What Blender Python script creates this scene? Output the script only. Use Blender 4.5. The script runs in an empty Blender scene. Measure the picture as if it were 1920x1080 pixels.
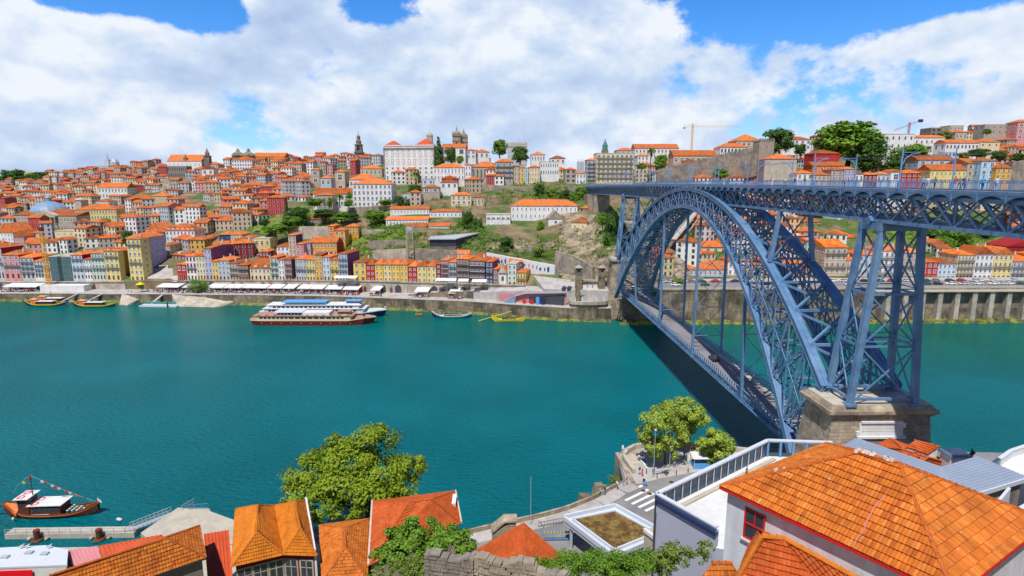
import bpy, math, random
from mathutils import Vector, Matrix
from mathutils.geometry import tessellate_polygon
R = math.radians
rnd = random.Random(7)
scn = bpy.context.scene
COL = scn.collection
# ---- camera, sky, sun, exposure
F, YAW, PIT, CZ = 1080.0, 0.022, 0.18, 62.0
cam = bpy.data.cameras.new('camera')
cam.lens = F / 1920 * 36.0; cam.sensor_width = 36.0
cam.clip_start = 0.5; cam.clip_end = 20000
camo = bpy.data.objects.new('camera', cam); COL.objects.link(camo)
camo.location = (0, 0, CZ); camo.rotation_euler = (math.pi/2 - PIT, 0, -YAW)
scn.camera = camo
SUNV = Vector((-0.17, -0.50, 1.0)).normalized()      # towards the sun
EL = math.asin(SUNV.z); AZ = math.atan2(SUNV.x, SUNV.y)
sun = bpy.data.lights.new('sun', 'SUN'); sun.energy = 4.8; sun.angle = R(0.5); sun.color = (1.0, 0.955, 0.88)
suno = bpy.data.objects.new('sun', sun); COL.objects.link(suno)
suno.rotation_euler = (-SUNV).to_track_quat('-Z', 'Y').to_euler()
suno.location = (0, 0, 300)
scn.view_settings.view_transform = 'Standard'; scn.view_settings.look = 'None'
scn.view_settings.exposure = 0.1; scn.view_settings.gamma = 1.0
scn.view_settings.use_curve_mapping = False
def sky_world():
    w = bpy.data.worlds.new('World'); scn.world = w; w.use_nodes = True
    nt = w.node_tree; nt.nodes.clear(); N = nt.nodes.new; L = nt.links.new
    def M(op, a, b=None, c=None, clamp=False):
        n = N('ShaderNodeMath'); n.operation = op; n.use_clamp = clamp
        for i, v in enumerate((a, b, c)):
            if v is None: continue
            if isinstance(v, (int, float)): n.inputs[i].default_value = v
            else: L(v, n.inputs[i])
        return n.outputs[0]
    out = N('ShaderNodeOutputWorld'); bg = N('ShaderNodeBackground'); bg.inputs['Strength'].default_value = 0.1
    L(bg.outputs[0], out.inputs[0])
    sky = N('ShaderNodeTexSky'); sky.sky_type = 'NISHITA'; sky.sun_disc = False
    sky.sun_elevation = EL; sky.sun_rotation = AZ; sky.air_density = 1.0; sky.dust_density = 0.6; sky.ozone_density = 2.5
    hs = N('ShaderNodeHueSaturation'); hs.inputs['Saturation'].default_value = 1.15; hs.inputs['Value'].default_value = 1.0
    L(sky.outputs[0], hs.inputs['Color'])
    tc = N('ShaderNodeTexCoord'); sep = N('ShaderNodeSeparateXYZ'); L(tc.outputs['Generated'], sep.inputs[0])
    el = M('ARCSINE', sep.outputs[2]); az = M('ARCTAN2', sep.outputs[0], sep.outputs[1])
    def noise(scale, det, rough, dz=0.0, dx=0.0, sz=1.9, dist=0.0):
        cb = N('ShaderNodeCombineXYZ')
        L(M('ADD', az, dx), cb.inputs[0]); L(M('MULTIPLY', M('ADD', el, dz), sz), cb.inputs[1]); cb.inputs[2].default_value = 3.1
        n = N('ShaderNodeTexNoise'); n.inputs['Scale'].default_value = scale; n.inputs['Detail'].default_value = det
        n.inputs['Roughness'].default_value = rough; n.inputs['Distortion'].default_value = dist
        L(cb.outputs[0], n.inputs['Vector']); return n.outputs['Fac']
    base = noise(3.0, 10, 0.6, dist=0.0, sz=1.5); fine = noise(8.0, 9, 0.66, sz=1.3)
    def hole(px, py, wx, wy):
        a0 = (px-960)/F*0.93 + YAW; e0 = (343-py)/F*0.93
        dx = M('DIVIDE', M('SUBTRACT', az, a0), wx/F); dy = M('DIVIDE', M('SUBTRACT', el, e0), wy/F)
        d2 = M('ADD', M('MULTIPLY', dx, dx), M('MULTIPLY', dy, dy))
        return M('EXPONENT', M('MULTIPLY', d2, -1.0))
    holes = None
    for h, g in (((235, 8, 170, 58), .50), ((340, 40, 130, 38), .42), ((425, 62, 60, 34), .42), ((700, 28, 85, 48), .42), ((780, 10, 60, 40), .3), ((575, 30, 55, 70), -.2), ((1440, 40, 130, 48), .5),
              ((1580, 52, 120, 42), .42), ((1720, 62, 130, 32), .34), ((1600, 0, 330, 30), .3), ((1900, 30, 140, 40), .25), ((420, 268, 230, 20), .22), ((80, 312, 260, 12), .10), ((930, 55, 110, 60), -.2), ((130, 110, 160, 60), -.15)):
        v = M('MULTIPLY', hole(*h), g); holes = v if holes is None else M('ADD', holes, v)
    high = M('MAXIMUM', M('MULTIPLY', M('SUBTRACT', el, 0.34), 2.0), 0.0)      # clear blue overhead
    dens = M('SUBTRACT', M('SUBTRACT', M('ADD', M('MULTIPLY', base, 1.7), M('MULTIPLY_ADD', M('SUBTRACT', fine, .5), .75, -.14)), M('MULTIPLY', holes, 1.15)), high)
    mr = N('ShaderNodeMapRange'); mr.interpolation_type = 'SMOOTHSTEP'; L(dens, mr.inputs[0])
    mr.inputs[1].default_value = 0.40; mr.inputs[2].default_value = 0.57
    # bright tops and grey undersides: density compared with the density a little higher up, at two sizes
    b1 = noise(3.0, 5, 0.5, sz=1.5); u1 = noise(3.0, 5, 0.5, dz=.045, dx=-.01, sz=1.5); b2 = noise(7.5, 6, .55, sz=1.5); u2 = noise(7.5, 6, .55, dz=.02, dx=-.006, sz=1.5); big = noise(1.5, 3, .5, dz=.4)
    sh = M('ADD', M('MULTIPLY', M('SUBTRACT', b1, u1), 3.2), M('MULTIPLY', M('SUBTRACT', b2, u2), 1.9))
    sh = M('ADD', sh, M('MULTIPLY', M('SUBTRACT', big, .5), 1.3))
    edge = M('MULTIPLY', M('SUBTRACT', .80, dens), .5)
    sh = M('ADD', M('ADD', sh, 0.50), M('ADD', M('MULTIPLY', el, 0.5), edge), clamp=True)
    cr = N('ShaderNodeValToRGB'); L(sh, cr.inputs[0])
    e = cr.color_ramp.elements; e[0].position = 0.05; e[0].color = (3.9, 5.1, 7.5, 1); e[1].position = 1.0; e[1].color = (8.1, 8.6, 9.3, 1)
    m = e.new(0.58); m.color = (5.5, 6.7, 8.6, 1)
    # blue of the open sky, paler towards the horizon
    tint = N('ShaderNodeMix'); tint.data_type = 'RGBA'; tint.blend_type = 'MULTIPLY'; tint.inputs[0].default_value = 1.0
    tr = N('ShaderNodeValToRGB'); L(M('MULTIPLY', el, 1.0, clamp=True), tr.inputs[0]); q = tr.color_ramp.elements
    q[0].color = (1.0, 1.28, 1.85, 1); q[1].position = .30; q[1].color = (.42, 1.10, 1.72, 1); q2 = q.new(.62); q2.color = (.16, .36, .75, 1); L(hs.outputs[0], tint.inputs[6]); L(tr.outputs[0], tint.inputs[7])
    mx = N('ShaderNodeMix'); mx.data_type = 'RGBA'
    L(mr.outputs[0], mx.inputs['Factor']); L(tint.outputs[2], mx.inputs[6]); L(cr.outputs[0], mx.inputs[7])
    L(mx.outputs[2], bg.inputs['Color'])
sky_world()
# ---- picture <-> place
def ray(px, py):
    u = (px-960)/F; v = -(py-540)/F
    c, s = math.cos(PIT), math.sin(PIT)
    yf = c + v*s; z = -s + v*c
    c, s = math.cos(YAW), math.sin(YAW)
    return Vector((u*c + yf*s, -u*s + yf*c, z))
def aty(px, py, Y):
    r = ray(px, py); return r*(Y/r.y) + Vector((0, 0, CZ))
def atz(px, py, z):
    r = ray(px, py); return r*((z-CZ)/r.z) + Vector((0, 0, CZ))
def lerp(a, b, t): return a+(b-a)*t
def interp(tab, x):
    if x <= tab[0][0]: return tab[0][1]
    for (a, b), (c, d) in zip(tab, tab[1:]):
        if x <= c: return b+(d-b)*(x-a)/(c-a)
    return tab[-1][1]
# ---- materials
MATS = {}
def mat(name, col, rough=0.85, var=0.25, scale=1.0, col2=None, bump=0.0, bscale=None, metal=0.0, objcol=False,
        windows=False, spec=0.3, rand=0.0, detail=5, stain=0.0, course=0):
    m = bpy.data.materials.new(name); m.use_nodes = True; nt = m.node_tree; N = nt.nodes.new; L = nt.links.new
    b = nt.nodes['Principled BSDF']; b.inputs['Roughness'].default_value = rough; b.inputs['Metallic'].default_value = metal
    b.inputs['Specular IOR Level'].default_value = spec
    tc = N('ShaderNodeTexCoord'); geo = N('ShaderNodeNewGeometry'); oi = N('ShaderNodeObjectInfo')
    no = N('ShaderNodeTexNoise'); no.inputs['Scale'].default_value = scale; no.inputs['Detail'].default_value = detail
    no.inputs['Roughness'].default_value = 0.65; L(geo.outputs['Position'], no.inputs['Vector'])
    mr = N('ShaderNodeMapRange'); L(no.outputs['Fac'], mr.inputs[0]); mr.inputs[1].default_value = .3; mr.inputs[2].default_value = .7
    mr.inputs[3].default_value = 1-var; mr.inputs[4].default_value = 1+var*.6; mr.clamp = True
    if objcol: csrc = oi.outputs['Color']
    else:
        rgb = N('ShaderNodeRGB'); rgb.outputs[0].default_value = (*col, 1); csrc = rgb.outputs[0]
    if col2 is not None:
        n2 = N('ShaderNodeTexNoise'); n2.inputs['Scale'].default_value = scale*.35; n2.inputs['Detail'].default_value = 6
        L(geo.outputs['Position'], n2.inputs['Vector'])
        r2 = N('ShaderNodeMapRange'); r2.interpolation_type = 'SMOOTHSTEP'; L(n2.outputs['Fac'], r2.inputs[0])
        r2.inputs[1].default_value = .42; r2.inputs[2].default_value = .6
        mx = N('ShaderNodeMix'); mx.data_type = 'RGBA'; L(r2.outputs[0], mx.inputs[0]); L(csrc, mx.inputs[6]); mx.inputs[7].default_value = (*col2, 1)
        csrc = mx.outputs[2]
    vm = N('ShaderNodeVectorMath'); vm.operation = 'SCALE'; L(csrc, vm.inputs[0]); L(mr.outputs[0], vm.inputs['Scale'])
    last = vm.outputs[0]
    if rand:
        mr2 = N('ShaderNodeMapRange'); L(oi.outputs['Random'], mr2.inputs[0]); mr2.inputs[3].default_value = 1-rand; mr2.inputs[4].default_value = 1+rand*.5
        v3 = N('ShaderNodeVectorMath'); v3.operation = 'SCALE'; L(last, v3.inputs[0]); L(mr2.outputs[0], v3.inputs['Scale']); last = v3.outputs[0]
    if stain:
        mp = N('ShaderNodeMapping'); mp.inputs['Scale'].default_value = (1.6, 1.6, .18); L(geo.outputs['Position'], mp.inputs[0])
        n4 = N('ShaderNodeTexNoise'); n4.inputs['Scale'].default_value = 1.0; n4.inputs['Detail'].default_value = 6; L(mp.outputs[0], n4.inputs['Vector'])
        r4 = N('ShaderNodeMapRange'); L(n4.outputs['Fac'], r4.inputs[0]); r4.inputs[1].default_value = .4; r4.inputs[2].default_value = .72
        r4.inputs[3].default_value = 1; r4.inputs[4].default_value = 1-stain
        v4 = N('ShaderNodeVectorMath'); v4.operation = 'SCALE'; L(last, v4.inputs[0]); L(r4.outputs[0], v4.inputs['Scale']); last = v4.outputs[0]
    if course:       # coursed masonry
        sx = N('ShaderNodeSeparateXYZ'); L(geo.outputs['Position'], sx.inputs[0]); ay = N('ShaderNodeMath'); ay.operation = 'MULTIPLY_ADD'; L(sx.outputs[1], ay.inputs[0]); ay.inputs[1].default_value = .9; L(sx.outputs[0], ay.inputs[2])
        cb = N('ShaderNodeCombineXYZ'); L(ay.outputs[0], cb.inputs[0]); L(sx.outputs[2], cb.inputs[1]); bt = N('ShaderNodeTexBrick'); L(cb.outputs[0], bt.inputs['Vector'])
        for k_, v_ in (('Scale', 1.0), ('Row Height', course), ('Brick Width', course*2.3), ('Mortar Size', .035), ('Mortar Smooth', .3)): bt.inputs[k_].default_value = v_
        for k_, v_ in (('Color1', 1.08), ('Color2', .8), ('Mortar', .55)): bt.inputs[k_].default_value = (v_, v_, v_, 1)
        v5 = N('ShaderNodeVectorMath'); v5.operation = 'MULTIPLY'; L(last, v5.inputs[0]); L(bt.outputs['Color'], v5.inputs[1]); last = v5.outputs[0]
    if windows:      # window openings of small far houses, one per UV cell
        uv = N('ShaderNodeUVMap'); uv.uv_map = 'UVMap'; sp = N('ShaderNodeSeparateXYZ'); L(uv.outputs[0], sp.inputs[0])
        def MM(op, a, b):
            n = N('ShaderNodeMath'); n.operation = op
            for i, v in enumerate((a, b)):
                if v is None: continue
                if isinstance(v, (int, float)): n.inputs[i].default_value = v
                else: L(v, n.inputs[i])
            return n.outputs[0]
        fu = MM('ABSOLUTE', MM('SUBTRACT', MM('FRACT', sp.outputs[0], None), .5), None)
        fv = MM('ABSOLUTE', MM('SUBTRACT', MM('FRACT', sp.outputs[1], None), .5), None)
        pos = MM('GREATER_THAN', sp.outputs[1], 0.0)
        fr = MM('MULTIPLY', MM('MULTIPLY', MM('LESS_THAN', fu, .24), MM('LESS_THAN', fv, .34)), pos)
        gl = MM('MULTIPLY', MM('MULTIPLY', MM('LESS_THAN', fu, .2), MM('LESS_THAN', fv, .31)), pos)
        m1 = N('ShaderNodeMix'); m1.data_type = 'RGBA'; L(fr, m1.inputs[0]); L(last, m1.inputs[6]); m1.inputs[7].default_value = (.62, .6, .56, 1)
        m2 = N('ShaderNodeMix'); m2.data_type = 'RGBA'; L(gl, m2.inputs[0]); L(m1.outputs[2], m2.inputs[6]); m2.inputs[7].default_value = (.05, .055, .07, 1)
        last = m2.outputs[2]
    L(last, b.inputs['Base Color'])
    if bump:
        nb = N('ShaderNodeTexNoise'); nb.inputs['Scale'].default_value = bscale or scale*3; nb.inputs['Detail'].default_value = 6
        L(geo.outputs['Position'], nb.inputs['Vector'])
        bp = N('ShaderNodeBump'); bp.inputs['Strength'].default_value = bump; bp.inputs['Distance'].default_value = 0.3
        L(nb.outputs['Fac'], bp.inputs['Height']); L(bp.outputs[0], b.inputs['Normal'])
    MATS[name] = m
    return m
mat('plaster', (.8, .8, .8), objcol=True, var=.14, scale=.35, stain=.22)
mat('plaster_far', (.8, .8, .8), objcol=True, var=.16, scale=.3, windows=True, stain=.15)
mat('roof_far', (.66, .15, .025), var=.42, scale=.6, col2=(.46, .15, .05), rand=.5)
mat('roof_yellow', (.66, .20, .02), var=.3, scale=.6, col2=(.60, .11, .02), rand=.12)
mat('white', (.66, .66, .66), var=.12, scale=.4, stain=.1)
mat('window_white', (.74, .75, .76), var=.05, rough=.5)
mat('glass', (.045, .055, .075), rough=.12, var=.3, scale=.7, spec=.6)
mat('glass_teal', (.03, .08, .1), rough=.1, var=.3, scale=.7, spec=.6)
mat('stone', (.36, .30, .23), var=.35, scale=.5, col2=(.24, .21, .18), bump=.3, stain=.25)
mat('stone_light', (.52, .45, .36), var=.25, scale=.5, col2=(.38, .33, .27), stain=.25)
mat('stone_dark', (.17, .14, .115), var=.4, scale=.5, col2=(.26, .22, .17), bump=.3)
mat('granite', (.44, .36, .26), var=.3, scale=.8, col2=(.30, .24, .18), bump=.35, bscale=1.6, stain=.2, course=.55)
mat('quay_stone', (.34, .27, .185), var=.4, scale=.35, col2=(.15, .125, .085), bump=.4, bscale=1.2, stain=.5, course=.7)
mat('paving', (.46, .43, .41), var=.2, scale=.5, col2=(.38, .355, .335), stain=.1)
mat('concrete', (.46, .42, .34), var=.18, scale=.5, stain=.1)
mat('asphalt', (.235, .225, .225), var=.14, scale=.5, col2=(.19, .185, .185))
mat('road_paint', (.74, .73, .71), var=.2, scale=3)
mat('bridge_blue', (.095, .20, .36), rough=.42, var=.22, scale=.6, col2=(.14, .25, .40), spec=.5)
mat('bridge_deck', (.50, .49, .53), rough=.8, var=.1, scale=.5)
mat('bridge_dark', (.05, .075, .12), rough=.8, var=.2, scale=.6)
mat('rail_blue', (.13, .27, .48), rough=.5, var=.15)
mat('metal_grey', (.40, .43, .47), rough=.45, var=.12, scale=.5, metal=.0, spec=.5)
mat('metal_dark', (.06, .065, .075), rough=.5, var=.2)
mat('metal_white', (.56, .60, .66), rough=.4, var=.06)
mat('rock', (.33, .26, .18), var=.5, scale=.35, col2=(.20, .165, .12), bump=.8, bscale=.8)
mat('algae_rock', (.10, .095, .05), var=.6, scale=.8, col2=(.20, .22, .03), bump=.8, bscale=1.5)
mat('hill', (.20, .15, .085), var=.5, scale=.15, col2=(.07, .12, .025), bump=.5, bscale=.6)
mat('grass', (.12, .22, .025), var=.5, scale=.6, col2=(.20, .19, .06))
mat('dry_grass', (.34, .22, .06), var=.55, scale=2.2, col2=(.19, .10, .03), bump=1.0, bscale=12)
mat('bark', (.10, .075, .055), var=.4, scale=3)
mat('black', (.02, .02, .022), var=.2, rough=.4)
mat('tyre', (.02, .02, .02), var=.1, rough=.9)
mat('paint', (.5, .5, .5), objcol=True, var=.03, rough=.25, spec=.5)
mat('cloth', (.5, .5, .5), objcol=True, var=.12, rough=.9, scale=3)
mat('awning', (.62, .62, .62), var=.06, rough=.8)
mat('skin', (.50, .30, .21), var=.08, rough=.6)
mat('hair', (.05, .035, .025), var=.2, rough=.6)
mat('red', (.60, .02, .02), var=.15, rough=.5)
mat('dark_red', (.30, .015, .02), var=.25, scale=.4)
mat('red_banner', (.75, .005, .015), var=.05, rough=.6)
mat('crane_yellow', (.75, .38, .04), var=.15, rough=.5)
mat('boat_yellow', (.75, .55, .02), var=.1, rough=.5)
mat('wood_dark', (.12, .045, .025), var=.35, scale=1.5, rough=.6)
mat('hull_orange', (.75, .17, .03), var=.2, scale=1.2, rough=.45)
mat('hull_maroon', (.19, .025, .025), var=.15, rough=.4)
mat('cream_paint', (.68, .55, .33), var=.1, rough=.5)
mat('beige_deck', (.40, .22, .16), var=.3, scale=.6)
mat('navy', (.02, .035, .12), var=.1, rough=.4)
mat('sky_blue', (.10, .33, .68), var=.1, rough=.5)
mat('copper_green', (.06, .22, .20), var=.3, scale=.5)
mat('slate_blue', (.20, .30, .42), var=.2, scale=.5, rough=.5)
mat('green_net', (.045, .105, .12), var=.4, scale=.4)
mat('pink', (.55, .22, .24), var=.12, scale=.3)
mat('lavender_panel', (.42, .44, .55), var=.05, scale=.3, rough=.6)
mat('zinc', (.26, .31, .40), var=.08, scale=.3, rough=.45, spec=.5)
mat('sheet_red', (.52, .075, .02), var=.16, scale=.7, rough=.7)
mat('panel_blue', (.03, .055, .10), var=.1, rough=.3, spec=.5)
mat('blue_mural', (.03, .05, .35), var=.1)
def leaf_mat(name, c1, c2):
    m = bpy.data.materials.new(name); m.use_nodes = True; nt = m.node_tree; N = nt.nodes.new; L = nt.links.new
    b = nt.nodes['Principled BSDF']; b.inputs['Roughness'].default_value = .6; b.inputs['Specular IOR Level'].default_value = .25
    geo = N('ShaderNodeNewGeometry'); cr = N('ShaderNodeMix'); cr.data_type = 'RGBA'
    no = N('ShaderNodeTexNoise'); no.inputs['Scale'].default_value = .9; L(geo.outputs['Position'], no.inputs['Vector'])
    ad = N('ShaderNodeMath'); ad.operation = 'ADD'; L(geo.outputs['Random Per Island'], ad.inputs[0]); L(no.outputs['Fac'], ad.inputs[1])
    mr = N('ShaderNodeMapRange'); L(ad.outputs[0], mr.inputs[0]); mr.inputs[1].default_value = .3; mr.inputs[2].default_value = 1.3
    L(mr.outputs[0], cr.inputs[0]); cr.inputs[6].default_value = (*c1, 1); cr.inputs[7].default_value = (*c2, 1)
    L(cr.outputs[2], b.inputs['Base Color'])
    tr = N('ShaderNodeBsdfTranslucent'); L(cr.outputs[2], tr.inputs[0]); ms = N('ShaderNodeMixShader'); ms.inputs[0].default_value = .28
    L(b.outputs[0], ms.inputs[1]); L(tr.outputs[0], ms.inputs[2]); L(ms.outputs[0], nt.nodes['Material Output'].inputs[0])
    MATS[name] = m
leaf_mat('leaf_bright', (.07, .13, .006), (.30, .40, .022))
leaf_mat('leaf_plaza', (.08, .15, .012), (.44, .55, .08))
leaf_mat('leaf_green', (.04, .10, .008), (.19, .35, .03))
leaf_mat('leaf_dark', (.022, .065, .012), (.09, .19, .03))
leaf_mat('leaf_olive', (.07, .11, .02), (.22, .29, .05))
def water_mat():
    m = bpy.data.materials.new('river_water'); m.use_nodes = True; nt = m.node_tree; N = nt.nodes.new; L = nt.links.new
    b = nt.nodes['Principled BSDF']; b.inputs['Roughness'].default_value = .16; b.inputs['IOR'].default_value = 1.33
    b.inputs['Specular IOR Level'].default_value = .1; b.inputs['IOR'].default_value = 1.25
    geo = N('ShaderNodeNewGeometry')
    sep = N('ShaderNodeSeparateXYZ'); L(geo.outputs['Position'], sep.inputs[0])
    # green bank reflections painted into the water colour towards the far bank
    n1 = N('ShaderNodeTexNoise'); n1.inputs['Scale'].default_value = .02; n1.inputs['Detail'].default_value = 4; L(geo.outputs['Position'], n1.inputs['Vector'])
    sl = N('ShaderNodeMath'); sl.operation = 'MULTIPLY_ADD'; L(sep.outputs[0], sl.inputs[0]); sl.inputs[1].default_value = .19; L(sep.outputs[1], sl.inputs[2])
    ad = N('ShaderNodeMath'); ad.operation = 'MULTIPLY_ADD'; L(n1.outputs['Fac'], ad.inputs[0]); ad.inputs[1].default_value = 60; L(sl.outputs[0], ad.inputs[2])
    mr = N('ShaderNodeMapRange'); mr.interpolation_type = 'SMOOTHSTEP'; L(ad.outputs[0], mr.inputs[0]); mr.inputs[1].default_value = 215; mr.inputs[2].default_value = 300
    mx = N('ShaderNodeMix'); mx.data_type = 'RGBA'; L(mr.outputs[0], mx.inputs[0])
    mx.inputs[6].default_value = (.0, .155, .190, 1); mx.inputs[7].default_value = (.0, .140, .118, 1)
    L(mx.outputs[2], b.inputs['Base Color'])
    mp = N('ShaderNodeMapping'); mp.inputs['Scale'].default_value = (1, 1.9, 1); mp.inputs['Rotation'].default_value = (0, 0, .35); L(geo.outputs['Position'], mp.inputs[0])
    w1 = N('ShaderNodeTexNoise'); w1.inputs['Scale'].default_value = .62; w1.inputs['Detail'].default_value = 8; w1.inputs['Roughness'].default_value = .62; L(mp.outputs[0], w1.inputs['Vector'])
    n3 = N('ShaderNodeTexNoise'); n3.inputs['Scale'].default_value = .03; n3.inputs['Detail'].default_value = 3; L(geo.outputs['Position'], n3.inputs['Vector'])
    am = N('ShaderNodeMapRange'); L(n3.outputs['Fac'], am.inputs[0]); am.inputs[1].default_value = .35; am.inputs[2].default_value = .65; am.inputs[3].default_value = .75; am.inputs[4].default_value = 1
    bp = N('ShaderNodeBump'); L(am.outputs[0], bp.inputs['Strength']); bp.inputs['Distance'].default_value = 2.2
    L(w1.outputs['Fac'], bp.inputs['Height']); L(bp.outputs[0], b.inputs['Normal'])
    MATS['river_water'] = m
water_mat()
def tile_mat(name, cols):     # clay tiles: one colour per tile from the UV cell
    m = bpy.data.materials.new(name); m.use_nodes = True; nt = m.node_tree; N = nt.nodes.new; L = nt.links.new
    b = nt.nodes['Principled BSDF']; b.inputs['Roughness'].default_value = .8; b.inputs['Specular IOR Level'].default_value = .25
    uv = N('ShaderNodeUVMap'); uv.uv_map = 'UVMap'; fl = N('ShaderNodeVectorMath'); fl.operation = 'FLOOR'; L(uv.outputs[0], fl.inputs[0])
    wn = N('ShaderNodeTexWhiteNoise'); wn.noise_dimensions = '2D'; L(fl.outputs[0], wn.inputs['Vector'])
    cr = N('ShaderNodeValToRGB'); L(wn.outputs['Value'], cr.inputs[0]); e = cr.color_ramp.elements
    e[0].color = (*cols[0], 1); e[1].color = (*cols[-1], 1)
    for i, c in enumerate(cols[1:-1]): e.new((i+1)/(len(cols)-1)).color = (*c, 1)
    geo = N('ShaderNodeNewGeometry')
    no = N('ShaderNodeTexNoise'); no.inputs['Scale'].default_value = .55; no.inputs['Detail'].default_value = 8; no.inputs['Roughness'].default_value = .7; L(geo.outputs['Position'], no.inputs['Vector'])
    mr = N('ShaderNodeMapRange'); L(no.outputs['Fac'], mr.inputs[0]); mr.inputs[1].default_value = .35; mr.inputs[2].default_value = .68; mr.inputs[3].default_value = .72; mr.inputs[4].default_value = 1.15
    vm = N('ShaderNodeVectorMath'); vm.operation = 'SCALE'; L(cr.outputs[0], vm.inputs[0]); L(mr.outputs[0], vm.inputs['Scale'])
    n2 = N('ShaderNodeTexNoise'); n2.inputs['Scale'].default_value = 2.6; n2.inputs['Detail'].default_value = 5; L(geo.outputs['Position'], n2.inputs['Vector'])
    r2 = N('ShaderNodeMapRange'); L(n2.outputs['Fac'], r2.inputs[0]); r2.inputs[1].default_value = .66; r2.inputs[2].default_value = .74; r2.inputs[4].default_value = .5
    mx = N('ShaderNodeMix'); mx.data_type = 'RGBA'; L(r2.outputs[0], mx.inputs[0]); L(vm.outputs[0], mx.inputs[6]); mx.inputs[7].default_value = (.55, .42, .3, 1)
    L(mx.outputs[2], b.inputs['Base Color']); MATS[name] = m
tile_mat('tiles_orange', [(.40, .092, .014), (.54, .145, .017), (.60, .175, .02), (.48, .12, .016), (.62, .215, .04)])
tile_mat('tiles_yellow', [(.56, .17, .012), (.62, .20, .014), (.60, .18, .014), (.54, .145, .012)])
tile_mat('tiles_red', [(.45, .075, .014), (.50, .095, .016), (.47, .08, .016), (.54, .125, .03)])
mat('ridge_orange', (.46, .11, .02), var=.35, scale=2.5)
mat('ridge_yellow', (.56, .17, .02), var=.25, scale=2.5)
mat('mortar', (.62, .50, .42), var=.3, scale=3)
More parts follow.
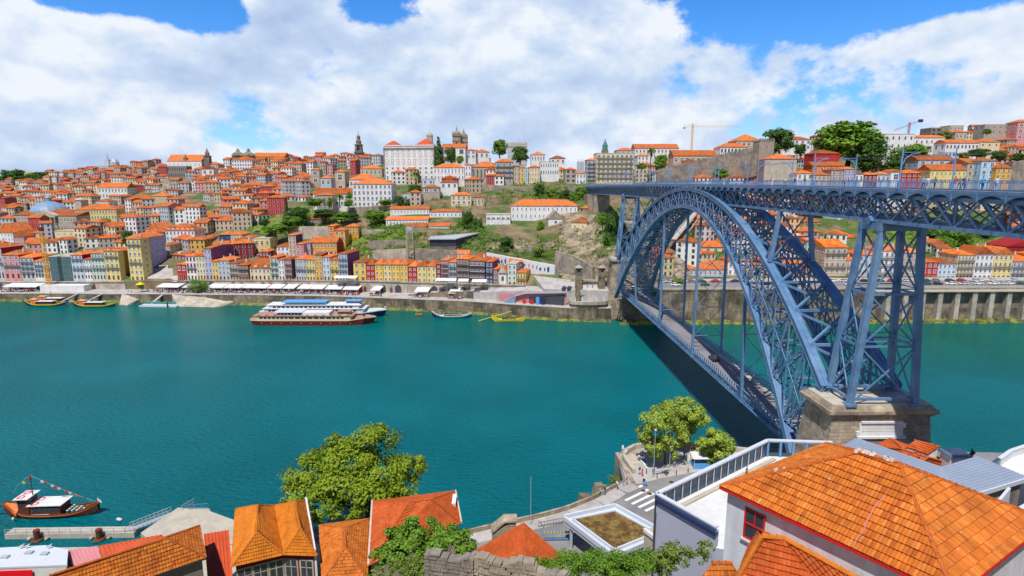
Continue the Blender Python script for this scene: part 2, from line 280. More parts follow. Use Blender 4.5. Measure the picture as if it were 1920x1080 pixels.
# ---- objects
def setp(o, label=None, cat=None, group=None, kind=None):
    if label: o['label'] = label
    if cat: o['category'] = cat
    if group: o['group'] = group
    if kind: o['kind'] = kind
    return o
def thing(name, label, cat, loc=(0, 0, 0), rz=0, group=None):
    o = bpy.data.objects.new(name, None); COL.objects.link(o); o.empty_display_size = .5
    o.location = loc; o.rotation_euler = (0, 0, rz)
    return setp(o, label, cat, group)
def wmat(o):
    m = Matrix.LocRotScale(o.location, o.rotation_euler, o.scale)
    return wmat(o.parent) @ m if o.parent else m
class MB:
    def __init__(s): s.v = []; s.f = []; s.m = []; s.uv = []; s.cur = 0
    def face(s, pts, uv=None, m=None):
        b = len(s.v); s.v += [tuple(p) for p in pts]; s.f.append(tuple(range(b, b+len(pts)))); s.m.append(s.cur if m is None else m)
        s.uv.append(uv or [(0, 0)]*len(pts))
        return s
    def hexa(s, p, m=None):     # p: 4 bottom points ccw from above, 4 top points
        b = len(s.v); s.v += [tuple(q) for q in p]
        for f in ((3, 2, 1, 0), (4, 5, 6, 7), (0, 1, 5, 4), (1, 2, 6, 5), (2, 3, 7, 6), (3, 0, 4, 7)):
            s.f.append(tuple(b+i for i in f)); s.m.append(s.cur if m is None else m); s.uv.append([(0, 0)]*4)
        return s
    def box(s, x0, x1, y0, y1, z0, z1, m=None):
        return s.hexa([(x0, y0, z0), (x1, y0, z0), (x1, y1, z0), (x0, y1, z0), (x0, y0, z1), (x1, y0, z1), (x1, y1, z1), (x0, y1, z1)], m)
    def frustum(s, c, z0, z1, a0, b0, a1, b1, m=None):
        x, y = c
        return s.hexa([(x-a0, y-b0, z0), (x+a0, y-b0, z0), (x+a0, y+b0, z0), (x-a0, y+b0, z0), (x-a1, y-b1, z1), (x+a1, y-b1, z1), (x+a1, y+b1, z1), (x-a1, y+b1, z1)], m)
    def bar(s, p, q, w, h=None, up=(0, 0, 1), m=None):   # w across, h along 'up'
        p = Vector(p); q = Vector(q); h = w if h is None else h; d = (q-p)
        if d.length < 1e-6: return s
        d.normalize(); u = Vector(up); a = d.cross(u)
        if a.length < 1e-4: a = d.cross(Vector((1, 0, 0)))
        a.normalize(); u = a.cross(d); a = a*w/2; u = u*h/2
        return s.hexa([p-a-u, p+a-u, q+a-u, q-a-u, p-a+u, p+a+u, q+a+u, q-a+u], m)
    def tube(s, pts, rad, n=6, m=None, cap=True):
        mi = s.cur if m is None else m; rings = []
        pts = [Vector(p) for p in pts]
        rad = rad if isinstance(rad, (list, tuple)) else [rad]*len(pts)
        for i, p in enumerate(pts):
            d = (pts[min(i+1, len(pts)-1)]-pts[max(i-1, 0)]).normalized()
            a = d.cross(Vector((0, 0, 1)));
            if a.length < .05: a = d.cross(Vector((1, 0, 0)))
            a.normalize(); b = a.cross(d); base = len(s.v)
            for k in range(n):
                t = 2*math.pi*k/n; s.v.append(tuple(p+a*math.cos(t)*rad[i]+b*math.sin(t)*rad[i]))
            rings.append(base)
        for r0, r1 in zip(rings, rings[1:]):
            for k in range(n):
                s.f.append((r0+k, r0+(k+1) % n, r1+(k+1) % n, r1+k)); s.m.append(mi); s.uv.append([(0, 0)]*4)
        if cap:
            s.f.append(tuple(rings[-1]+k for k in range(n))); s.m.append(mi); s.uv.append([(0, 0)]*n)
            s.f.append(tuple(rings[0]+n-1-k for k in range(n))); s.m.append(mi); s.uv.append([(0, 0)]*n)
        return s
    def lathe(s, c, prof, n=12, m=None):      # prof: (radius, z)
        mi = s.cur if m is None else m; x, y = c; base = len(s.v)
        for r, z in prof:
            for k in range(n):
                t = 2*math.pi*k/n; s.v.append((x+r*math.cos(t), y+r*math.sin(t), z))
        for i in range(len(prof)-1):
            for k in range(n):
                a = base+i*n; b = a+n
                s.f.append((a+k, a+(k+1) % n, b+(k+1) % n, b+k)); s.m.append(mi); s.uv.append([(0, 0)]*4)
        s.f.append(tuple(base+(len(prof)-1)*n+k for k in range(n))); s.m.append(mi); s.uv.append([(0, 0)]*n)
        return s
    def prism(s, poly, z0, z1, m=None, mtop=None):     # poly ccw [(x,y)]
        n = len(poly); mi = s.cur if m is None else m
        for i in range(n):
            a, b = poly[i], poly[(i+1) % n]
            s.face([(a[0], a[1], z0), (b[0], b[1], z0), (b[0], b[1], z1), (a[0], a[1], z1)], m=mi)
        t3 = [Vector((p[0], p[1], 0)) for p in poly]
        for t in tessellate_polygon([t3]):
            q = [poly[i] for i in t]
            ar = (q[1][0]-q[0][0])*(q[2][1]-q[0][1])-(q[2][0]-q[0][0])*(q[1][1]-q[0][1])
            if ar < 0: q = q[::-1]
            s.face([(p[0], p[1], z1) for p in q], m=mi if mtop is None else mtop)
        return s
    def build(s, name, mats, parent=None, smooth=False, world=False):
        me = bpy.data.meshes.new(name)
        v = s.v
        if world and parent is not None:
            inv = wmat(parent).inverted(); v = [tuple(inv @ Vector(p)) for p in v]
        me.from_pydata(v, [], s.f)
        if isinstance(mats, str): mats = [mats]
        for k in mats: me.materials.append(MATS[k])
        if len(mats) > 1: me.polygons.foreach_set('material_index', s.m)
        if any(u[0] != (0, 0) or u[1] != (0, 0) for u in s.uv):
            ul = me.uv_layers.new(name='UVMap'); flat = []
            for u in s.uv:
                for a in u: flat += [a[0], a[1]]
            ul.data.foreach_set('uv', flat)
        if smooth: me.polygons.foreach_set('use_smooth', [True]*len(me.polygons))
        me.update()
        o = bpy.data.objects.new(name, me); COL.objects.link(o)
        if parent is not None: o.parent = parent
        return o
def copy_tree(o, parent=None, loc=None, rz=None):
    kids = [c for c in o.children]
    c = o.copy(); COL.objects.link(c); c.parent = parent
    if loc is not None: c.location = loc
    if rz is not None: c.rotation_euler = (0, 0, rz)
    for k in kids: copy_tree(k, c)
    return c
def V(*a): return Vector(a)
# ==== THE BRIDGE
BX, BH = 59.45, 3.0            # centre line, half distance of the deck trusses
YC = 175.8
def zdeck(Y): return 61.53 - 3.73e-5*(Y-YC)**2
def zin(Y): return 54.8 - 43.3*((Y-172)/79.5)**2
def zex(Y): return 60.7 - 31.5*((Y-172)/83.0)**2
def half(z): return 3.2 + 4.1*((60-z)/46.0)
def bridge():
    T = thing('arch_bridge', 'blue iron double deck arch bridge with lattice arch spanning the river', 'bridge', (BX, YC, 0))
    P = dict(parent=T, world=True)
    n0, n1 = -40, 54
    ys = [YC - (i*3.9+2.0) for i in range(-n1, -n0)]           # truss nodes
    ys = [YC+k*3.9 for k in range(-43, 54)]
    # upper deck slab, fascia with scalloped arches, railings
    d = MB(); f = MB(); brs = []
    for a, b in zip(ys, ys[1:]):
        za, zb = zdeck(a), zdeck(b); br = MB(); brs.append(br); br.bar((BX-3.7, a, za-.6), (BX+3.7, a, za-.6), .2, .5)
        d.hexa([(BX-3.7, a, za-.3), (BX+3.7, a, za-.3), (BX+3.7, b, zb-.3), (BX-3.7, b, zb-.3), (BX-3.7, a, za-.02), (BX+3.7, a, za-.02), (BX+3.7, b, zb-.02), (BX-3.7, b, zb-.02)])
        for sx in (-1, 1):
            x = BX+sx*3.85
            x0, x1 = min(x, x-sx*.12), max(x, x-sx*.12)
            f.hexa([(x0, a, za-.42), (x1, a, za-.42), (x1, b, zb-.42), (x0, b, zb-.42), (x0, a, za), (x1, a, za), (x1, b, zb), (x0, b, zb)])
            # spandrel under the fascia: an arch between brackets
            K = 8
            for k in range(K):
                t0, t1 = k/K, (k+1)/K
                h0 = .12+.62*abs(2*t0-1)**2.2; h1 = .12+.62*abs(2*t1-1)**2.2
                y0, y1 = lerp(a, b, t0), lerp(a, b, t1); z0, z1 = lerp(za, zb, t0)-.42, lerp(za, zb, t1)-.42
                f.hexa([(x0+.02, y0, z0-h0), (x1-.02, y0, z0-h0), (x1-.02, y1, z1-h1), (x0+.02, y1, z1-h1), (x0+.02, y0, z0), (x1-.02, y0, z0), (x1-.02, y1, z1), (x0+.02, y1, z1)])
            br.bar((x-sx*.1, a, za-1.05), (BX+sx*(BH-.1), a, za-1.5), .16, .3)
            br.bar((x+sx*.05, a, za-1.2), (x+sx*.05, a, za-.35), .14, .2)
    d.build('upper_deck', 'bridge_deck', **P)
    f.build('fascia', 'bridge_blue', **P)
    for br in brs: br.build('deck_bracket', 'bridge_blue', **P)
    # rails of the tramway
    r = MB()
    for x in (-2.3, -.9, .9, 2.3):
        for a, b in zip(ys, ys[1:]): r.bar((BX+x, a, zdeck(a)+.04), (BX+x, b, zdeck(b)+.04), .08, .1)
    r.build('tram_rail', 'metal_dark', **P)
    for sx in (-1, 1):
        g = MB(); x = BX+sx*3.78
        yy = ys[0]
        while yy < ys[-1]:
            z = zdeck(yy); g.bar((x, yy, z-.02), (x, yy, z+1.2), .09, .09); yy += 1.95
        yy = ys[0]
        while yy < 200:
            z = zdeck(yy); g.bar((x, yy, z+.1), (x, yy, z+1.1), .03, .03); yy += .325
        for a, b in zip(ys, ys[1:]):
            for h, w in ((1.18, .07), (.95, .04), (.18, .05)): g.bar((x, a, zdeck(a)+h), (x, b, zdeck(b)+h), w, w)
        g.build('railing', 'rail_blue', **P)
    # upper lattice girders
    for sx in (-1, 1):
        g = MB(); x = BX+sx*BH
        for i, (a, b) in enumerate(zip(ys, ys[1:])):
            ta, tb = zdeck(a)-1.15, zdeck(b)-1.15; ba, bb = zdeck(a)-4.72, zdeck(b)-4.72
            g.bar((x, a, ta), (x, b, tb), .5, .5); g.bar((x, a, ba), (x, b, bb), .62, .5)
            g.bar((x-sx*.0, a, ba), (x, b, tb), .16, .34, up=(0, 1, .3)); g.bar((x+sx*.14, a, ta), (x+sx*.14, b, bb), .12, .26, up=(0, 1, .3))
            if i % 2 == 0: g.bar((x, a, ba), (x, a, ta), .18, .2)
        g.build('deck_truss', 'bridge_blue', **P)
    g = MB()
    for i, (a, b) in enumerate(zip(ys, ys[1:])):
        z = zdeck(a)
        g.bar((BX-BH, a, z-4.7), (BX+BH, a, z-4.7), .3, .3); g.bar((BX-BH, a, z-4.7), (BX+BH, b, z-4.7), .14, .2); g.bar((BX+BH, a, z-4.7), (BX-BH, b, z-4.7), .14, .2)
        g.bar((BX-BH, a, z-4.7), (BX+BH, a, z-1.2), .16, .16); g.bar((BX+BH, a, z-4.7), (BX-BH, a, z-1.2), .16, .16)
    g.build('cross_bracing', 'bridge_blue', **P)
    # the two arch ribs
    NP = 12
    nodes = []
    for k in range(-NP, NP+1):
        t = k/NP; yi = 172+79.5*t*(1-.0*abs(t)); ye = 172+83.0*t
        nodes.append((yi, ye))
    nodes_far_end = nodes[-1]
    def pi(sx, yi, off=0): z = zin(yi); return V(BX+sx*(half(z)+off), yi, z)
    def pe(sx, ye, off=0): z = zex(ye); return V(BX+sx*(half(z)+off), ye, z)
    def sweep(A, pts, w, h, ox=0, on=0):      # continuous plate following the curve: w across the bridge, h along the curve's normal
        S_ = []
        for i, p in enumerate(pts):
            t = (pts[min(i+1, len(pts)-1)]-pts[max(i-1, 0)]).normalized(); a = (V(1, 0, 0)-t*t.x).normalized(); u = a.cross(t).normalized(); c = p+a*ox+u*on
            S_.append([c-a*w/2-u*h/2, c+a*w/2-u*h/2, c+a*w/2+u*h/2, c-a*w/2+u*h/2])
        for q, r in zip(S_, S_[1:]):
            for k in range(4): A.face([q[k], q[(k+1) % 4], r[(k+1) % 4], r[k]])
        A.face(S_[0][::-1]); A.face(S_[-1])
    for sx in (-1, 1):
        A = MB(); SUB = 3
        fine = [nodes[0][0]+(nodes[-1][0]-nodes[0][0])*i/(SUB*2*NP) for i in range(SUB*2*NP+1)]
        finE = [nodes[0][1]+(nodes[-1][1]-nodes[0][1])*i/(SUB*2*NP) for i in range(SUB*2*NP+1)]
        E_ = [pe(sx, a) for a in finE]; sweep(A, E_, 1.75, .2)
        for o in (-.68, .68): sweep(A, E_, .14, .8, o, -.45); sweep(A, E_, .3, .1, o, -.86)
        for o in (-.8, 0, .8): sweep(A, E_, .12, .1, o, .14)
        rib = A.build('arch_rib', 'bridge_blue', **P)
        A = MB()
        I_ = [pi(sx, a) for a in fine]; sweep(A, I_, 1.6, .16)
        for o in (-.72, .72): sweep(A, I_, .14, .85, o, .45)
        sweep(A, I_, 1.6, .12, 0, .9)
        for o in (-.74, -.25, .25, .74): sweep(A, I_, .12, .12, o, 1.0)
        A.build('lower_chord', 'bridge_blue', parent=rib, world=True)
        A = MB()
        for off, w in ((-.55, .26), (.55, .26)):
            for i, ((yi, ye), (yj, yf)) in enumerate(zip(nodes, nodes[1:])):
                a0, a1 = pi(sx, yi, off), pe(sx, ye, off); b0, b1 = pi(sx, yj, off), pe(sx, yf, off)
                A.bar(a0, a1, .14, .5, up=(0, 1, 0))
                am, bm = (a0+a1)/2, (b0+b1)/2
                A.bar(am, bm, .14, .3)
                A.bar(a0, b1, .12, w+.08, up=(0, 1, 0)); A.bar(b0, a1, .12, w+.08, up=(0, 1, 0))
        A.build('lattice_web', 'bridge_blue', parent=rib, world=True)
        # lacing between the two faces of the web members
        A = MB()
        for i, ((yi, ye), (yj, yf)) in enumerate(zip(nodes, nodes[1:])):
            for p0, p1 in ((0, 1), (2, 3), (4, 5)):
                ends = {0: ((yi, 0), (ye, 1)), 2: ((yi, 0), (yf, 1)), 4: ((yj, 0), (ye, 1))}[p0]
                def pt(t, off):
                    a = pi(sx, ends[0][0], off); b = pe(sx, ends[1][0], off); return a.lerp(b, t)
                L = (pt(1, 0)-pt(0, 0)).length; n = max(4, int(L/1.1))
                for k in range(n):
                    s = .55 if k % 2 else -.55
                    A.bar(pt(k/n, s), pt((k+1)/n, -s), .05, .16, up=(0, 1, .2))
        A.build('lacing', 'bridge_blue', parent=rib, world=True)
    # bracing between the ribs: X panels on both curved surfaces
    for nm, fn, idx, sec in (('upper_wind_bracing', pe, 1, .55), ('lower_wind_bracing', pi, 0, .4)):
        A = MB()
        for i, (n_, m_) in enumerate(zip(nodes, nodes[1:])):
            a, b = n_[idx], m_[idx]
            L0, R0, L1, R1 = fn(-1, a), fn(1, a), fn(-1, b), fn(1, b)
            A.bar(L0, R0, sec, sec*.8); A.bar(L0, R1, sec*.8, sec*.7); A.bar(R0, L1, sec*.8, sec*.7)
        A.build(nm, 'bridge_blue', **P)
    for i, (yi, ye) in enumerate(nodes):
        A = MB(); a, b, c, d2 = pi(-1, yi), pe(-1, ye), pi(1, yi), pe(1, ye)
        A.bar(a, d2, .24, .24); A.bar(c, b, .24, .24)
        if (b-a).length > 11: A.bar((a+b)/2, (c+d2)/2, .3, .3)
        A.build('sway_brace', 'bridge_blue', **P)
    # columns standing on the arch, with curved gusset feet
    for Y in (YC-60.5, YC+60.5):
        C = MB(); z0 = zex(Y)+.2; z1 = zdeck(Y)-4.9; h0 = half(z0)
        for sx in (-1, 1):
            p, q = V(BX+sx*h0, Y, z0), V(BX+sx*BH, Y, z1)
            C.bar(p, q, .75, .75, up=(0, 1, 0))
            s = 1 if Y < YC else -1
            for k in range(5):
                t = k/5; C.bar(p+V(0, s*2.2*(1-t)**2-.1*s, .4+t*3.4), p+V(0, s*2.2*(1-t-.2)**2-.1*s, .4+(t+.2)*3.4), .3, .5, up=(0, 1, 0))
        a, b = V(BX-h0, Y, z0), V(BX+h0, Y, z0); c, d2 = V(BX-BH, Y, z1), V(BX+BH, Y, z1)
        C.bar(a, d2, .25, .25, up=(0, 1, 0)); C.bar(b, c, .25, .25, up=(0, 1, 0)); C.bar(a.lerp(c, .5), b.lerp(d2, .5), .3, .3, up=(0, 1, 0))
        C.build('arch_column', 'bridge_blue', **P)
    # towers on the stone piers
    for s, Yt in ((-1, 86.6), (1, 2*YC-88.5)):
        W = MB(); zb = 28.2; zt = zdeck(Yt)-6.0
        base = {(-1, -1): V(BX-5.1, Yt-2.9, zb), (1, -1): V(BX+5.1, Yt-2.9, zb), (-1, 1): V(BX-5.1, Yt+3.0, zb), (1, 1): V(BX+5.1, Yt+3.0, zb)}
        top = {k: V(BX+k[0]*BH, Yt+k[1]*2.2-.4, zt) for k in base}
        for k in base:
            W.bar(base[k], top[k], .86, .86, up=(0, 1, 0)); W.box(base[k].x-.8, base[k].x+.8, base[k].y-.7, base[k].y+.7, zb-.25, zb+.18)
        W.bar(top[(-1, -1)]+V(-.6, 0, .4), top[(1, -1)]+V(.6, 0, .4), .7, 1.15); W.bar(top[(-1, 1)]+V(-.6, 0, .4), top[(1, 1)]+V(.6, 0, .4), .7, 1.15)
        for sx in (-1, 1):
            W.bar(top[(sx, -1)]+V(0, -.5, .4), top[(sx, 1)]+V(0, .5, .4), .9, 1.1)
            W.bar(top[(sx, -1)]+V(0, 1.8, .9), V(BX+sx*BH, Yt, zt+1.6), 1.5, .9, up=(0, 1, 0))
        leg = W.build('tower', 'bridge_blue', **P)
        W = MB(); lv = [0.0, .34, .64, 1.0]
        def cn(k, t): return base[k].lerp(top[k], t)
        for t0, t1 in zip(lv, lv[1:]):
            for k1, k2 in (((-1, -1), (1, -1)), ((-1, 1), (1, 1)), ((-1, -1), (-1, 1)), ((1, -1), (1, 1))):
                sc = .22
                W.bar(cn(k1, t0), cn(k2, t1), .16, sc); W.bar(cn(k2, t0), cn(k1, t1), .16, sc)
                if t0 > 0: W.bar(cn(k1, t0), cn(k2, t0), .2, .34); W.bar(cn(k1, t0)+V(0, 0, .8), cn(k2, t0)+V(0, 0, .8), .12, .16)
        for k1, k2 in (((-1, -1), (1, -1)), ((-1, 1), (1, 1)), ((-1, -1), (-1, 1)), ((1, -1), (1, 1))):
            W.bar(cn(k1, .03), cn(k2, .03), .4, .4)
        W.build('tower_bracing', 'bridge_blue', parent=leg, world=True)
    # lower deck
    zl = 13.1; x0, x1 = BX-4.0, BX+4.0; Y0, Y1 = 90.0, 262.0
    D = MB(); D.box(x0+.3, x1-.3, Y0, Y1, zl+.35, zl+.9); ld = D.build('lower_deck', 'asphalt', **P)
    S = MB()
    for a in (x0+.3, x1-1.6): S.box(a, a+1.3, Y0, Y1, zl+.904, zl+1.05)
    S.build('footway', 'paving', parent=ld, world=True)
    U = MB(); y = 99.0
    while y < 252:
        U.bar((x0, y, zl+.1), (x1, y, zl+.1), .25, .5); y += 4.3
    for x in (x0+.5, x1-.5, BX): U.bar((x, 97, zl+.05), (x, 253, zl+.05), .4, .7)
    U.build('floor_beams', 'bridge_blue', parent=ld, world=True)
    for sx in (-1, 1):
        g = MB(); x = BX+sx*4.0
        g.bar((x, Y0+6, zl), (x, Y1-6, zl), .5, .35); g.bar((x, Y0+6, zl+1.1), (x, Y1-6, zl+1.1), .12, .14); g.bar((x, Y0+6, zl+2.5), (x, Y1-6, zl+2.5), .28, .16)
        y = Y0+6; i = 0
        while y < Y1-7:
            g.bar((x, y, zl), (x, y, zl+2.5), .1, .12)
            g.bar((x, y, zl), (x, y+1.43, zl+2.5), .09, .13, up=(0, 1, 0)); g.bar((x, y+1.43, zl), (x, y, zl+2.5), .06, .09, up=(0, 1, 0))
            if i % 3 == 0: g.bar((x+sx*.75, y, zl+.1), (x, y, zl+1.6), .1, .12)
            y += 1.43; i += 1
        g.bar((x+sx*.7, Y0+6, zl+.05), (x+sx*.7, Y1-6, zl+.05), .25, .14)
        g.build('parapet_girder', 'bridge_blue', **P)
    # hangers carrying the lower deck
    for dY in (-51.6, -17.2, 17.2, 51.6):
        Y = YC+dY; zt = zin(Y); h = half(zt)
        for sx in (-1, 1):
            a, b = V(BX+sx*4.15, Y, zl-.2), V(BX+sx*h, Y, zt)
            Hn = MB(); Hn.bar(a, b, .62, .62, up=(0, 1, 0)); Hn.bar(a+V(0, 0, -.3), a+V(0, 0, 3), .75, 1.1, up=(0, 1, 0)); Hn.build('hanger', 'bridge_blue', **P)
        X = MB(); z = zl+6.0; lev = [z]
        n = max(1, int(round((zt-z-1)/8.5))); st = (zt-z-1)/n
        def at(sx, z_): return V(lerp(BX+sx*4.15, BX+sx*h, (z_-zl)/(zt-zl)), Y, z_)
        for k in range(n):
            za, zb2 = z+k*st, z+(k+1)*st
            X.bar(at(-1, za), at(1, zb2), .13, .16, up=(0, 1, 0)); X.bar(at(1, za), at(-1, zb2), .13, .16, up=(0, 1, 0)); X.bar(at(-1, za), at(1, za), .2, .26, up=(0, 1, 0))
        X.build('hanger_bracing', 'bridge_blue', **P)
    # catenary masts (street furniture on the deck)
    M0 = None; k = 0
    for j, Y in enumerate([57.8, 80.3, 102.8, 125.3, 147.8, 170.3, 192.8, 215.3, 237.8, 260.3, 282.8, 305.3]):
        for sx in (-1, 1):
            z = zdeck(Y)
            nth = ['nearest', 'second nearest', 'third nearest', 'fourth nearest', 'fifth nearest', 'sixth', 'seventh', 'eighth', 'ninth', 'tenth', 'eleventh', 'farthest'][j]
            side = 'left' if sx < 0 else 'right'
            lab = '%s pale blue tram wire mast along the %s edge of the upper deck' % (nth, side)
            if M0 is None:
                M0 = thing('tram_mast', lab, 'mast', (0, 0, 0), 0, 'tram wire masts along the upper deck')
                m = MB(); m.box(-.2, .2, -.2, .2, 0, .9); m.tube([(0, 0, .9), (0, 0, 5.6)], [.13, .085], 8); m.lathe((0, 0), [(.02, 5.6), (.1, 5.68), (.02, 5.8)], 8)
                m.build('pole', 'rail_blue', M0)
                m = MB(); m.tube([(.08, 0, 3.3), (.5, 0, 4.2), (1.3, 0, 4.75), (2.4, 0, 4.95)], .06, 6); m.tube([(.05, 0, 5.0), (2.5, 0, 5.05)], .05, 6)
                m.tube([(.35+.28*math.cos(t), 0, 4.45+.28*math.sin(t)) for t in [i*.7 for i in range(10)]], .035, 5); m.bar((2.4, 0, 4.6), (2.4, 0, 5.1), .05)
                m.build('bracket', 'rail_blue', M0); o = M0
            else: o = copy_tree(M0)
            o.location = (BX+sx*3.75, Y, z-.02); o.rotation_euler = (0, 0, 0 if sx < 0 else math.pi); o['label'] = lab
    for x in (-1.4, 1.4):
        m = MB(); zz = [(BX+x, Y, zdeck(Y)+4.6-.0) for Y in range(58, 306, 8)]
        m.tube(zz, .022, 4, cap=False); o = m.build('contact_wire', 'metal_dark')
        setp(o, 'thin %s tram contact wire strung above the upper deck' % ('left' if x < 0 else 'right'), 'wire', 'tram contact wires')
bridge()
def pier(name, label, Yf, Yb, flip):
    T = thing(name, label, 'bridge pier', (BX, (Yf+Yb)/2, 0)); cy = (Yf+Yb)/2; b = (Yb-Yf)/2; c = (0, 0)
    m = MB(); m.frustum(c, -3, 26.2, 10.6, b+2.4, 7.75, b+.1); m.build('shaft', 'granite', T)
    m = MB(); m.frustum(c, 26.2, 26.8, 7.9, b+.2, 8.5, b+.75); m.box(-8.6, 8.6, -b-.85, b+.85, 26.8, 27.35)
    m.frustum(c, 27.35, 27.95, 8.3, b+.55, 7.9, b+.15); m.build('cornice', 'granite', T)
    m = MB(); m.box(-7.75, 7.75, -b, b, 27.95, 28.15); m.build('top_slab', 'concrete', T)
    if not flip:
        fy = lambda z: -(b+.1+2.3*(26.2-z)/29.2)
        m = MB(); z0, z1 = 23.1, 25.2
        m.hexa([(-3.4, fy(z0)-.12, z0), (3.5, fy(z0)-.12, z0), (3.5, fy(z0)+.3, z0), (-3.4, fy(z0)+.3, z0), (-3.4, fy(z1)-.12, z1), (3.5, fy(z1)-.12, z1), (3.5, fy(z1)+.3, z1), (-3.4, fy(z1)+.3, z1)])
        pl = m.build('stone_plaque', 'white', T)
        m = MB(); m.box(-3.8, 3.9, fy(z0)-.35, fy(z0)+.2, z0-.35, z0-.003); m.box(-3.2, 3.3, fy(z1)-.35, fy(z1)+.2, z1+.003, z1+.3)
        m.box(-3.9, -3.45, fy(z0)-.22, fy(z0)+.4, z0, z0+.8); m.box(3.52, 3.9, fy(z1)-.22, fy(z1)+.4, z1-.8, z1); m.build('plaque_frame', 'white', pl)
        m = MB(); rr = random.Random(3)
        for row in range(3):
            x = -2.9
            while x < 3.0:
                w = rr.uniform(.12, .4); z = z1-.5-row*.42
                m.box(x, x+w, fy(z)-.135, fy(z)-.10, z, z+.14); x += w+.14
        m.build('inscription', 'stone_light', pl)
    return T
pier('stone_pier', 'battered granite bridge pier with cornice and white plaque in the foreground', 83.6, 91.2, False)
pier('stone_pier', 'battered granite bridge pier on the far bank under the deck', 2*YC-91.2, 2*YC-83.6, True)
# ==== THE FAR TOWN: ground
TC = [  # picture column -> (row, distance) pairs from the foot of the first houses up to the skyline
 (-300, [(530, 335), (480, 400), (420, 520), (380, 700), (352, 1000), (342, 1200)]),
 (0,    [(528, 322), (495, 345), (440, 430), (400, 540), (360, 800), (336, 1150)]),
 (200,  [(528, 318), (495, 340), (440, 400), (400, 500), (350, 700), (320, 900)]),
 (400,  [(525, 311), (480, 345), (430, 400), (380, 480), (340, 600), (308, 700)]),
 (560,  [(525, 306), (480, 335), (430, 375), (380, 440), (335, 560), (305, 720)]),
 (700,  [(527, 299), (470, 330), (430, 355), (385, 395), (340, 460), (304, 650)]),
 (770,  [(529, 295), (480, 318), (430, 342), (385, 390), (338, 470), (316, 560)]),
 (900,  [(533, 286), (480, 312), (450, 328), (385, 385), (340, 450), (302, 560)]),
 (1000, [(535, 280), (490, 305), (440, 335), (385, 380), (345, 430), (316, 520)]),
 (1095, [(535, 274), (470, 300), (410, 340), (380, 362), (350, 392), (322, 560)]),
 (1150, [(548, 263), (480, 278), (410, 315), (372, 350), (350, 388), (330, 560)]),
 (1200, [(537, 262), (500, 272), (450, 288), (400, 322), (352, 385), (335, 500)]),
 (1300, [(525, 280), (490, 290), (430, 320), (380, 365), (345, 405), (292, 560)]),
 (1450, [(523, 281), (480, 296), (430, 325), (380, 365), (338, 420), (282, 580)]),
 (1600, [(523, 281), (480, 296), (430, 330), (380, 370), (338, 425), (268, 560)]),
 (1750, [(521, 282), (480, 298), (430, 335), (380, 370), (340, 415), (252, 560)]),
 (1920, [(521, 284), (480, 300), (430, 335), (380, 370), (342, 410), (246, 560)]),
 (2350, [(521, 284), (480, 300), (430, 335), (380, 370), (342, 410), (250, 560)])]
def tcol(px):
    px = max(-300, min(2350, px))
    for (a, A), (b, B) in zip(TC, TC[1:]):
        if px <= b:
            t = (px-a)/(b-a); return [(lerp(p[0], q[0], t), lerp(p[1], q[1], t)) for p, q in zip(A, B)]
def TY(px, py):
    c = tcol(px)
    if py >= c[0][0]: return c[0][1]
    for (y0, Y0), (y1, Y1) in zip(c, c[1:]):
        if py >= y1: return lerp(Y0, Y1, (y0-py)/(y0-y1))
    return c[-1][1]
def G(px, py): return aty(px, py, TY(px, py))
def terrain():
    m = MB(); cols = [x for x in range(-300, 2351, 14)]; S = 7; grid = []
    for px in cols:
        c = tcol(px); L = []
        p = aty(px, c[0][0], c[0][1]); L.append(V(p.x, p.y-1.0, -4))
        for i in range(5):
            for k in range(S):
                t = k/S; L.append(aty(px, lerp(c[i][0], c[i+1][0], t), lerp(c[i][1], c[i+1][1], t)))
        e = aty(px, c[-1][0], c[-1][1]); L.append(e)
        for f in (1.12, 1.5, 3.0): L.append(V(e.x*f, e.y*f, e.z-(f-1)*10-2))
        grid.append(L)
    for a, b in zip(grid, grid[1:]):
        for i in range(len(a)-1): m.face([a[i], b[i], b[i+1], a[i+1]])
    o = m.build('hillside', 'hill', smooth=True); setp(o, kind='structure')
terrain()
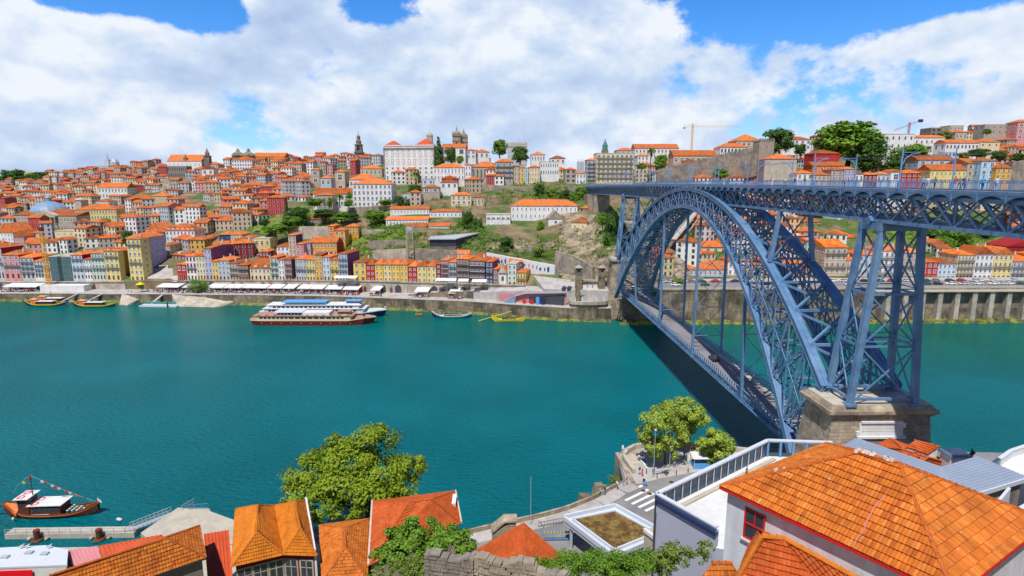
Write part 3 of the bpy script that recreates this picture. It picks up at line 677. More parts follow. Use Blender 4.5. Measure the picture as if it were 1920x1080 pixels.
# the river
m = MB(); m.face([(-4000, -200, 0), (4000, -200, 0), (4000, 420, 0), (-4000, 420, 0)]); setp(m.build('river', 'river_water'), kind='structure')
m = MB(); m.face([(-9000, -3000, -4), (9000, -3000, -4), (9000, 9000, -4), (-9000, 9000, -4)]); setp(m.build('ground', 'hill'), kind='structure')
SH = [(-400, 565), (0, 565), (120, 565), (240, 567), (360, 570), (480, 572), (600, 575), (760, 582), (880, 588), (980, 596), (1060, 602), (1150, 603)]
def shore(px): return atz(px, interp(SH, px), 0)
ZQ = [(-400, 4.2), (200, 4.4), (300, 5.0), (560, 5.6), (760, 6.0), (1150, 6.3)]
def quay():
    pxs = list(range(-400, 1151, 15))
    base = []; back = []
    for px in pxs:
        p = shore(px); c = tcol(px); q = aty(px, c[0][0], c[0][1]); z = interp(ZQ, px)
        base.append((p, z)); back.append(V(q.x, q.y, z))
    w = MB(); s = MB(); k = MB(); al = MB()
    for i in range(len(pxs)-1):
        (p, z), (p2, z2) = base[i], base[i+1]; b, b2 = back[i], back[i+1]
        w.face([(p.x, p.y, -3), (p2.x, p2.y, -3), (p2.x, p2.y, z2-.25), (p.x, p.y, z-.25)])
        k.hexa([(p.x, p.y-.12, z-.25), (p2.x, p2.y-.12, z2-.25), (p2.x, p2.y+.6, z2-.25), (p.x, p.y+.6, z-.25), (p.x, p.y-.12, z+.06), (p2.x, p2.y-.12, z2+.06), (p2.x, p2.y+.6, z2+.06), (p.x, p.y+.6, z+.06)])
        s.face([(p.x, p.y+.6, z), (p2.x, p2.y+.6, z2), (b2.x, b2.y-.5, z2), (b.x, b.y-.5, z)])
        r = random.Random(i)
        al.face([(p.x, p.y-1.0-r.random()*.8, -.3), (p2.x, p2.y-1.0-random.Random(i+1).random()*.8, -.3), (p2.x, p2.y-.02, 1.1), (p.x, p.y-.02, 1.1)])
    setp(w.build('quay_wall', 'quay_stone'), kind='structure'); setp(s.build('quay', 'paving'), kind='structure')
    setp(k.build('quay_edge', 'concrete'), kind='structure'); setp(al.build('riverbank', 'algae_rock'), kind='structure')
quay()
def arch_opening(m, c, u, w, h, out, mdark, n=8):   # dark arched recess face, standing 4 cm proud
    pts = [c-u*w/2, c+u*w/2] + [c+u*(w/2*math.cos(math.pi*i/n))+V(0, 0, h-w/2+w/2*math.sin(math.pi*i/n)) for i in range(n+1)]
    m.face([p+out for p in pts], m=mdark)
def arcade():      # the old wall with arched cellars along the quay, in four lengths
    for nm, a, b, lab in (('arcade_wall', -60, 236, 'grey stone terrace wall with small openings above the quay at the far left'),
                          ('arcade_wall', 348, 545, 'stone arcade wall behind the awnings, left stretch by the round clipped tree'),
                          ('arcade_wall', 545, 700, 'stone arcade wall behind the awnings, stretch under the blue topped house'),
                          ('arcade_wall', 700, 985, 'stone arcade wall with red and dark arches under the yellow houses')):
        P = [aty(px, 560, TY(px, 600)-.6) for px in (a, b)]
        z0 = interp(ZQ, (a+b)/2)-.5
        def top(px): c = tcol(px); return aty(px, c[0][0], c[0][1]).z
        p, q = V(aty(a, 540, tcol(a)[0][1]-.6).x, tcol(a)[0][1]-.6, 0), V(aty(b, 540, tcol(b)[0][1]-.6).x, tcol(b)[0][1]-.6, 0)
        T = thing(nm, lab, 'wall', p, 0); m = MB(); n = 6
        pts = []
        for i in range(n+1):
            px = lerp(a, b, i/n); Yb = tcol(px)[0][1]-.6; r = aty(px, 540, Yb); pts.append((V(r.x, Yb, 0), top(px)))
        for (u0, t0), (u1, t1) in zip(pts, pts[1:]):
            m.hexa([V(u0.x, u0.y-.5, z0), V(u1.x, u1.y-.5, z0), V(u1.x, u1.y+3, z0), V(u0.x, u0.y+3, z0), V(u0.x, u0.y-.5, t0), V(u1.x, u1.y-.5, t1), V(u1.x, u1.y+3, t1), V(u0.x, u0.y+3, t0)])
        wl = m.build('wall', 'stone_light', T, world=True)
        m = MB()
        for (u0, t0), (u1, t1) in zip(pts, pts[1:]):
            m.bar(V(u0.x, u0.y-.6, t0+.15), V(u1.x, u1.y-.6, t1+.15), .8, .4)
        m.build('coping', 'stone_light', T, world=True)
        x = a+6; rr = random.Random(a+5); i = 0
        while x < b-6:
            Yb = tcol(x)[0][1]-1.1; c = aty(x, 540, Yb); z = interp(ZQ, x); u = V(1, 0, 0)
            t = (pts[-1][0]-pts[0][0]).normalized(); h = top(x)-z
            m = MB(); big = rr.random() < .55; w = rr.uniform(2.4, 3.4) if big else 1.4
            k = 3 if rr.random() < .16 and a > 300 else 1
            outv = V(0, -.06, 0)
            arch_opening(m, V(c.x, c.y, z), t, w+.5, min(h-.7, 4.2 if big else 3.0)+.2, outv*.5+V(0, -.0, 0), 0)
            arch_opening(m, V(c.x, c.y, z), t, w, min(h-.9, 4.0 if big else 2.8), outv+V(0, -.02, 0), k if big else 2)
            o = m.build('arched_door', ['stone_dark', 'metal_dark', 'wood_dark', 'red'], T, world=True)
            x += rr.uniform(10, 17) if a > 300 else rr.uniform(14, 22); i += 1
arcade()
def bank_right():       # road terrace right of the bridge
    x0, x1 = 60, 420; Y0 = 252.0; zr = 15.0
    m = MB(); m.box(x0, x1, Y0, Y0+1.2, -3, zr); m.box(x0, x1, Y0-.25, Y0+1.35, zr-.35, zr-.003); T = thing('retaining_wall', 'long brown riverside retaining wall with buttressed dark bays right of the bridge', 'wall', (x0, Y0, 0))
    m2 = m.build('wall', 'quay_stone', T, world=True)
    m = MB(); m.box(x0, x1, Y0+.1, Y0+.5, zr+.75, zr+.95); x = x0
    while x < x1: m.box(x, x+.4, Y0+.15, Y0+.42, zr, zr+.75); x += 1.0
    m.build('balustrade', 'concrete', T, world=True)
    # bays between buttresses
    for i in range(30):
        x = 173.5+i*7.9
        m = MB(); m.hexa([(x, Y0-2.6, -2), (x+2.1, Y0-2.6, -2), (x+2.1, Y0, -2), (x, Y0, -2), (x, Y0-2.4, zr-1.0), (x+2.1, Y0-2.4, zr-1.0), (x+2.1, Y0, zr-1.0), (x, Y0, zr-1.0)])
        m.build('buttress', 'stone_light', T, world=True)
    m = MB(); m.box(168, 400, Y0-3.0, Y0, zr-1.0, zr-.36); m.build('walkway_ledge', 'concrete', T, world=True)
    m = MB(); m.box(166, 400, Y0-.06, Y0, 6.0, zr-1.02); m.build('bay_shade', 'stone_dark', T, world=True)  # flat dark sheet painting in the shade of the deep bays
    m = MB(); m.face([(x0, Y0+1.2, zr), (x1, Y0+1.2, zr), (x1, 290, zr+.1), (x0, 290, zr+.1)]); setp(m.build('road', 'asphalt'), kind='structure')
    m = MB(); m.box(x0, x1, Y0+1.2, Y0+4.5, zr-.1, zr+.13); setp(m.build('pavement', 'paving'), kind='structure')
    m = MB(); m.box(x0+20, x1, 273.5, 282, zr-.1, zr+.16); setp(m.build('pavement', 'paving'), kind='structure')
    m = MB(); x = 80
    while x < 400: m.face([(x, 264, zr+.07), (x+3, 264, zr+.07), (x+3, 264.2, zr+.07), (x, 264.2, zr+.07)]); x += 8
    setp(m.build('road_marking', 'road_paint'), kind='structure')
    m = MB(); r = random.Random(4); x = 55
    while x < 420:
        w = r.uniform(2, 6); h = r.uniform(.5, 2.0)
        m.frustum((x, Y0-2.5+r.uniform(-1, 1)), -1, h, w*.7, r.uniform(2, 3.4), w*.45, r.uniform(.8, 1.6)); x += w*.8
    setp(m.build('riverbank', 'algae_rock'), kind='structure')
bank_right()
def patch(name, mt, regs, kind, lab=None, up=.35, step=9):
    m = MB(); r = random.Random(3)
    for (a, b, c, d) in regs:
        nx, ny = max(2, int((c-a)/step)), max(2, int((d-b)/step*1.6)); g = [[G(lerp(a, c, i/nx), lerp(d, b, j/ny))+V(r.uniform(-.3, .3), r.uniform(-.8, .3), up+r.uniform(-.2, .3)) for j in range(ny+1)] for i in range(nx+1)]
        for i in range(nx):
            for j in range(ny):
                if (i in (0, nx-1) or j in (0, ny-1)) and r.random() < .55: continue
                m.face([g[i][j], g[i+1][j], g[i+1][j+1], g[i][j+1]])
    setp(m.build(name, mt), lab, kind=kind)
patch('cliff', 'rock', [(1048, 400, 1166, 546), (1168, 385, 1290, 530), (770, 468, 860, 520), (905, 452, 1045, 470)], 'structure', up=.6, step=6)
patch('grass_slope', 'grass', [(470, 404, 640, 440), (640, 440, 702, 492), (700, 430, 764, 466), (1290, 313, 1432, 338), (1640, 425, 1895, 474), (540, 388, 735, 404)], 'structure')
patch('square', 'paving', [(268, 498, 334, 530)], 'structure', up=.25)
# ==== BUILDINGS
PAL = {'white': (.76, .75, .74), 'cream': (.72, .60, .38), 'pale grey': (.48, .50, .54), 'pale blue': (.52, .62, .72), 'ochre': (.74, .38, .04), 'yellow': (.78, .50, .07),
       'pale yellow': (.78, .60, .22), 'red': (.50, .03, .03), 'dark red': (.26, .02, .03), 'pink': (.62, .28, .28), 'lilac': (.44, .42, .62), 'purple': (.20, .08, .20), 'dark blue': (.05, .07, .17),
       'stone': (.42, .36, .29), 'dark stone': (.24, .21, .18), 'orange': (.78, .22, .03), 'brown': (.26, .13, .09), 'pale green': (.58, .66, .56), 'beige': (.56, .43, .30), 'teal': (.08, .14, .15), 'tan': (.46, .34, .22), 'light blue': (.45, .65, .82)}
ROOFC = 'roof_far'
WIN = {}
def window_mesh(style):
    if style in WIN: return WIN[style]
    m = MB()      # unit window: 1 wide, 1 high, faces -Y, origin at its bottom centre
    if style == 'arched':
        m.face([(-.5, -.05, 0), (.5, -.05, 0)] + [(.5*math.cos(math.pi*i/8), -.05, .8+.2*math.sin(math.pi*i/8)) for i in range(9)], m=0)
        m.face([(-.36, -.08, .06), (.36, -.08, .06)] + [(.36*math.cos(math.pi*i/8), -.08, .74+.17*math.sin(math.pi*i/8)) for i in range(9)], m=1)
        m.box(-.36, .36, -.1, -.08, .42, .46, 0); m.box(-.03, .03, -.1, -.08, .06, .9, 0)
    elif style == 'dark':
        m.box(-.5, .5, -.05, .05, 0, 1, 1)
    elif style == 'door':
        m.box(-.5, .5, -.06, .05, 0, 1, 0); m.box(-.4, .4, -.1, -.055, 0, .93, 1)
    else:
        m.box(-.5, .5, -.06, .05, 0, 1, 0); m.box(-.39, .39, -.09, -.055, .06, .93, 1)
        m.box(-.03, .03, -.11, -.085, .06, .93, 0); m.box(-.39, .39, -.11, -.085, .56, .6, 0); m.box(-.58, .58, -.2, -.02, -.06, 0, 0)
    o = m.build('window', {'door': ['stone_light', 'wood_dark'], 'teal': ['window_white', 'glass_teal'], 'stonearch': ['stone_light', 'glass'], 'arched': ['stone', 'window_white'], 'redframe': ['red', 'glass'], 'stoneframe': ['stone_light', 'glass']}.get(style, ['window_white', 'glass']))
    COL.objects.unlink(o); WIN[style] = o.data; bpy.data.objects.remove(o)
    return WIN[style]
def put_window(parent, style, x, y, z, w, h, rz=0, name='window'):
    o = bpy.data.objects.new(name, window_mesh(style)); COL.objects.link(o); o.parent = parent
    o.location = (x, y, z); o.scale = (w, 1, h); o.rotation_euler = (0, 0, rz); return o
def roof_faces(m, w, d, h, kind, rise, ov=.35):
    # footprint x -w/2..w/2, y 0..d, eaves at h
    x0, x1, y0, y1 = -w/2-ov, w/2+ov, -ov, d+ov; t = .14
    W, D = x1-x0, y1-y0
    if kind == 'flat':
        m.box(x0+ov-.1, x1-ov+.1, y0+ov-.1, y1-ov+.1, h+.003, h+.5); return
    m.box(x0, x1, y0, y1, h-.02, h+t)
    z = h+t+.003; zt = z+rise
    A, B, C, E = (x0, y0, z), (x1, y0, z), (x1, y1, z), (x0, y1, z)
    if kind == 'pyr':
        P = ((x0+x1)/2, (y0+y1)/2, zt)
        for a, b in ((A, B), (B, C), (C, E), (E, A)): m.face([a, b, P])
    elif kind == 'gx':        # ridge runs left to right
        P, Q = (x0, (y0+y1)/2, zt), (x1, (y0+y1)/2, zt); m.face([A, B, Q, P]); m.face([C, E, P, Q]); m.face([B, C, Q]); m.face([E, A, P])
    elif kind == 'gy':        # ridge runs front to back
        P, Q = ((x0+x1)/2, y0, zt), ((x0+x1)/2, y1, zt); m.face([A, B, P]); m.face([B, C, Q, P]); m.face([C, E, Q]); m.face([E, A, P, Q])
    else:
        if W >= D: P, Q = (x0+D/2*.95, (y0+y1)/2, zt), (x1-D/2*.95, (y0+y1)/2, zt); m.face([A, B, Q, P]); m.face([C, E, P, Q]); m.face([B, C, Q]); m.face([E, A, P])
        else: P, Q = ((x0+x1)/2, y0+W/2*.95, zt), ((x0+x1)/2, y1-W/2*.95, zt); m.face([A, B, P]); m.face([B, C, Q, P]); m.face([C, E, Q]); m.face([E, A, P, Q])
def wall_mesh(m, w, d, h, nx=0, ny=0, nf=0, sink=5.0, gable=None):
    P = [(-w/2, 0), (w/2, 0), (w/2, d), (-w/2, d)]
    for i in range(4):
        a, b = P[i], P[(i+1) % 4]; n = nx if i % 2 == 0 else ny
        m.face([(a[0], a[1], 0), (b[0], b[1], 0), (b[0], b[1], h), (a[0], a[1], h)], uv=[(0, 0.001), (n, 0.001), (n, nf), (0, nf)])
        m.face([(a[0], a[1], -sink), (b[0], b[1], -sink), (b[0], b[1], 0), (a[0], a[1], 0)], uv=[(0, -5), (0, -5), (0, -1), (0, -1)])
    m.face([(p[0], p[1], h) for p in P], uv=[(0, -5)]*4)
HAND = []      # picture rectangles already taken by hand placed buildings
HOUSES = 0
def building(x0, x1, ye, yb, col, Y=None, Yr=None, dep=11, roof='hip', rise=None, nf=4, nx=3, win='plain', wscale=(.52, .56), label='', cat='house', name=None, group=None,
             ground=None, balcony=0, chimney=0, side=True, roofmat=None, sidecol=None, parapet=False, wallmat='plaster', first=0.0, dormer=0, nolink=False):
    global HOUSES
    Y = Y if Y else TY((x0+x1)/2, yb); Yr = Yr if Yr else Y
    p, q = aty(x0, yb, Y), aty(x1, yb, Yr); top = aty((x0+x1)/2, ye, (Y+Yr)/2)
    z = min(p.z, q.z); h = top.z - z; w = math.hypot(q.x-p.x, q.y-p.y); rz = math.atan2(q.y-p.y, q.x-p.x)
    c = (p+q)/2
    T = thing(name or 'house', label, cat, (c.x, c.y, z), rz, group)
    HAND.append((x0, x1, ye-4, yb))
    if cat == 'house': HOUSES += 1
    m = MB(); wall_mesh(m, w, dep, h); wl = m.build('wall', wallmat, T); wl.color = (*PAL[col], 1) if isinstance(col, str) else (*col, 1)
    rise = rise if rise is not None else min(w, dep)*.22
    m = MB(); roof_faces(m, w, dep, h, roof, rise); rf = m.build('roof', roofmat or (ROOFC if roof != 'flat' else 'concrete'), T)
    if sidecol:      # side wall in another colour; dark ones paint in shade on unlit sides
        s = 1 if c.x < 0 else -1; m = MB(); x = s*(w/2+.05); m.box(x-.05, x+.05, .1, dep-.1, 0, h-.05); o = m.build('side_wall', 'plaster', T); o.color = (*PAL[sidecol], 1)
    fh = (h-first)/nf; cw = w/nx
    for f in range(nf):
        for k in range(nx):
            xx = -w/2+(k+.5)*cw; zz = first+f*fh
            if f == 0 and ground:
                put_window(T, ground, xx, 0, zz+.05, cw*.5, fh*.78, name='door' if ground == 'door' else 'window')
            else: put_window(T, win, xx, 0, zz+fh*(1-wscale[1])*.55, cw*wscale[0], fh*wscale[1])
    if side and not sidecol:
        s = 1 if c.x < 0 else -1; n = max(1, int(dep/4.5)); sw = dep/n
        for f in range(1, nf):
            for k in range(n): put_window(T, win, s*w/2, (k+.5)*sw, first+f*fh+fh*.28, min(sw*.35, 1.3), fh*.5, rz=s*math.pi/2)
    for f in range(1, nf):
        if balcony and (f % balcony == 0 or balcony == 1):
            m = MB(); zz = first+f*fh; m.box(-w/2+.15, w/2-.15, -.8, -.02, zz-.02, zz+.12); m.box(-w/2+.15, w/2-.15, -.82, -.76, zz+.95, zz+1.05)
            k = -w/2+.2
            while k < w/2-.2: m.box(k, k+.06, -.81, -.77, zz+.12, zz+.95); k += .45
            m.build('balcony', 'metal_dark', T)
    if chimney:
        for k in range(chimney):
            r = random.Random(int(x0)*7+k); xx = r.uniform(-w*.3, w*.3); yy = r.uniform(dep*.3, dep*.8)
            m = MB(); m.box(xx-.35, xx+.35, yy-.3, yy+.3, h+.2, h+rise+1.0); m.box(xx-.45, xx+.45, yy-.4, yy+.4, h+rise+1.0, h+rise+1.15); o = m.build('chimney', 'plaster', rf); o.color = (.7, .62, .55, 1)
    if dormer:
        for k in range(dormer):
            xx = -w/2+(k+.5)*w/dormer; m = MB(); m.box(xx-.8, xx+.8, 1.0, 3.2, h+.3, h+1.75); o = m.build('dormer', 'plaster', rf); o.color = (.75, .72, .68, 1)
            m = MB(); m.hexa([(xx-1, .8, h+1.76), (xx+1, .8, h+1.76), (xx+1, 3.6, h+1.76), (xx-1, 3.6, h+1.76), (xx-.05, .8, h+2.4), (xx+.05, .8, h+2.4), (xx+.05, 3.6, h+2.4), (xx-.05, 3.6, h+2.4)]); m.build('dormer_roof', ROOFC, rf)
    return T, w, h, dep, rf, wl
def ordinal(i): return ['first', 'second', 'third', 'fourth', 'fifth', 'sixth', 'seventh', 'eighth', 'ninth', 'tenth', 'eleventh', 'twelfth', 'thirteenth', 'fourteenth', 'fifteenth', 'sixteenth', 'seventeenth', 'eighteenth', 'nineteenth', 'twentieth'][i] if i < 20 else '%dth' % (i+1)
def row(entries, where, group, **kw):
    """a terrace of houses: the label gives colour, build and place among its neighbours"""
    n = len(entries); cnt = {}
    for e in entries: cnt[e[4]] = cnt.get(e[4], 0)+1
    seen = {}
    for i, e in enumerate(entries):
        x0, x1, ye, yb, col, opt = e; k = seen.get(col, 0); seen[col] = k+1
        nm = 'narrow' if x1-x0 < 15 else 'wide' if x1-x0 > 28 else ''
        nth = 'the only %s house' % col if cnt[col] == 1 else ('%s %s house from the left' % (ordinal(k), col))
        lab = ('%s in %s' % (nth, where))
        if 'tag' in opt: opt = dict(opt); lab += ', '+opt.pop('tag')
        o = dict(kw); o.update(opt)
        building(x0, x1, ye, yb, col, label=lab.strip(), group=group, **o)
def YW(px): return tcol(px)[0][1]+.6
def wf(x0, x1, ye, yb, col, **o):
    o.setdefault('Y', YW(x0)); o.setdefault('Yr', YW(x1)); return (x0, x1, ye, yb, col, o)
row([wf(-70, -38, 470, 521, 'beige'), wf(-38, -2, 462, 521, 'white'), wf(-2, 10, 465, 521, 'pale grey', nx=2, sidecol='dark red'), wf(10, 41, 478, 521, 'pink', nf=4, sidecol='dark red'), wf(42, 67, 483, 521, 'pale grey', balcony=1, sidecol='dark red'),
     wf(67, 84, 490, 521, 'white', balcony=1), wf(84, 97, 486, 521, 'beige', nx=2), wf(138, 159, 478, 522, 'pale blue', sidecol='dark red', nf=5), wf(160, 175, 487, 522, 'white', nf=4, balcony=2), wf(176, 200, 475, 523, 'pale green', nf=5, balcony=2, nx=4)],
    'the far left riverfront row', 'houses of the far left riverfront row', balcony=2, ground='door', chimney=1, dep=14)
building(97, 138, 482, 522, 'teal', Y=YW(97), Yr=YW(138), roof='flat', nf=4, nx=4, dep=15, wscale=(.12, .1), wallmat='plaster', label='building wrapped in dark teal scaffold netting behind the yellow crane', cat='house', side=False, group='houses of the far left riverfront row')
building(201, 227, 471, 524, 'pale yellow', Y=YW(201), Yr=YW(227), dep=4, nf=5, nx=3, ground='door', balcony=2, label='pale yellow corner house front with white bay, left of the square', roof='gy', side=False)
o = building(201.5, 226.5, 472, 524, 'ochre', Y=YW(214)+4.2, Yr=YW(214)+3.2, dep=12, nf=5, nx=3, ground='door', label='ochre long side of the corner house facing the square', balcony=2, dormer=2)
building(246, 271, 448, 527, 'pale yellow', Y=318, Yr=317, dep=7, nf=7, nx=3, ground='stonearch', balcony=3, label='tall pale yellow seven storey corner house on the riverside square', roof='hip', rise=1.2, chimney=1)
building(246.5, 270.5, 447, 526, 'lilac', Y=325.4, Yr=324.4, dep=20, nf=7, nx=3, ground='stonearch', balcony=3, label='tall lilac house joined behind the tall pale yellow corner house', roof='hip', rise=2.5)
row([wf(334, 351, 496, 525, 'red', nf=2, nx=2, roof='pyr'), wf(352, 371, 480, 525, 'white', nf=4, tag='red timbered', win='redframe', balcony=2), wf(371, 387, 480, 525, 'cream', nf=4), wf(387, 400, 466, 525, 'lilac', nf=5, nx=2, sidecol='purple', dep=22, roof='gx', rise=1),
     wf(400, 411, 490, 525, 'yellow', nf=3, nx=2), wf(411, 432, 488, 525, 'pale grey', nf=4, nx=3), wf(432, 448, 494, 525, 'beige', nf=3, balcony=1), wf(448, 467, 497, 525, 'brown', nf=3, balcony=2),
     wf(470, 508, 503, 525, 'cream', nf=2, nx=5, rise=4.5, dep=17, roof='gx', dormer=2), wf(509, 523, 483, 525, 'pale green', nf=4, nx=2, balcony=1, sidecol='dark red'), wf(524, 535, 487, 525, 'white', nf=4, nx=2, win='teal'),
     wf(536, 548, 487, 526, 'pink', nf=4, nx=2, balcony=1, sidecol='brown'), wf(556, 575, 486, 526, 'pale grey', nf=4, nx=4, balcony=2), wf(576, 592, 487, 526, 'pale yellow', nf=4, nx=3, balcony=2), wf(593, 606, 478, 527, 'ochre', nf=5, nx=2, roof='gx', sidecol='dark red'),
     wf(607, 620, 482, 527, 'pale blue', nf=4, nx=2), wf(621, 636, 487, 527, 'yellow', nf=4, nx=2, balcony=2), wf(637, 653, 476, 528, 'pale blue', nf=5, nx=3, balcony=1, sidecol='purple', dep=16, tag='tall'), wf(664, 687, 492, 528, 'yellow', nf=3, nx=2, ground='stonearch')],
    'the middle riverfront row', 'houses of the middle riverfront row', ground='door', dep=12, chimney=1)
row([wf(688, 703, 497, 529, 'red', nf=3, nx=2), wf(704, 719, 496, 529, 'yellow', nf=3, nx=2), wf(720, 735, 496, 529, 'pale yellow', nf=3, nx=2), wf(736, 750, 496, 529, 'yellow', nf=3, nx=2), wf(751, 765, 496, 530, 'yellow', nf=3, nx=2),
     wf(766, 782, 500, 530, 'red', nf=3, nx=2), wf(783, 800, 499, 530, 'pale yellow', nf=3, nx=2), wf(801, 818, 499, 531, 'pale yellow', nf=3, nx=2)],
    'the matching red and yellow terrace', 'red and yellow terrace houses', dep=10, roof='pyr', rise=2.6, wscale=(.5, .45), side=False)
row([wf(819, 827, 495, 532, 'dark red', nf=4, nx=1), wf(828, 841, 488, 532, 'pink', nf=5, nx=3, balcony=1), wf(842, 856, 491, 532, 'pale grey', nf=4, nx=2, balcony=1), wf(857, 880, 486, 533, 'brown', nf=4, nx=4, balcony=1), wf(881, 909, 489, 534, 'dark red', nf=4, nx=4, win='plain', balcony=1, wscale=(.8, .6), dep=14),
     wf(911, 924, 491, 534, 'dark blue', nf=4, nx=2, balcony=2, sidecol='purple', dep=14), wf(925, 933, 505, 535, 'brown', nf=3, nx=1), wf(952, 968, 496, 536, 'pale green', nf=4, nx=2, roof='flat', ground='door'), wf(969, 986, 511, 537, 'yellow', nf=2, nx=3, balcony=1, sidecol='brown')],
    'the right riverfront row by the small chapel', 'houses of the right riverfront row', dep=11, chimney=1)
building(858, 880, 476, 487, 'white', Y=300, dep=12, nf=1, nx=3, label='white rooftop storey with orange roof above the brown balconied house', roof='gx', sidecol='red')
building(896, 912, 480, 492, 'red', Y=302, dep=8, nf=1, nx=2, label='small red rooftop house behind the dark red glazed balconies', roof='hip', side=False)
building(957, 980, 492, 520, 'dark blue', Y=292, dep=10, nf=3, nx=2, label='dark blue house with turquoise painted window behind the pale green one', roof='gx', win='teal', sidecol='brown')
# chapel
T, w, h, dep, rf, wl = building(934, 951, 512, 536, 'white', Y=YW(934), Yr=YW(951), dep=10, nf=1, nx=1, roof='gy', rise=3.0, win='stoneframe', wscale=(.3, .4), first=1.0, side=False, label='small white riverside chapel with stone scrolled gable between brown and pale green houses', cat='chapel', name='chapel')
m = MB(); m.frustum((0, -.25), h, h+2.6, w*.5, .3, w*.18, .3); m.frustum((0, -.25), h+2.6, h+5, .8, .35, .6, .3); m.box(-.08, .08, -.3, -.15, h+5, h+6.4); m.box(-.45, .45, -.3, -.15, h+5.7, h+5.85); m.build('gable', 'stone_light', T)
m = MB(); m.box(-w/2-.15, -w/2+.5, -.3, .2, 0, h); m.box(w/2-.5, w/2+.15, -.3, .2, 0, h); m.box(-w/2-.2, w/2+.2, -.35, .2, h-.35, h); m.build('pilaster', 'stone_light', T)
# ---- right of the bridge, along the riverside road
def rb(x0, x1, ye, yb, col, **o): o.setdefault('Y', 283); return (x0, x1, ye, yb, col, o)
row([rb(1262, 1289, 507, 530, 'cream', nf=2, nx=1, side=False, roof='gx'), rb(1290, 1362, 505, 531, 'pale grey', nf=2, nx=8, dep=13, Y=282, roof='gx', rise=3.4, wscale=(.4, .6)), rb(1363, 1392, 490, 530, 'white', nf=3, nx=3), rb(1393, 1425, 497, 530, 'ochre', nf=3, nx=3), rb(1426, 1462, 488, 530, 'beige', nf=3, nx=4), rb(1463, 1504, 494, 530, 'pink', nf=3, nx=4, balcony=1),
     rb(1542, 1583, 464, 527, 'beige', nf=5, nx=4, balcony=2, ground='stonearch', dep=20, roof='gx', rise=3.2, roofmat='roof_yellow', dormer=0), rb(1584, 1606, 488, 527, 'cream', nf=3, nx=4, ground='stonearch', balcony=1), rb(1607, 1642, 478, 527, 'pale grey', nf=4, nx=4, ground='door', roofmat='roof_yellow'),
     rb(1643, 1682, 470, 527, 'white', nf=4, nx=4, balcony=1, ground='door'), rb(1683, 1725, 474, 527, 'stone', nf=4, nx=5, balcony=2, ground='door'), rb(1726, 1755, 492, 526, 'red', nf=3, nx=3, ground='door'), rb(1756, 1789, 494, 526, 'pale blue', nf=3, nx=4, ground='door'),
     rb(1790, 1822, 478, 526, 'cream', nf=4, nx=5, balcony=1, ground='door', roofmat='roof_yellow'), rb(1823, 1857, 477, 526, 'white', nf=4, nx=4, balcony=2, ground='stonearch', roof='gy', rise=3.5), rb(1858, 1893, 477, 526, 'pale yellow', nf=4, nx=4, balcony=2, ground='stonearch', roof='gy', rise=3.5), rb(1894, 1940, 490, 526, 'pale grey', nf=3, nx=6, ground='stonearch', balcony=1), rb(1941, 1990, 480, 526, 'ochre', nf=3, nx=5), rb(1991, 2050, 476, 526, 'white', nf=4, nx=5)],
    'the roadside row right of the bridge', 'houses of the roadside row right of the bridge', dep=14, chimney=1, side=True)
building(1305, 1362, 463, 492, 'cream', Y=300, dep=12, nf=2, nx=4, label='cream upper house with red awning roof above the long grey roadside house', roof='hip')
building(1503, 1537, 416, 458, 'tan', Y=335, dep=12, nf=3, nx=3, balcony=1, label='tan stucco house with dark balconies just under the deck girder')
building(1540, 1574, 408, 440, 'light blue', Y=345, dep=12, nf=2, nx=4, label='pale blue and white house under the deck girder', roof='flat')
building(1480, 1502, 425, 450, 'white', Y=332, dep=10, nf=2, nx=2, label='white house with orange roof seen through the arch beside the tan one')
building(1572, 1635, 424, 431, 'beige', Y=350, dep=9, nf=1, nx=8, label='long low beige shed with orange roof under the deck', cat='shed', name='shed', roof='gx', rise=1.5)
building(1586, 1610, 446, 462, 'stone', Y=318, dep=10, nf=1, nx=2, roof='gy', label='small stone cottage with gabled orange roof left of the near tower')
building(1882, 1990, 462, 500, 'dark red', Y=300, dep=14, nf=2, nx=1, wscale=(.02, .02), roof='gy', rise=5, roofmat='dark_red', label='blank dark red gabled hall at the right edge under the deck', cat='hall', name='hall', side=False)
# ---- landmarks on the hill
# bishop's palace
T, w, h, dep, rf, wl = building(722, 815, 274, 340, 'white', Y=470, Yr=462, dep=26, roof='hip', rise=1.5, nf=5, nx=9, win='plain', wscale=(.01, .01), side=False,
    label='huge white palace with rows of ornate stone framed windows on the hilltop', cat='palace', name='palace', sidecol='dark stone')  # dark side colour paints in shade on the white palace's flank
cw = w/9
for k in range(9):
    xx = -w/2+(k+.5)*cw
    put_window(T, 'arched', xx, 0, h*.70, 2.0, h*.18); put_window(T, 'arched', xx, 0, h*.47, 2.0, h*.17)
    put_window(T, 'stoneframe', xx, 0, h*.36, 1.6, 1.2); put_window(T, 'stoneframe', xx, 0, h*.24, 1.2, 1.3); put_window(T, 'plain', xx, 0, h*.05, 1.8, h*.11)
m = MB(); m.box(-w/2-.6, w/2+.6, -.7, .3, h*.93, h*.955); m.box(-w/2-.5, w/2+.5, -.35, .2, 0, .8); m.build('cornice', 'stone', T)
m = MB(); m.box(-w/2-.35, -w/2+.6, -.3, .3, 0, h*.93); m.box(w/2-.6, w/2+.35, -.3, .3, 0, h*.93); m.build('corner_stone', 'stone', T)
m = MB(); m.box(-w/2-.1, w/2+.1, -.1, .3, h*.955, h+1.0); m.build('attic', 'white', T)
for xx, s in ((-w/2+6, 1), (w/2-8.5, 1.25)):
    m = MB(); m.frustum((xx, 6), h+1.0, h+4.6*s, 5.5*s, 5.5, .5, .5); m.build('corner_roof', 'sheet_red', rf)
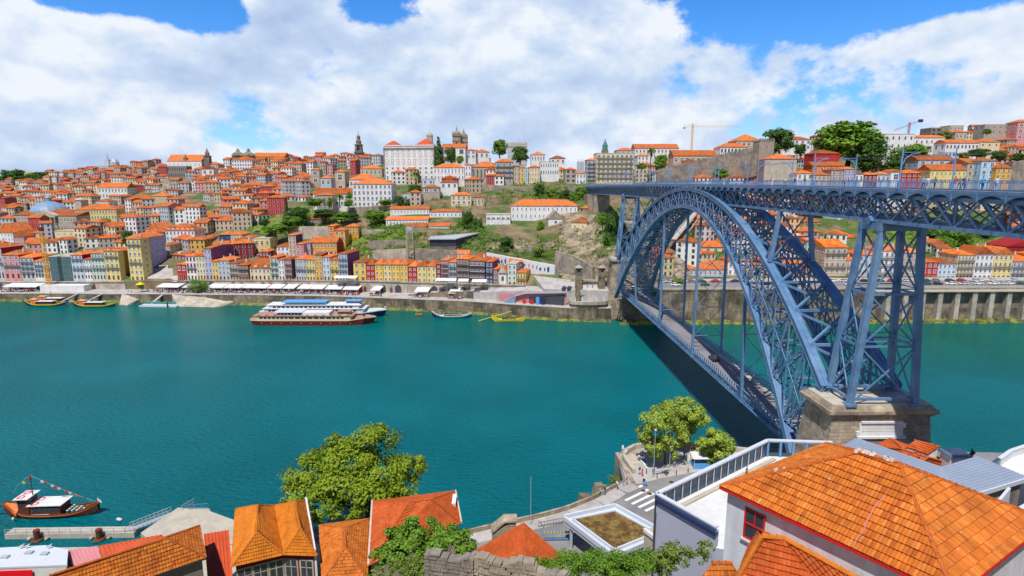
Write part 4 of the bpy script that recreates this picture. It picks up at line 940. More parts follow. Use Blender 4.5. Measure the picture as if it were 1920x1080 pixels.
m = MB(); m.lathe((w/2-7, 12), [(2.6, h+2), (2.6, h+8.4), (2.9, h+8.6), (2.5, h+9.6), (1.2, h+11), (.3, h+11.6), (.3, h+12.6), (.05, h+13.6)], 10); m.build('lantern', 'stone_light', rf)
# cathedral
T, w, h, dep, rf, wl = building(829, 873, 277, 305, 'white', Y=495, dep=24, roof='gx', rise=4.0, nf=2, nx=3, win='stoneframe', label='white cathedral nave with orange roof under the twin stone towers', cat='cathedral', name='cathedral')
for xx, s, yy in ((-w/2+11.5, 1.0, 16), (w/2-2.6, .92, 22)):
    m = MB(); hh = h+10.5*s; m.frustum((xx, yy), 0, hh, 3.7*s, 3.7*s, 3.5*s, 3.5*s); m.box(xx-3.9*s, xx+3.9*s, yy-3.9*s, yy+3.9*s, hh-4, hh-3.4); m.box(xx-3.9*s, xx+3.9*s, yy-3.9*s, yy+3.9*s, hh, hh+.7)
    for a in (-1, 1):
        for b in (-1, 1): m.frustum((xx+a*3.3*s, yy+b*3.3*s), hh+.7, hh+4.2*s, .5, .5, .08, .08)
    m.lathe((xx, yy), [(3.0*s, hh+.7), (2.9*s, hh+2.2*s), (2.2*s, hh+3.6*s), (1.1*s, hh+4.6*s), (.8, hh+5.6*s), (.1, hh+8.4*s)], 10); tw = m.build('bell_tower', 'stone', T)
    m = MB(); m.box(xx-1, xx+1, yy-3.62*s, yy-3.5*s, hh-9*s, hh-5*s); m.build('belfry_opening', 'black', tw)
# clock tower on the skyline
c = aty(674, 302, 640); T = thing('clock_tower', 'very slender grey baroque bell tower on the skyline left of the great palace', 'tower', (c.x, c.y, c.z-6))
H = aty(674, 251, 640).z-c.z+6
m = MB(); m.frustum((0, 0), -8, H*.42, 4.2, 4.2, 3.9, 3.9); m.box(-4.7, 4.7, -4.7, 4.7, H*.42, H*.45); m.frustum((0, 0), H*.45, H*.66, 3.7, 3.7, 3.3, 3.3); m.box(-4.1, 4.1, -4.1, 4.1, H*.66, H*.68)
m.lathe((0, 0), [(2.7, H*.68), (2.9, H*.76), (3.2, H*.78), (2.1, H*.80), (1.9, H*.90), (2.2, H*.91), (1.2, H*.95), (.5, H*.97), (.15, H*1.0)], 8); sh = m.build('shaft', 'stone_dark', T)
for z in (.2, .52):
    m = MB(); m.box(-1.2, 1.2, -4.3, -3.4, H*z, H*(z+.1)); m.build('belfry_opening', 'black', T)
m = MB(); m.tube([(0, 0, H), (0, 0, H+3)], .12, 4); m.box(-.8, .8, -.1, .1, H+1.8, H+2.0); m.build('cross', 'metal_dark', T)
def B(x0, x1, ye, yb, col, label, **o): return building(x0, x1, ye, yb, col, label=label, **o)
big = dict(side=True)
B(663, 735, 345, 388, 'white', 'big white four storey block with orange hip roof on the terrace below the palace', Y=395, dep=20, nf=4, nx=9, rise=3.6, cat='seminary', name='seminary', sidecol=None)
B(588, 662, 364, 387, 'white', 'long white wing with orange roof left of the big white terrace block', Y=398, dep=15, nf=2, nx=9, roof='gx', rise=4)
B(594, 624, 366, 388, 'stone', 'carved stone porch building with tall arch at the left end of the long white wing', Y=390, dep=8, nf=1, nx=3, win='stoneframe', ground='stonearch', rise=1.6)
B(655, 703, 337, 352, 'white', 'low white house with broad orange hip roof above the big white terrace block', Y=425, dep=17, nf=1, nx=6, rise=4.6)
B(676, 716, 316, 330, 'beige', 'beige house with wide orange roof left of the great palace', Y=500, dep=14, nf=1, nx=5)
B(602, 622, 334, 365, 'pale grey', 'grey house with orange hip roof left of the stone twin tower church', Y=450, dep=12, nf=2, nx=2)
B(630, 648, 322, 364, 'beige', 'tall weathered church side with blank buttressed wall below the clock tower', Y=470, dep=14, nf=2, nx=1, cat='church', name='church')
B(584, 600, 318, 345, 'stone', 'stone church tower block with low dome left of the weathered church', Y=500, dep=10, nf=2, nx=1, roof='pyr', cat='church', name='church')
# long white blocks on the cliff edge
B(732, 805, 392, 409, 'white', 'upper long white block above the lattice lift, left of the matching hipped one', Y=372, dep=9, nf=2, nx=12, roof='gx', rise=1.6, wscale=(.3, .4))
B(724, 803, 412, 424, 'white', 'long low white block with orange roof directly in front of the upper long white block', Y=356, dep=8, nf=1, nx=13, roof='gx', rise=1.8, wscale=(.3, .5))
B(806, 866, 397, 419, 'white', 'white hipped roof block right of the upper long white block', Y=366, dep=9, nf=2, nx=8, wscale=(.3, .4), rise=1.5)
B(764, 800, 425, 437, 'white', 'lowest white wing beside the top of the lattice lift, left half', Y=346, dep=7, nf=1, nx=7, roof='gx', wscale=(.35, .5), rise=1.6)
B(804, 843, 424, 434, 'white', 'lowest white wing beside the lattice lift, right half', Y=346, dep=7, nf=1, nx=7, roof='gx', wscale=(.35, .5), rise=1.6)
# convent
T, w, h, dep, rf, wl = B(958, 1082, 386, 436, 'white', 'long four storey white convent with red roof above the cliff', Y=358, Yr=352, dep=14, nf=4, nx=15, roof='hip', rise=3.6, wscale=(.26, .42), cat='convent', name='convent')
m = MB();
for k in range(3): arch_opening(m, V(-w/2+17+k*4.4, -.1, 0), V(1, 0, 0), 3.2, 3.6, V(0, -.06, 0), 0)
for k in range(3): m2 = MB(); arch_opening(m2, V(-w/2+17+k*4.4, -.1, 0), V(1, 0, 0), 3.2, 3.6, V(0, -.06, 0), 0); m2.build('arched_door', 'black', T)
B(912, 957, 403, 442, 'white', 'white modern block with strip windows left of the long convent', Y=352, dep=12, nf=3, nx=5, roof='flat', wscale=(.8, .25), ground='dark')
B(1028, 1055, 410, 448, 'white', 'white gabled church front with stone edging in front of the convent', Y=342, dep=18, nf=3, nx=1, roof='gy', rise=4.5, roofmat='stone', win='stoneframe', wscale=(.16, .3), cat='church', name='church', sidecol='pale grey')
B(1070, 1100, 417, 450, 'cream', 'small plain cream house with bright orange roof on the cliff edge by the bridge', Y=330, Yr=327, dep=12, nf=2, nx=2, wscale=(.2, .3), rise=2.8)
B(1091, 1122, 391, 402, 'brown', 'small brown shed house with orange roof above the cream cliff house', Y=350, dep=9, nf=1, nx=3)
B(1100, 1120, 382, 390, 'stone', 'tiny stone house with orange roof below the far end of the deck', Y=358, dep=7, nf=1, nx=2)
# row under the palace
B(813, 871, 314, 340, 'white', 'long white house with two rows of dark windows right below the palace conifers', Y=440, dep=14, nf=2, nx=9, roof='hip', rise=3, wscale=(.35, .55))
B(872, 884, 309, 343, 'white', 'narrow white house joined to the right end of the long white house', Y=438, dep=12, nf=3, nx=2, wscale=(.4, .5))
B(885, 934, 313, 340, 'stone', 'grey stone house with black tall windows and orange roof under the cathedral', Y=440, dep=16, nf=1, nx=7, win='dark', wscale=(.3, .6), rise=4.2)
B(792, 813, 336, 347, 'pale blue', 'little pale blue house beside the tall palm', Y=430, dep=6, nf=1, nx=2, roof='flat')
B(929, 962, 304, 342, 'stone', 'tall ragged stone house with dark balconies', Y=432, dep=10, nf=4, nx=3, balcony=1, rise=2.5, chimney=1)
B(964, 974, 312, 340, 'beige', 'narrow beige house right of the ragged stone house', Y=432, dep=9, nf=3, nx=2)
B(975, 984, 314, 340, 'yellow', 'narrow yellow house left of the bright blue one', Y=432, dep=9, nf=3, nx=1)
B(984.5, 990, 316, 341, 'light blue', 'very narrow bright blue house beside the yellow one', Y=432, dep=9, nf=3, nx=1, roof='flat')
B(991, 1012, 314, 340, 'cream', 'cream house with three rows of windows right of the bright blue one', Y=434, dep=9, nf=3, nx=4, wscale=(.35, .5))
B(1013, 1048, 304, 330, 'white', 'white house with tall dark doors and green netting at its foot', Y=440, dep=12, nf=2, nx=8, win='dark', wscale=(.35, .5), roof='flat')
B(1032, 1060, 297, 308, 'white', 'white house with orange roof on the ridge left of the two grey towers', Y=480, dep=11, nf=1, nx=3)
B(996, 1022, 290, 303, 'white', 'white villa with small square lantern roof on the ridge', Y=500, dep=14, nf=1, nx=5, rise=3)
B(952, 988, 275, 300, 'pale grey', 'blank pale grey church hall with brown gabled roof behind the round ridge trees', Y=520, dep=16, nf=1, nx=1, wscale=(.02, .02), roof='gx', rise=4, roofmat='stone', cat='hall', name='hall')
B(890, 917, 285, 297, 'white', 'white ridge house with orange roof right of the cathedral', Y=505, dep=12, nf=1, nx=3)
B(874, 892, 282, 297, 'white', 'small white ridge house touching the cathedral', Y=500, dep=10, nf=2, nx=2)
# apartment block by the deck end
T, w, h, dep, rf, wl = B(1118, 1186, 288, 343, 'cream', 'seven storey cream apartment block with balcony strips at the far end of the deck', Y=430, dep=16, nf=6, nx=8, roof='flat', balcony=1, wscale=(.6, .5), cat='apartment block', name='apartment_block')
B(1100, 1117, 300, 345, 'pale grey', 'narrow grey block left of the cream apartment block', Y=436, dep=12, nf=6, nx=2, balcony=1)
B(1060, 1080, 318, 343, 'stone', 'grey stone house above the scrub left of the deck end', Y=425, dep=12, nf=3, nx=2, win='dark')
B(1080, 1098, 325, 346, 'white', 'white house at the foot of the street by the deck end', Y=420, dep=10, nf=2, nx=3)
# behind the city wall
B(1190, 1272, 278, 300, 'white', 'very long white building with orange roof behind the palms and the old town wall', Y=500, dep=16, nf=2, nx=12, roof='gx', rise=4)
B(1156, 1190, 282, 300, 'pale grey', 'pale house with orange roof peeping over the cream apartment block', Y=510, dep=12, nf=2, nx=4)
B(1195, 1215, 292, 318, 'white', 'white house with four windows behind the black palm', Y=455, dep=12, nf=3, nx=3)
B(1262, 1345, 292, 308, 'beige', 'long beige house with wide orange roof above the old town wall', Y=455, dep=14, nf=1, nx=8, roof='gx', rise=4.5)
B(1350, 1402, 276, 290, 'white', 'white house with a strip of dark arches above the old town wall', Y=450, dep=14, nf=1, nx=8, win='dark', wscale=(.5, .5), rise=3.5)
B(1380, 1428, 264, 276, 'beige', 'big orange pyramid roofed house beside the battlemented tower', Y=470, dep=18, nf=1, nx=5, roof='pyr', rise=6)
B(1432, 1492, 298, 330, 'stone_l' if False else (.46, .41, .34), 'square plain grey stone mansion with orange hip roof right of the battlemented tower', Y=350, Yr=346, dep=18, nf=2, nx=4, wscale=(.12, .2), rise=3.4)
B(1525, 1573, 288, 308, 'red', 'dark red house with orange roof under the giant plane tree', Y=370, dep=12, nf=2, nx=4, win='dark', wscale=(.3, .3))
B(1523, 1580, 311, 322, 'orange', 'low orange walled house in front of the dark red one', Y=350, dep=11, nf=1, nx=5, roof='gx', rise=2.6)
B(1494, 1523, 325, 338, 'white', 'low white cottage with orange roof left of the low orange walled house', Y=338, dep=8, nf=1, nx=3)
B(1524, 1556, 328, 340, 'beige', 'low beige cottage with orange roof in front of the low orange walled house', Y=336, dep=8, nf=1, nx=4)
B(1557, 1580, 319, 340, 'stone', 'grey stone cottage beside the lilac bow windowed one', Y=338, dep=9, nf=2, nx=2)
B(1581, 1600, 317, 341, 'lilac', 'small lilac house with bow windows above the deck railing', Y=338, dep=8, nf=2, nx=3)
B(1602, 1618, 326, 342, 'white', 'tiny white house right of the lilac one', Y=338, dep=8, nf=1, nx=2)
B(1619, 1642, 328, 342, 'dark red', 'low maroon house above the deck railing', Y=338, dep=8, nf=1, nx=3)
B(1643, 1668, 327, 342, 'pale blue', 'low pale blue house right of the maroon one', Y=338, dep=8, nf=1, nx=3)
B(1669, 1688, 322, 342, 'white', 'small white gabled house above the railing', Y=336, dep=9, nf=1, nx=1, roof='gy')
B(1689, 1728, 325, 342, 'red', 'low red house with orange roof left of the yellow long one', Y=334, dep=9, nf=2, nx=4)
B(1742, 1809, 319, 344, 'pale yellow', 'long pale yellow house with eight small windows and green awning', Y=325, Yr=323, dep=13, nf=2, nx=8, wscale=(.35, .35), roof='gx', rise=3.4, chimney=1)
B(1810, 1834, 306, 344, 'beige', 'beige house with grey gable side right of the long pale yellow one', Y=330, dep=16, nf=3, nx=2, roof='gx', rise=3, sidecol='pale grey')
B(1835, 1862, 302, 345, 'light blue', 'sky blue three storey house behind the nearest tram mast', Y=325, dep=12, nf=3, nx=2, win='teal')
B(1864, 1893, 315, 345, 'ochre', 'bright orange yellow house with orange pyramid roof at the right', Y=322, dep=11, nf=3, nx=3, roof='pyr', rise=4)
B(1720, 1790, 300, 320, 'pale grey', 'grey house with broad gable roofs above the long pale yellow house', Y=360, dep=14, nf=2, nx=4, roof='gx', rise=3)
B(1654, 1710, 252, 296, 'white', 'tall plain white block with three rows of dark windows right of the giant plane tree', Y=440, dep=18, nf=3, nx=5, roof='flat', wscale=(.25, .4), win='dark')
B(1711, 1768, 258, 292, 'white', 'wide white building with a strip of arches right of the tall plain white block', Y=440, dep=14, nf=2, nx=6, win='dark', wscale=(.25, .3), roof='gx', rise=2.2)
B(1770, 1832, 268, 298, 'white', 'white building with paired rows of blue black windows below the skyline terraces', Y=420, dep=12, nf=2, nx=9, win='dark', wscale=(.4, .4), roof='gx', rise=2.6)
B(1834, 1872, 266, 290, 'cream', 'cream building right of the blue black windowed one', Y=430, dep=12, nf=2, nx=3, win='dark', wscale=(.2, .3))
B(1745, 1782, 240, 256, 'dark stone', 'dark slatted terrace building on the right skyline', Y=510, dep=14, nf=2, nx=4, roof='flat', win='dark')
B(1779, 1805, 236, 254, 'beige', 'beige stepped building on the right skyline', Y=500, dep=12, nf=2, nx=4, roof='flat')
B(1845, 1902, 234, 252, 'stone', 'long grey rubble building on the right skyline', Y=500, dep=12, nf=2, nx=5, roof='flat', win='dark', wscale=(.2, .2))
B(1904, 1960, 229, 262, 'pink', 'pink building with blue doors at the right end of the skyline', Y=490, dep=12, nf=3, nx=4)
B(1790, 1812, 248, 262, 'beige', 'two tier orange roofed villa under the right skyline', Y=480, dep=12, nf=1, nx=3)
B(1466, 1520, 262, 280, 'white', 'pale ridge houses block left of the giant plane tree', Y=500, dep=14, nf=2, nx=5)
# left hill landmarks
T, w, h, dep, rf, wl = B(30, 146, 404, 432, 'stone', 'long grey palace with six column portico below the blue dome', Y=455, Yr=440, dep=30, nf=2, nx=19, roof='gx', rise=4, wscale=(.35, .5), cat='palace', name='palace')
cx = w*(-.5+56/116.)+3
m = MB(); m.box(cx-11, cx+11, -2.2, .2, h-1.2, h+.2); m.hexa([(cx-11, -2.2, h+.21), (cx+11, -2.2, h+.21), (cx+11, 2, h+.21), (cx-11, 2, h+.21), (cx-.1, -2.2, h+4.2), (cx+.1, -2.2, h+4.2), (cx+.1, 2, h+4.2), (cx-.1, 2, h+4.2)]); m.build('pediment', 'stone_light', T)
for k in range(6): m = MB(); m.lathe((cx-9.5+k*3.8, -1.7), [(.55, h*.42), (.45, h-1.2)], 8); m.build('column', 'stone_light', T)
m = MB(); m.box(cx-10, cx+10, -.12, -.06, h*.42, h-1.25); m.build('portico_recess', 'stone_dark', T)
m = MB(); m.lathe((-w*.28, 18), [(13, h+1), (12.6, h+3.2), (11, h+5.6), (8, h+8.0), (4, h+9.6), (2.2, h+10), (2.2, h+12.5), (2.5, h+12.7), (1.6, h+14), (.2, h+15)], 16); m.build('dome', 'slate_blue', rf)
m = MB(); m.frustum((w*.14, 24), h-2, h+11, 3.4, 3.4, 3.0, 3.0); m.frustum((w*.14, 24), h+11, h+13, 3.6, 3.6, .5, .5); m.build('roof_turret', 'stone_light', rf)
B(146, 222, 393, 432, 'pale yellow', 'long cream institute building right of the blue domed palace', Y=448, Yr=455, dep=20, nf=4, nx=14, rise=4)
B(0, 29, 436, 470, 'white', 'white gabled warehouse with rows of small windows at the left edge', Y=395, dep=18, nf=4, nx=5, roof='gy', rise=6, wscale=(.3, .35))
B(30, 48, 444, 468, 'pink', 'pink gabled warehouse beside the white gabled one', Y=392, dep=16, nf=3, nx=3, roof='gy', rise=4)
B(106, 142, 434, 462, 'cream', 'square cream house with four plain windows below the grey palace', Y=385, dep=12, nf=3, nx=3, roof='flat', wscale=(.2, .25))
B(182, 206, 378, 398, 'white', 'white house with balconies above the long cream building', Y=520, dep=12, nf=2, nx=5, balcony=1)
B(186, 240, 352, 372, 'white', 'long white row with black balconies and broad orange roof on the left hill', Y=600, dep=16, nf=2, nx=9, roof='gx', rise=5)
B(238, 286, 372, 394, 'pale blue', 'pale blue house with many windows below the left hill church', Y=530, dep=14, nf=3, nx=7)
B(285, 316, 368, 395, 'beige', 'blank beige gable wall house', Y=520, dep=14, nf=2, nx=2, wscale=(.03, .03), side=False)
B(317, 352, 380, 398, 'cream', 'blank cream walled house right of the beige gable', Y=500, dep=12, nf=2, nx=2, wscale=(.03, .03), side=False)
B(341, 372, 366, 382, 'orange', 'terracotta coloured blank walled building', Y=540, dep=12, nf=2, nx=3, wscale=(.03, .03), roof='flat')
B(360, 402, 384, 402, 'white', 'wide white house with orange roof beside the small bright red wall', Y=490, dep=14, nf=2, nx=6, wscale=(.2, .3))
T, w, h, dep, rf, wl = B(316, 380, 302, 330, 'white', 'white hill church with long orange roof and two grey bell turrets', Y=640, dep=20, nf=2, nx=8, roof='gx', rise=7, wscale=(.15, .3), cat='church', name='church')
for xx, s in ((w*.02, .55), (w/2+6, 1.0)):
    m = MB(); m.frustum((xx, 2), 0, h+5*s, 2.4*s+.8, 2.4*s+.8, 2.2*s+.6, 2.2*s+.6); m.box(xx-3*s-.4, xx+3*s+.4, 2-3*s-.4, 2+3*s+.4, h+5*s, h+5*s+.7); m.lathe((xx, 2), [(2.3*s, h+5*s), (2.5*s, h+8*s), (1.7*s, h+10*s), (.8*s, h+11.5*s), (.15, h+14*s)], 8); m.build('bell_turret', 'stone_dark', T)
B(316, 352, 312, 334, 'dark stone', 'ruined dark grey stone mansion in front of the hill church', Y=610, dep=10, nf=2, nx=9, win='dark', wscale=(.4, .5), roof='flat')
B(380, 402, 317, 340, 'white', 'small white chapel house right of the hill church', Y=600, dep=10, nf=2, nx=2, roof='gy', rise=3)
T, w, h, dep, rf, wl = B(436, 474, 300, 325, 'white', 'white monastery wing with four rows of dark windows and twin domes', Y=640, dep=30, nf=4, nx=8, win='dark', wscale=(.45, .5), cat='monastery', name='monastery')
for xx in (-w/2-2, w/2-12): m = MB(); m.lathe((xx, 22), [(6.5, h+1), (6.5, h+5), (7.4, h+5.4), (5.5, h+8), (2.0, h+10), (1.6, h+12), (.2, h+13.5)], 10); m.build('dome', 'stone_dark', rf)
B(474, 534, 294, 310, 'ochre', 'long ochre prison like building with tall dark bays on the left skyline', Y=680, dep=20, nf=1, nx=14, roof='gx', rise=5, win='dark', wscale=(.4, .8), cat='institution', name='institution')
B(508, 536, 298, 316, 'stone', 'stone end block with small pediment on the left skyline', Y=660, dep=10, nf=1, nx=6)
B(388, 410, 308, 325, 'beige', 'beige ridge house between the hill church and the twin domes', Y=640, dep=14, nf=2, nx=4)
c = aty(207, 322, 900); T = thing('basilica', 'small distant grey domed basilica beyond the left hill', 'basilica', tuple(c)); m = MB(); m.frustum((0, 0), -6, 9, 15, 9, 14, 8.5); m.frustum((-2, 0), 9, 18, 4, 4, 3, 3); m.frustum((-2, 0), 18, 27, 1.2, 1.2, .1, .1); m.build('nave', 'metal_grey', T)
m = MB(); m.lathe((8, 0), [(6, 9), (6, 14), (4, 18), (1, 20)], 8); m.build('dome', 'metal_grey', T)
c = aty(45, 333, 1100); T = thing('sports_hall', 'pale shallow dome of a distant hall between treetops at the left edge', 'hall', tuple(c)); m = MB(); m.lathe((0, 0), [(24, -5), (23, 4), (17, 9), (8, 12), (0.5, 12.6)], 20); m.build('dome', 'stone_light', T); m = MB(); m.lathe((0, 0), [(24.3, 3), (24.3, 4)], 20); m.build('eaves_ring', 'concrete', T)
c = aty(1134, 292, 620); T = thing('town_hall_tower', 'dark green copper topped tower behind the cream apartment block', 'tower', tuple(c)); m = MB(); m.frustum((0, 0), -5, 6, 3.4, 3.4, 3.1, 3.1); m.build('shaft', 'stone_dark', T); m = MB(); m.lathe((0, 0), [(2.9, 6), (2.7, 10), (2.9, 10.4), (1.5, 13.5), (.9, 14.5), (.15, 17.5)], 8); m.build('spire', 'copper_green', T)
for px, s in ((1085, 1), (1092, 1)):
    c = aty(px, 315, 900); T = thing('apartment_tower', 'pale grey far tower with pointed cap, %s of the distant pair' % ('left' if px < 1090 else 'right'), 'tower', tuple(c), 0, 'distant pair of towers'); m = MB(); m.box(-2.4, 2.4, -2.4, 2.4, -20, 9); m.build('shaft', 'metal_grey', T); m = MB(); m.frustum((0, 0), 9, 14, 2.5, 2.5, .4, .4); m.build('cap', 'metal_grey', T)
# modern restaurant on the cliff
a = aty(806, 462, 318); T = thing('restaurant', 'low dark glass restaurant with flat grey roof wedged into the cliff terrace', 'restaurant', tuple(a)); L = aty(896, 462, 326).x-a.x; hh = aty(806, 449, 318).z-a.z
m = MB(); m.hexa([(0, 0, 0), (L*.55, 0, 0), (L, 14, 0), (0, 14, 0), (0, 0, hh), (L*.55, 0, hh), (L, 14, hh+2), (0, 14, hh)]); m.build('glazed_wall', 'glass', T)
m = MB(); m.hexa([(-1, -1, hh+.01), (L*.55, -1, hh+.01), (L+1, 15, hh+2.1), (-1, 15, hh+.01), (-1, -1, hh+.5), (L*.55, -1, hh+.5), (L+1, 15, hh+2.6), (-1, 15, hh+.5)]); m.build('roof', 'metal_grey', T)
m = MB(); m.hexa([(1, 1, -6), (L*.5, 1, -6), (L-2, 14, -6), (1, 14, -6), (0, 0, -.02), (L*.55, 0, -.02), (L, 14, -.02), (0, 14, -.02)]); m.build('base', 'stone_dark', T)
k = 1.5; m = MB()
while k < L*.54: m.box(k, k+.12, -.08, 0, 0, hh); k += 1.6
m.build('mullion_row', 'metal_dark', T)
HAND.append((800, 900, 440, 480))
# lattice lift
a = aty(770, 490, 312); T = thing('lift_tower', 'tall open lattice lift tower joining the yellow terrace to the white blocks', 'lift tower', tuple(a)); H = aty(770, 424, 312).z-a.z; S = 1.7; m = MB()
for sx in (-S, S):
    for sy in (-S, S): m.bar((sx, sy, -3), (sx, sy, H), .35)
m.build('frame', 'stone_light', T); m = MB(); z = 0
while z < H-1:
    for s in (-S, S): m.bar((-S, s, z), (S, s, z), .25); m.bar((s, -S, z), (s, S, z), .25); m.bar((-S, s, z), (S, s, z+2.6), .14); m.bar((S, s, z), (-S, s, z+2.6), .14)
    z += 2.6
m.build('lattice', 'stone_light', T); m = MB(); m.box(-1.2, 1.2, -1.2, 1.2, H-3.5, H-.5); m.build('lift_cabin', 'metal_grey', T)
# old town wall climbing to its tower
def wallrun(pts, name, label, thick=1.6, cren=True, up=0.0, m_='stone'):
    T = thing(name, label, 'wall', tuple(pts[0][0])); m = MB(); c = MB()
    for (p, h), (q, g) in zip(pts, pts[1:]):
        d = (q-p); d.z = 0; n = V(-d.y, d.x, 0).normalized()*thick
        m.hexa([p-V(0, 0, 6), q-V(0, 0, 6), q+n-V(0, 0, 6), p+n-V(0, 0, 6), p+V(0, 0, h), q+V(0, 0, g), q+n+V(0, 0, g), p+n+V(0, 0, h)])
        if cren:
            L = d.length; k = 0; u = d/L
            while k < L-1:
                a = p+u*k; za = lerp(p.z+h, q.z+g, k/L); b = p+u*(k+.8); zb = lerp(p.z+h, q.z+g, (k+.8)/L)
                c.hexa([V(a.x, a.y, za), V(b.x, b.y, zb), V(b.x, b.y+.6, zb), V(a.x, a.y+.6, za), V(a.x, a.y, za+.9), V(b.x, b.y, zb+.9), V(b.x, b.y+.6, zb+.9), V(a.x, a.y+.6, za+.9)]); k += 1.7
    m.build('wall', m_, T, world=True)
    if cren: setp(c.build('battlement', m_, T, world=True))
    return T
def wp(px, yt, yb, Y): a = aty(px, yb, Y); return (a, aty(px, yt, Y).z-a.z)
wallrun([wp(1232, 320, 343, 378), wp(1262, 312, 342, 380), wp(1300, 303, 335, 384), wp(1345, 292, 328, 388), wp(1385, 283, 320, 392), wp(1422, 277, 312, 396)], 'town_wall', 'long crenellated medieval wall climbing right above the deck')
T, w, h, dep, rf, wl = B(1421, 1449, 265, 308, (.36, .30, .24), 'square battlemented stone tower at the top end of the medieval wall', Y=394, dep=10, nf=2, nx=1, wscale=(.04, .2), roof='flat', roofmat='stone', win='dark', cat='wall tower', name='wall_tower', side=False)
m = MB(); x = -w/2
while x < w/2-.5: m.box(x, x+.9, -.2, .5, h+.5, h+1.9); m.box(x, x+.9, dep-.5, dep+.1, h+.5, h+1.9); x += 1.8
m.build('battlement', 'stone', T)
# terrace walls on the slopes
for i, (pts, lab) in enumerate((
    ([wp(652, 389, 402, 388), wp(740, 386, 400, 384)], 'pale terrace wall below the big white block'),
    ([wp(700, 470, 490, 318), wp(765, 466, 492, 314)], 'lower stone terrace wall left of the lattice lift'),
    ([wp(776, 466, 492, 312), wp(860, 470, 494, 308)], 'lower stone terrace wall right of the lattice lift'),
    ([wp(648, 432, 444, 350), wp(735, 430, 446, 348)], 'middle stone terrace wall above the ochre cluster'),
    ([wp(690, 452, 462, 332), wp(764, 450, 464, 328)], 'rubble terrace wall under the ivy bank'),
    ([wp(908, 447, 462, 340), wp(1045, 442, 462, 332)], 'long stone wall below the convent forecourt'),
    ([wp(905, 470, 478, 318), wp(1040, 462, 478, 314)], 'low grey terrace wall by the dark round tree'),
    ([wp(912, 474, 489, 303), wp(1040, 498, 520, 287)], 'sloping street wall painted with big blue and brown figures'),
    ([wp(1040, 470, 520, 288), wp(1075, 480, 525, 282), wp(1110, 500, 545, 272)], 'tall sloping brown wall of the riverside stairway'),
    ([wp(305, 337, 352, 590), wp(362, 335, 352, 585)], 'long grey terrace wall under the ruined stone mansion'),
    ([wp(875, 345, 358, 425), wp(1000, 350, 362, 415)], 'broken retaining wall under the ragged stone house'),
    ([wp(1560, 335, 344, 345), wp(1690, 340, 346, 342)], 'low retaining wall beneath the cottages right of the mansion'),
    ([wp(1893, 302, 345, 338), wp(2000, 300, 345, 338)], 'stained stone retaining wall right of the orange yellow house'),
    ([wp(540, 425, 434, 362), wp(640, 424, 436, 352)], 'garden wall above the pinkish tower house'))):
    wallrun(pts, 'terrace_wall', lab, cren=False, m_='white' if 'painted' in lab else ('stone_light' if i % 2 else 'stone'))
# painted figures on the street wall
T = thing('wall_mural', 'row of dark blue and brown painted figures on the white sloping street wall', 'mural', tuple(aty(940, 490, 300)))
r = random.Random(5)
for k in range(16):
    px = 920+k*7.3; Y = lerp(303, 287, (px-912)/128)-.12; y0 = lerp(487, 512, (px-912)/128); y1 = y0-r.uniform(6, 10); m = MB()
    a = aty(px, y0, Y); b = aty(px, y1, Y); w = r.uniform(.6, 1.6)
    m.face([(a.x+w*math.cos(t)*.8, Y, (a.z+b.z)/2+(b.z-a.z)/2*math.sin(t)) for t in [i*.785 for i in range(8)]]); m.build('painted_figure', ['blue_mural', 'blue_mural', 'wood_dark'][k % 3], T, world=True)
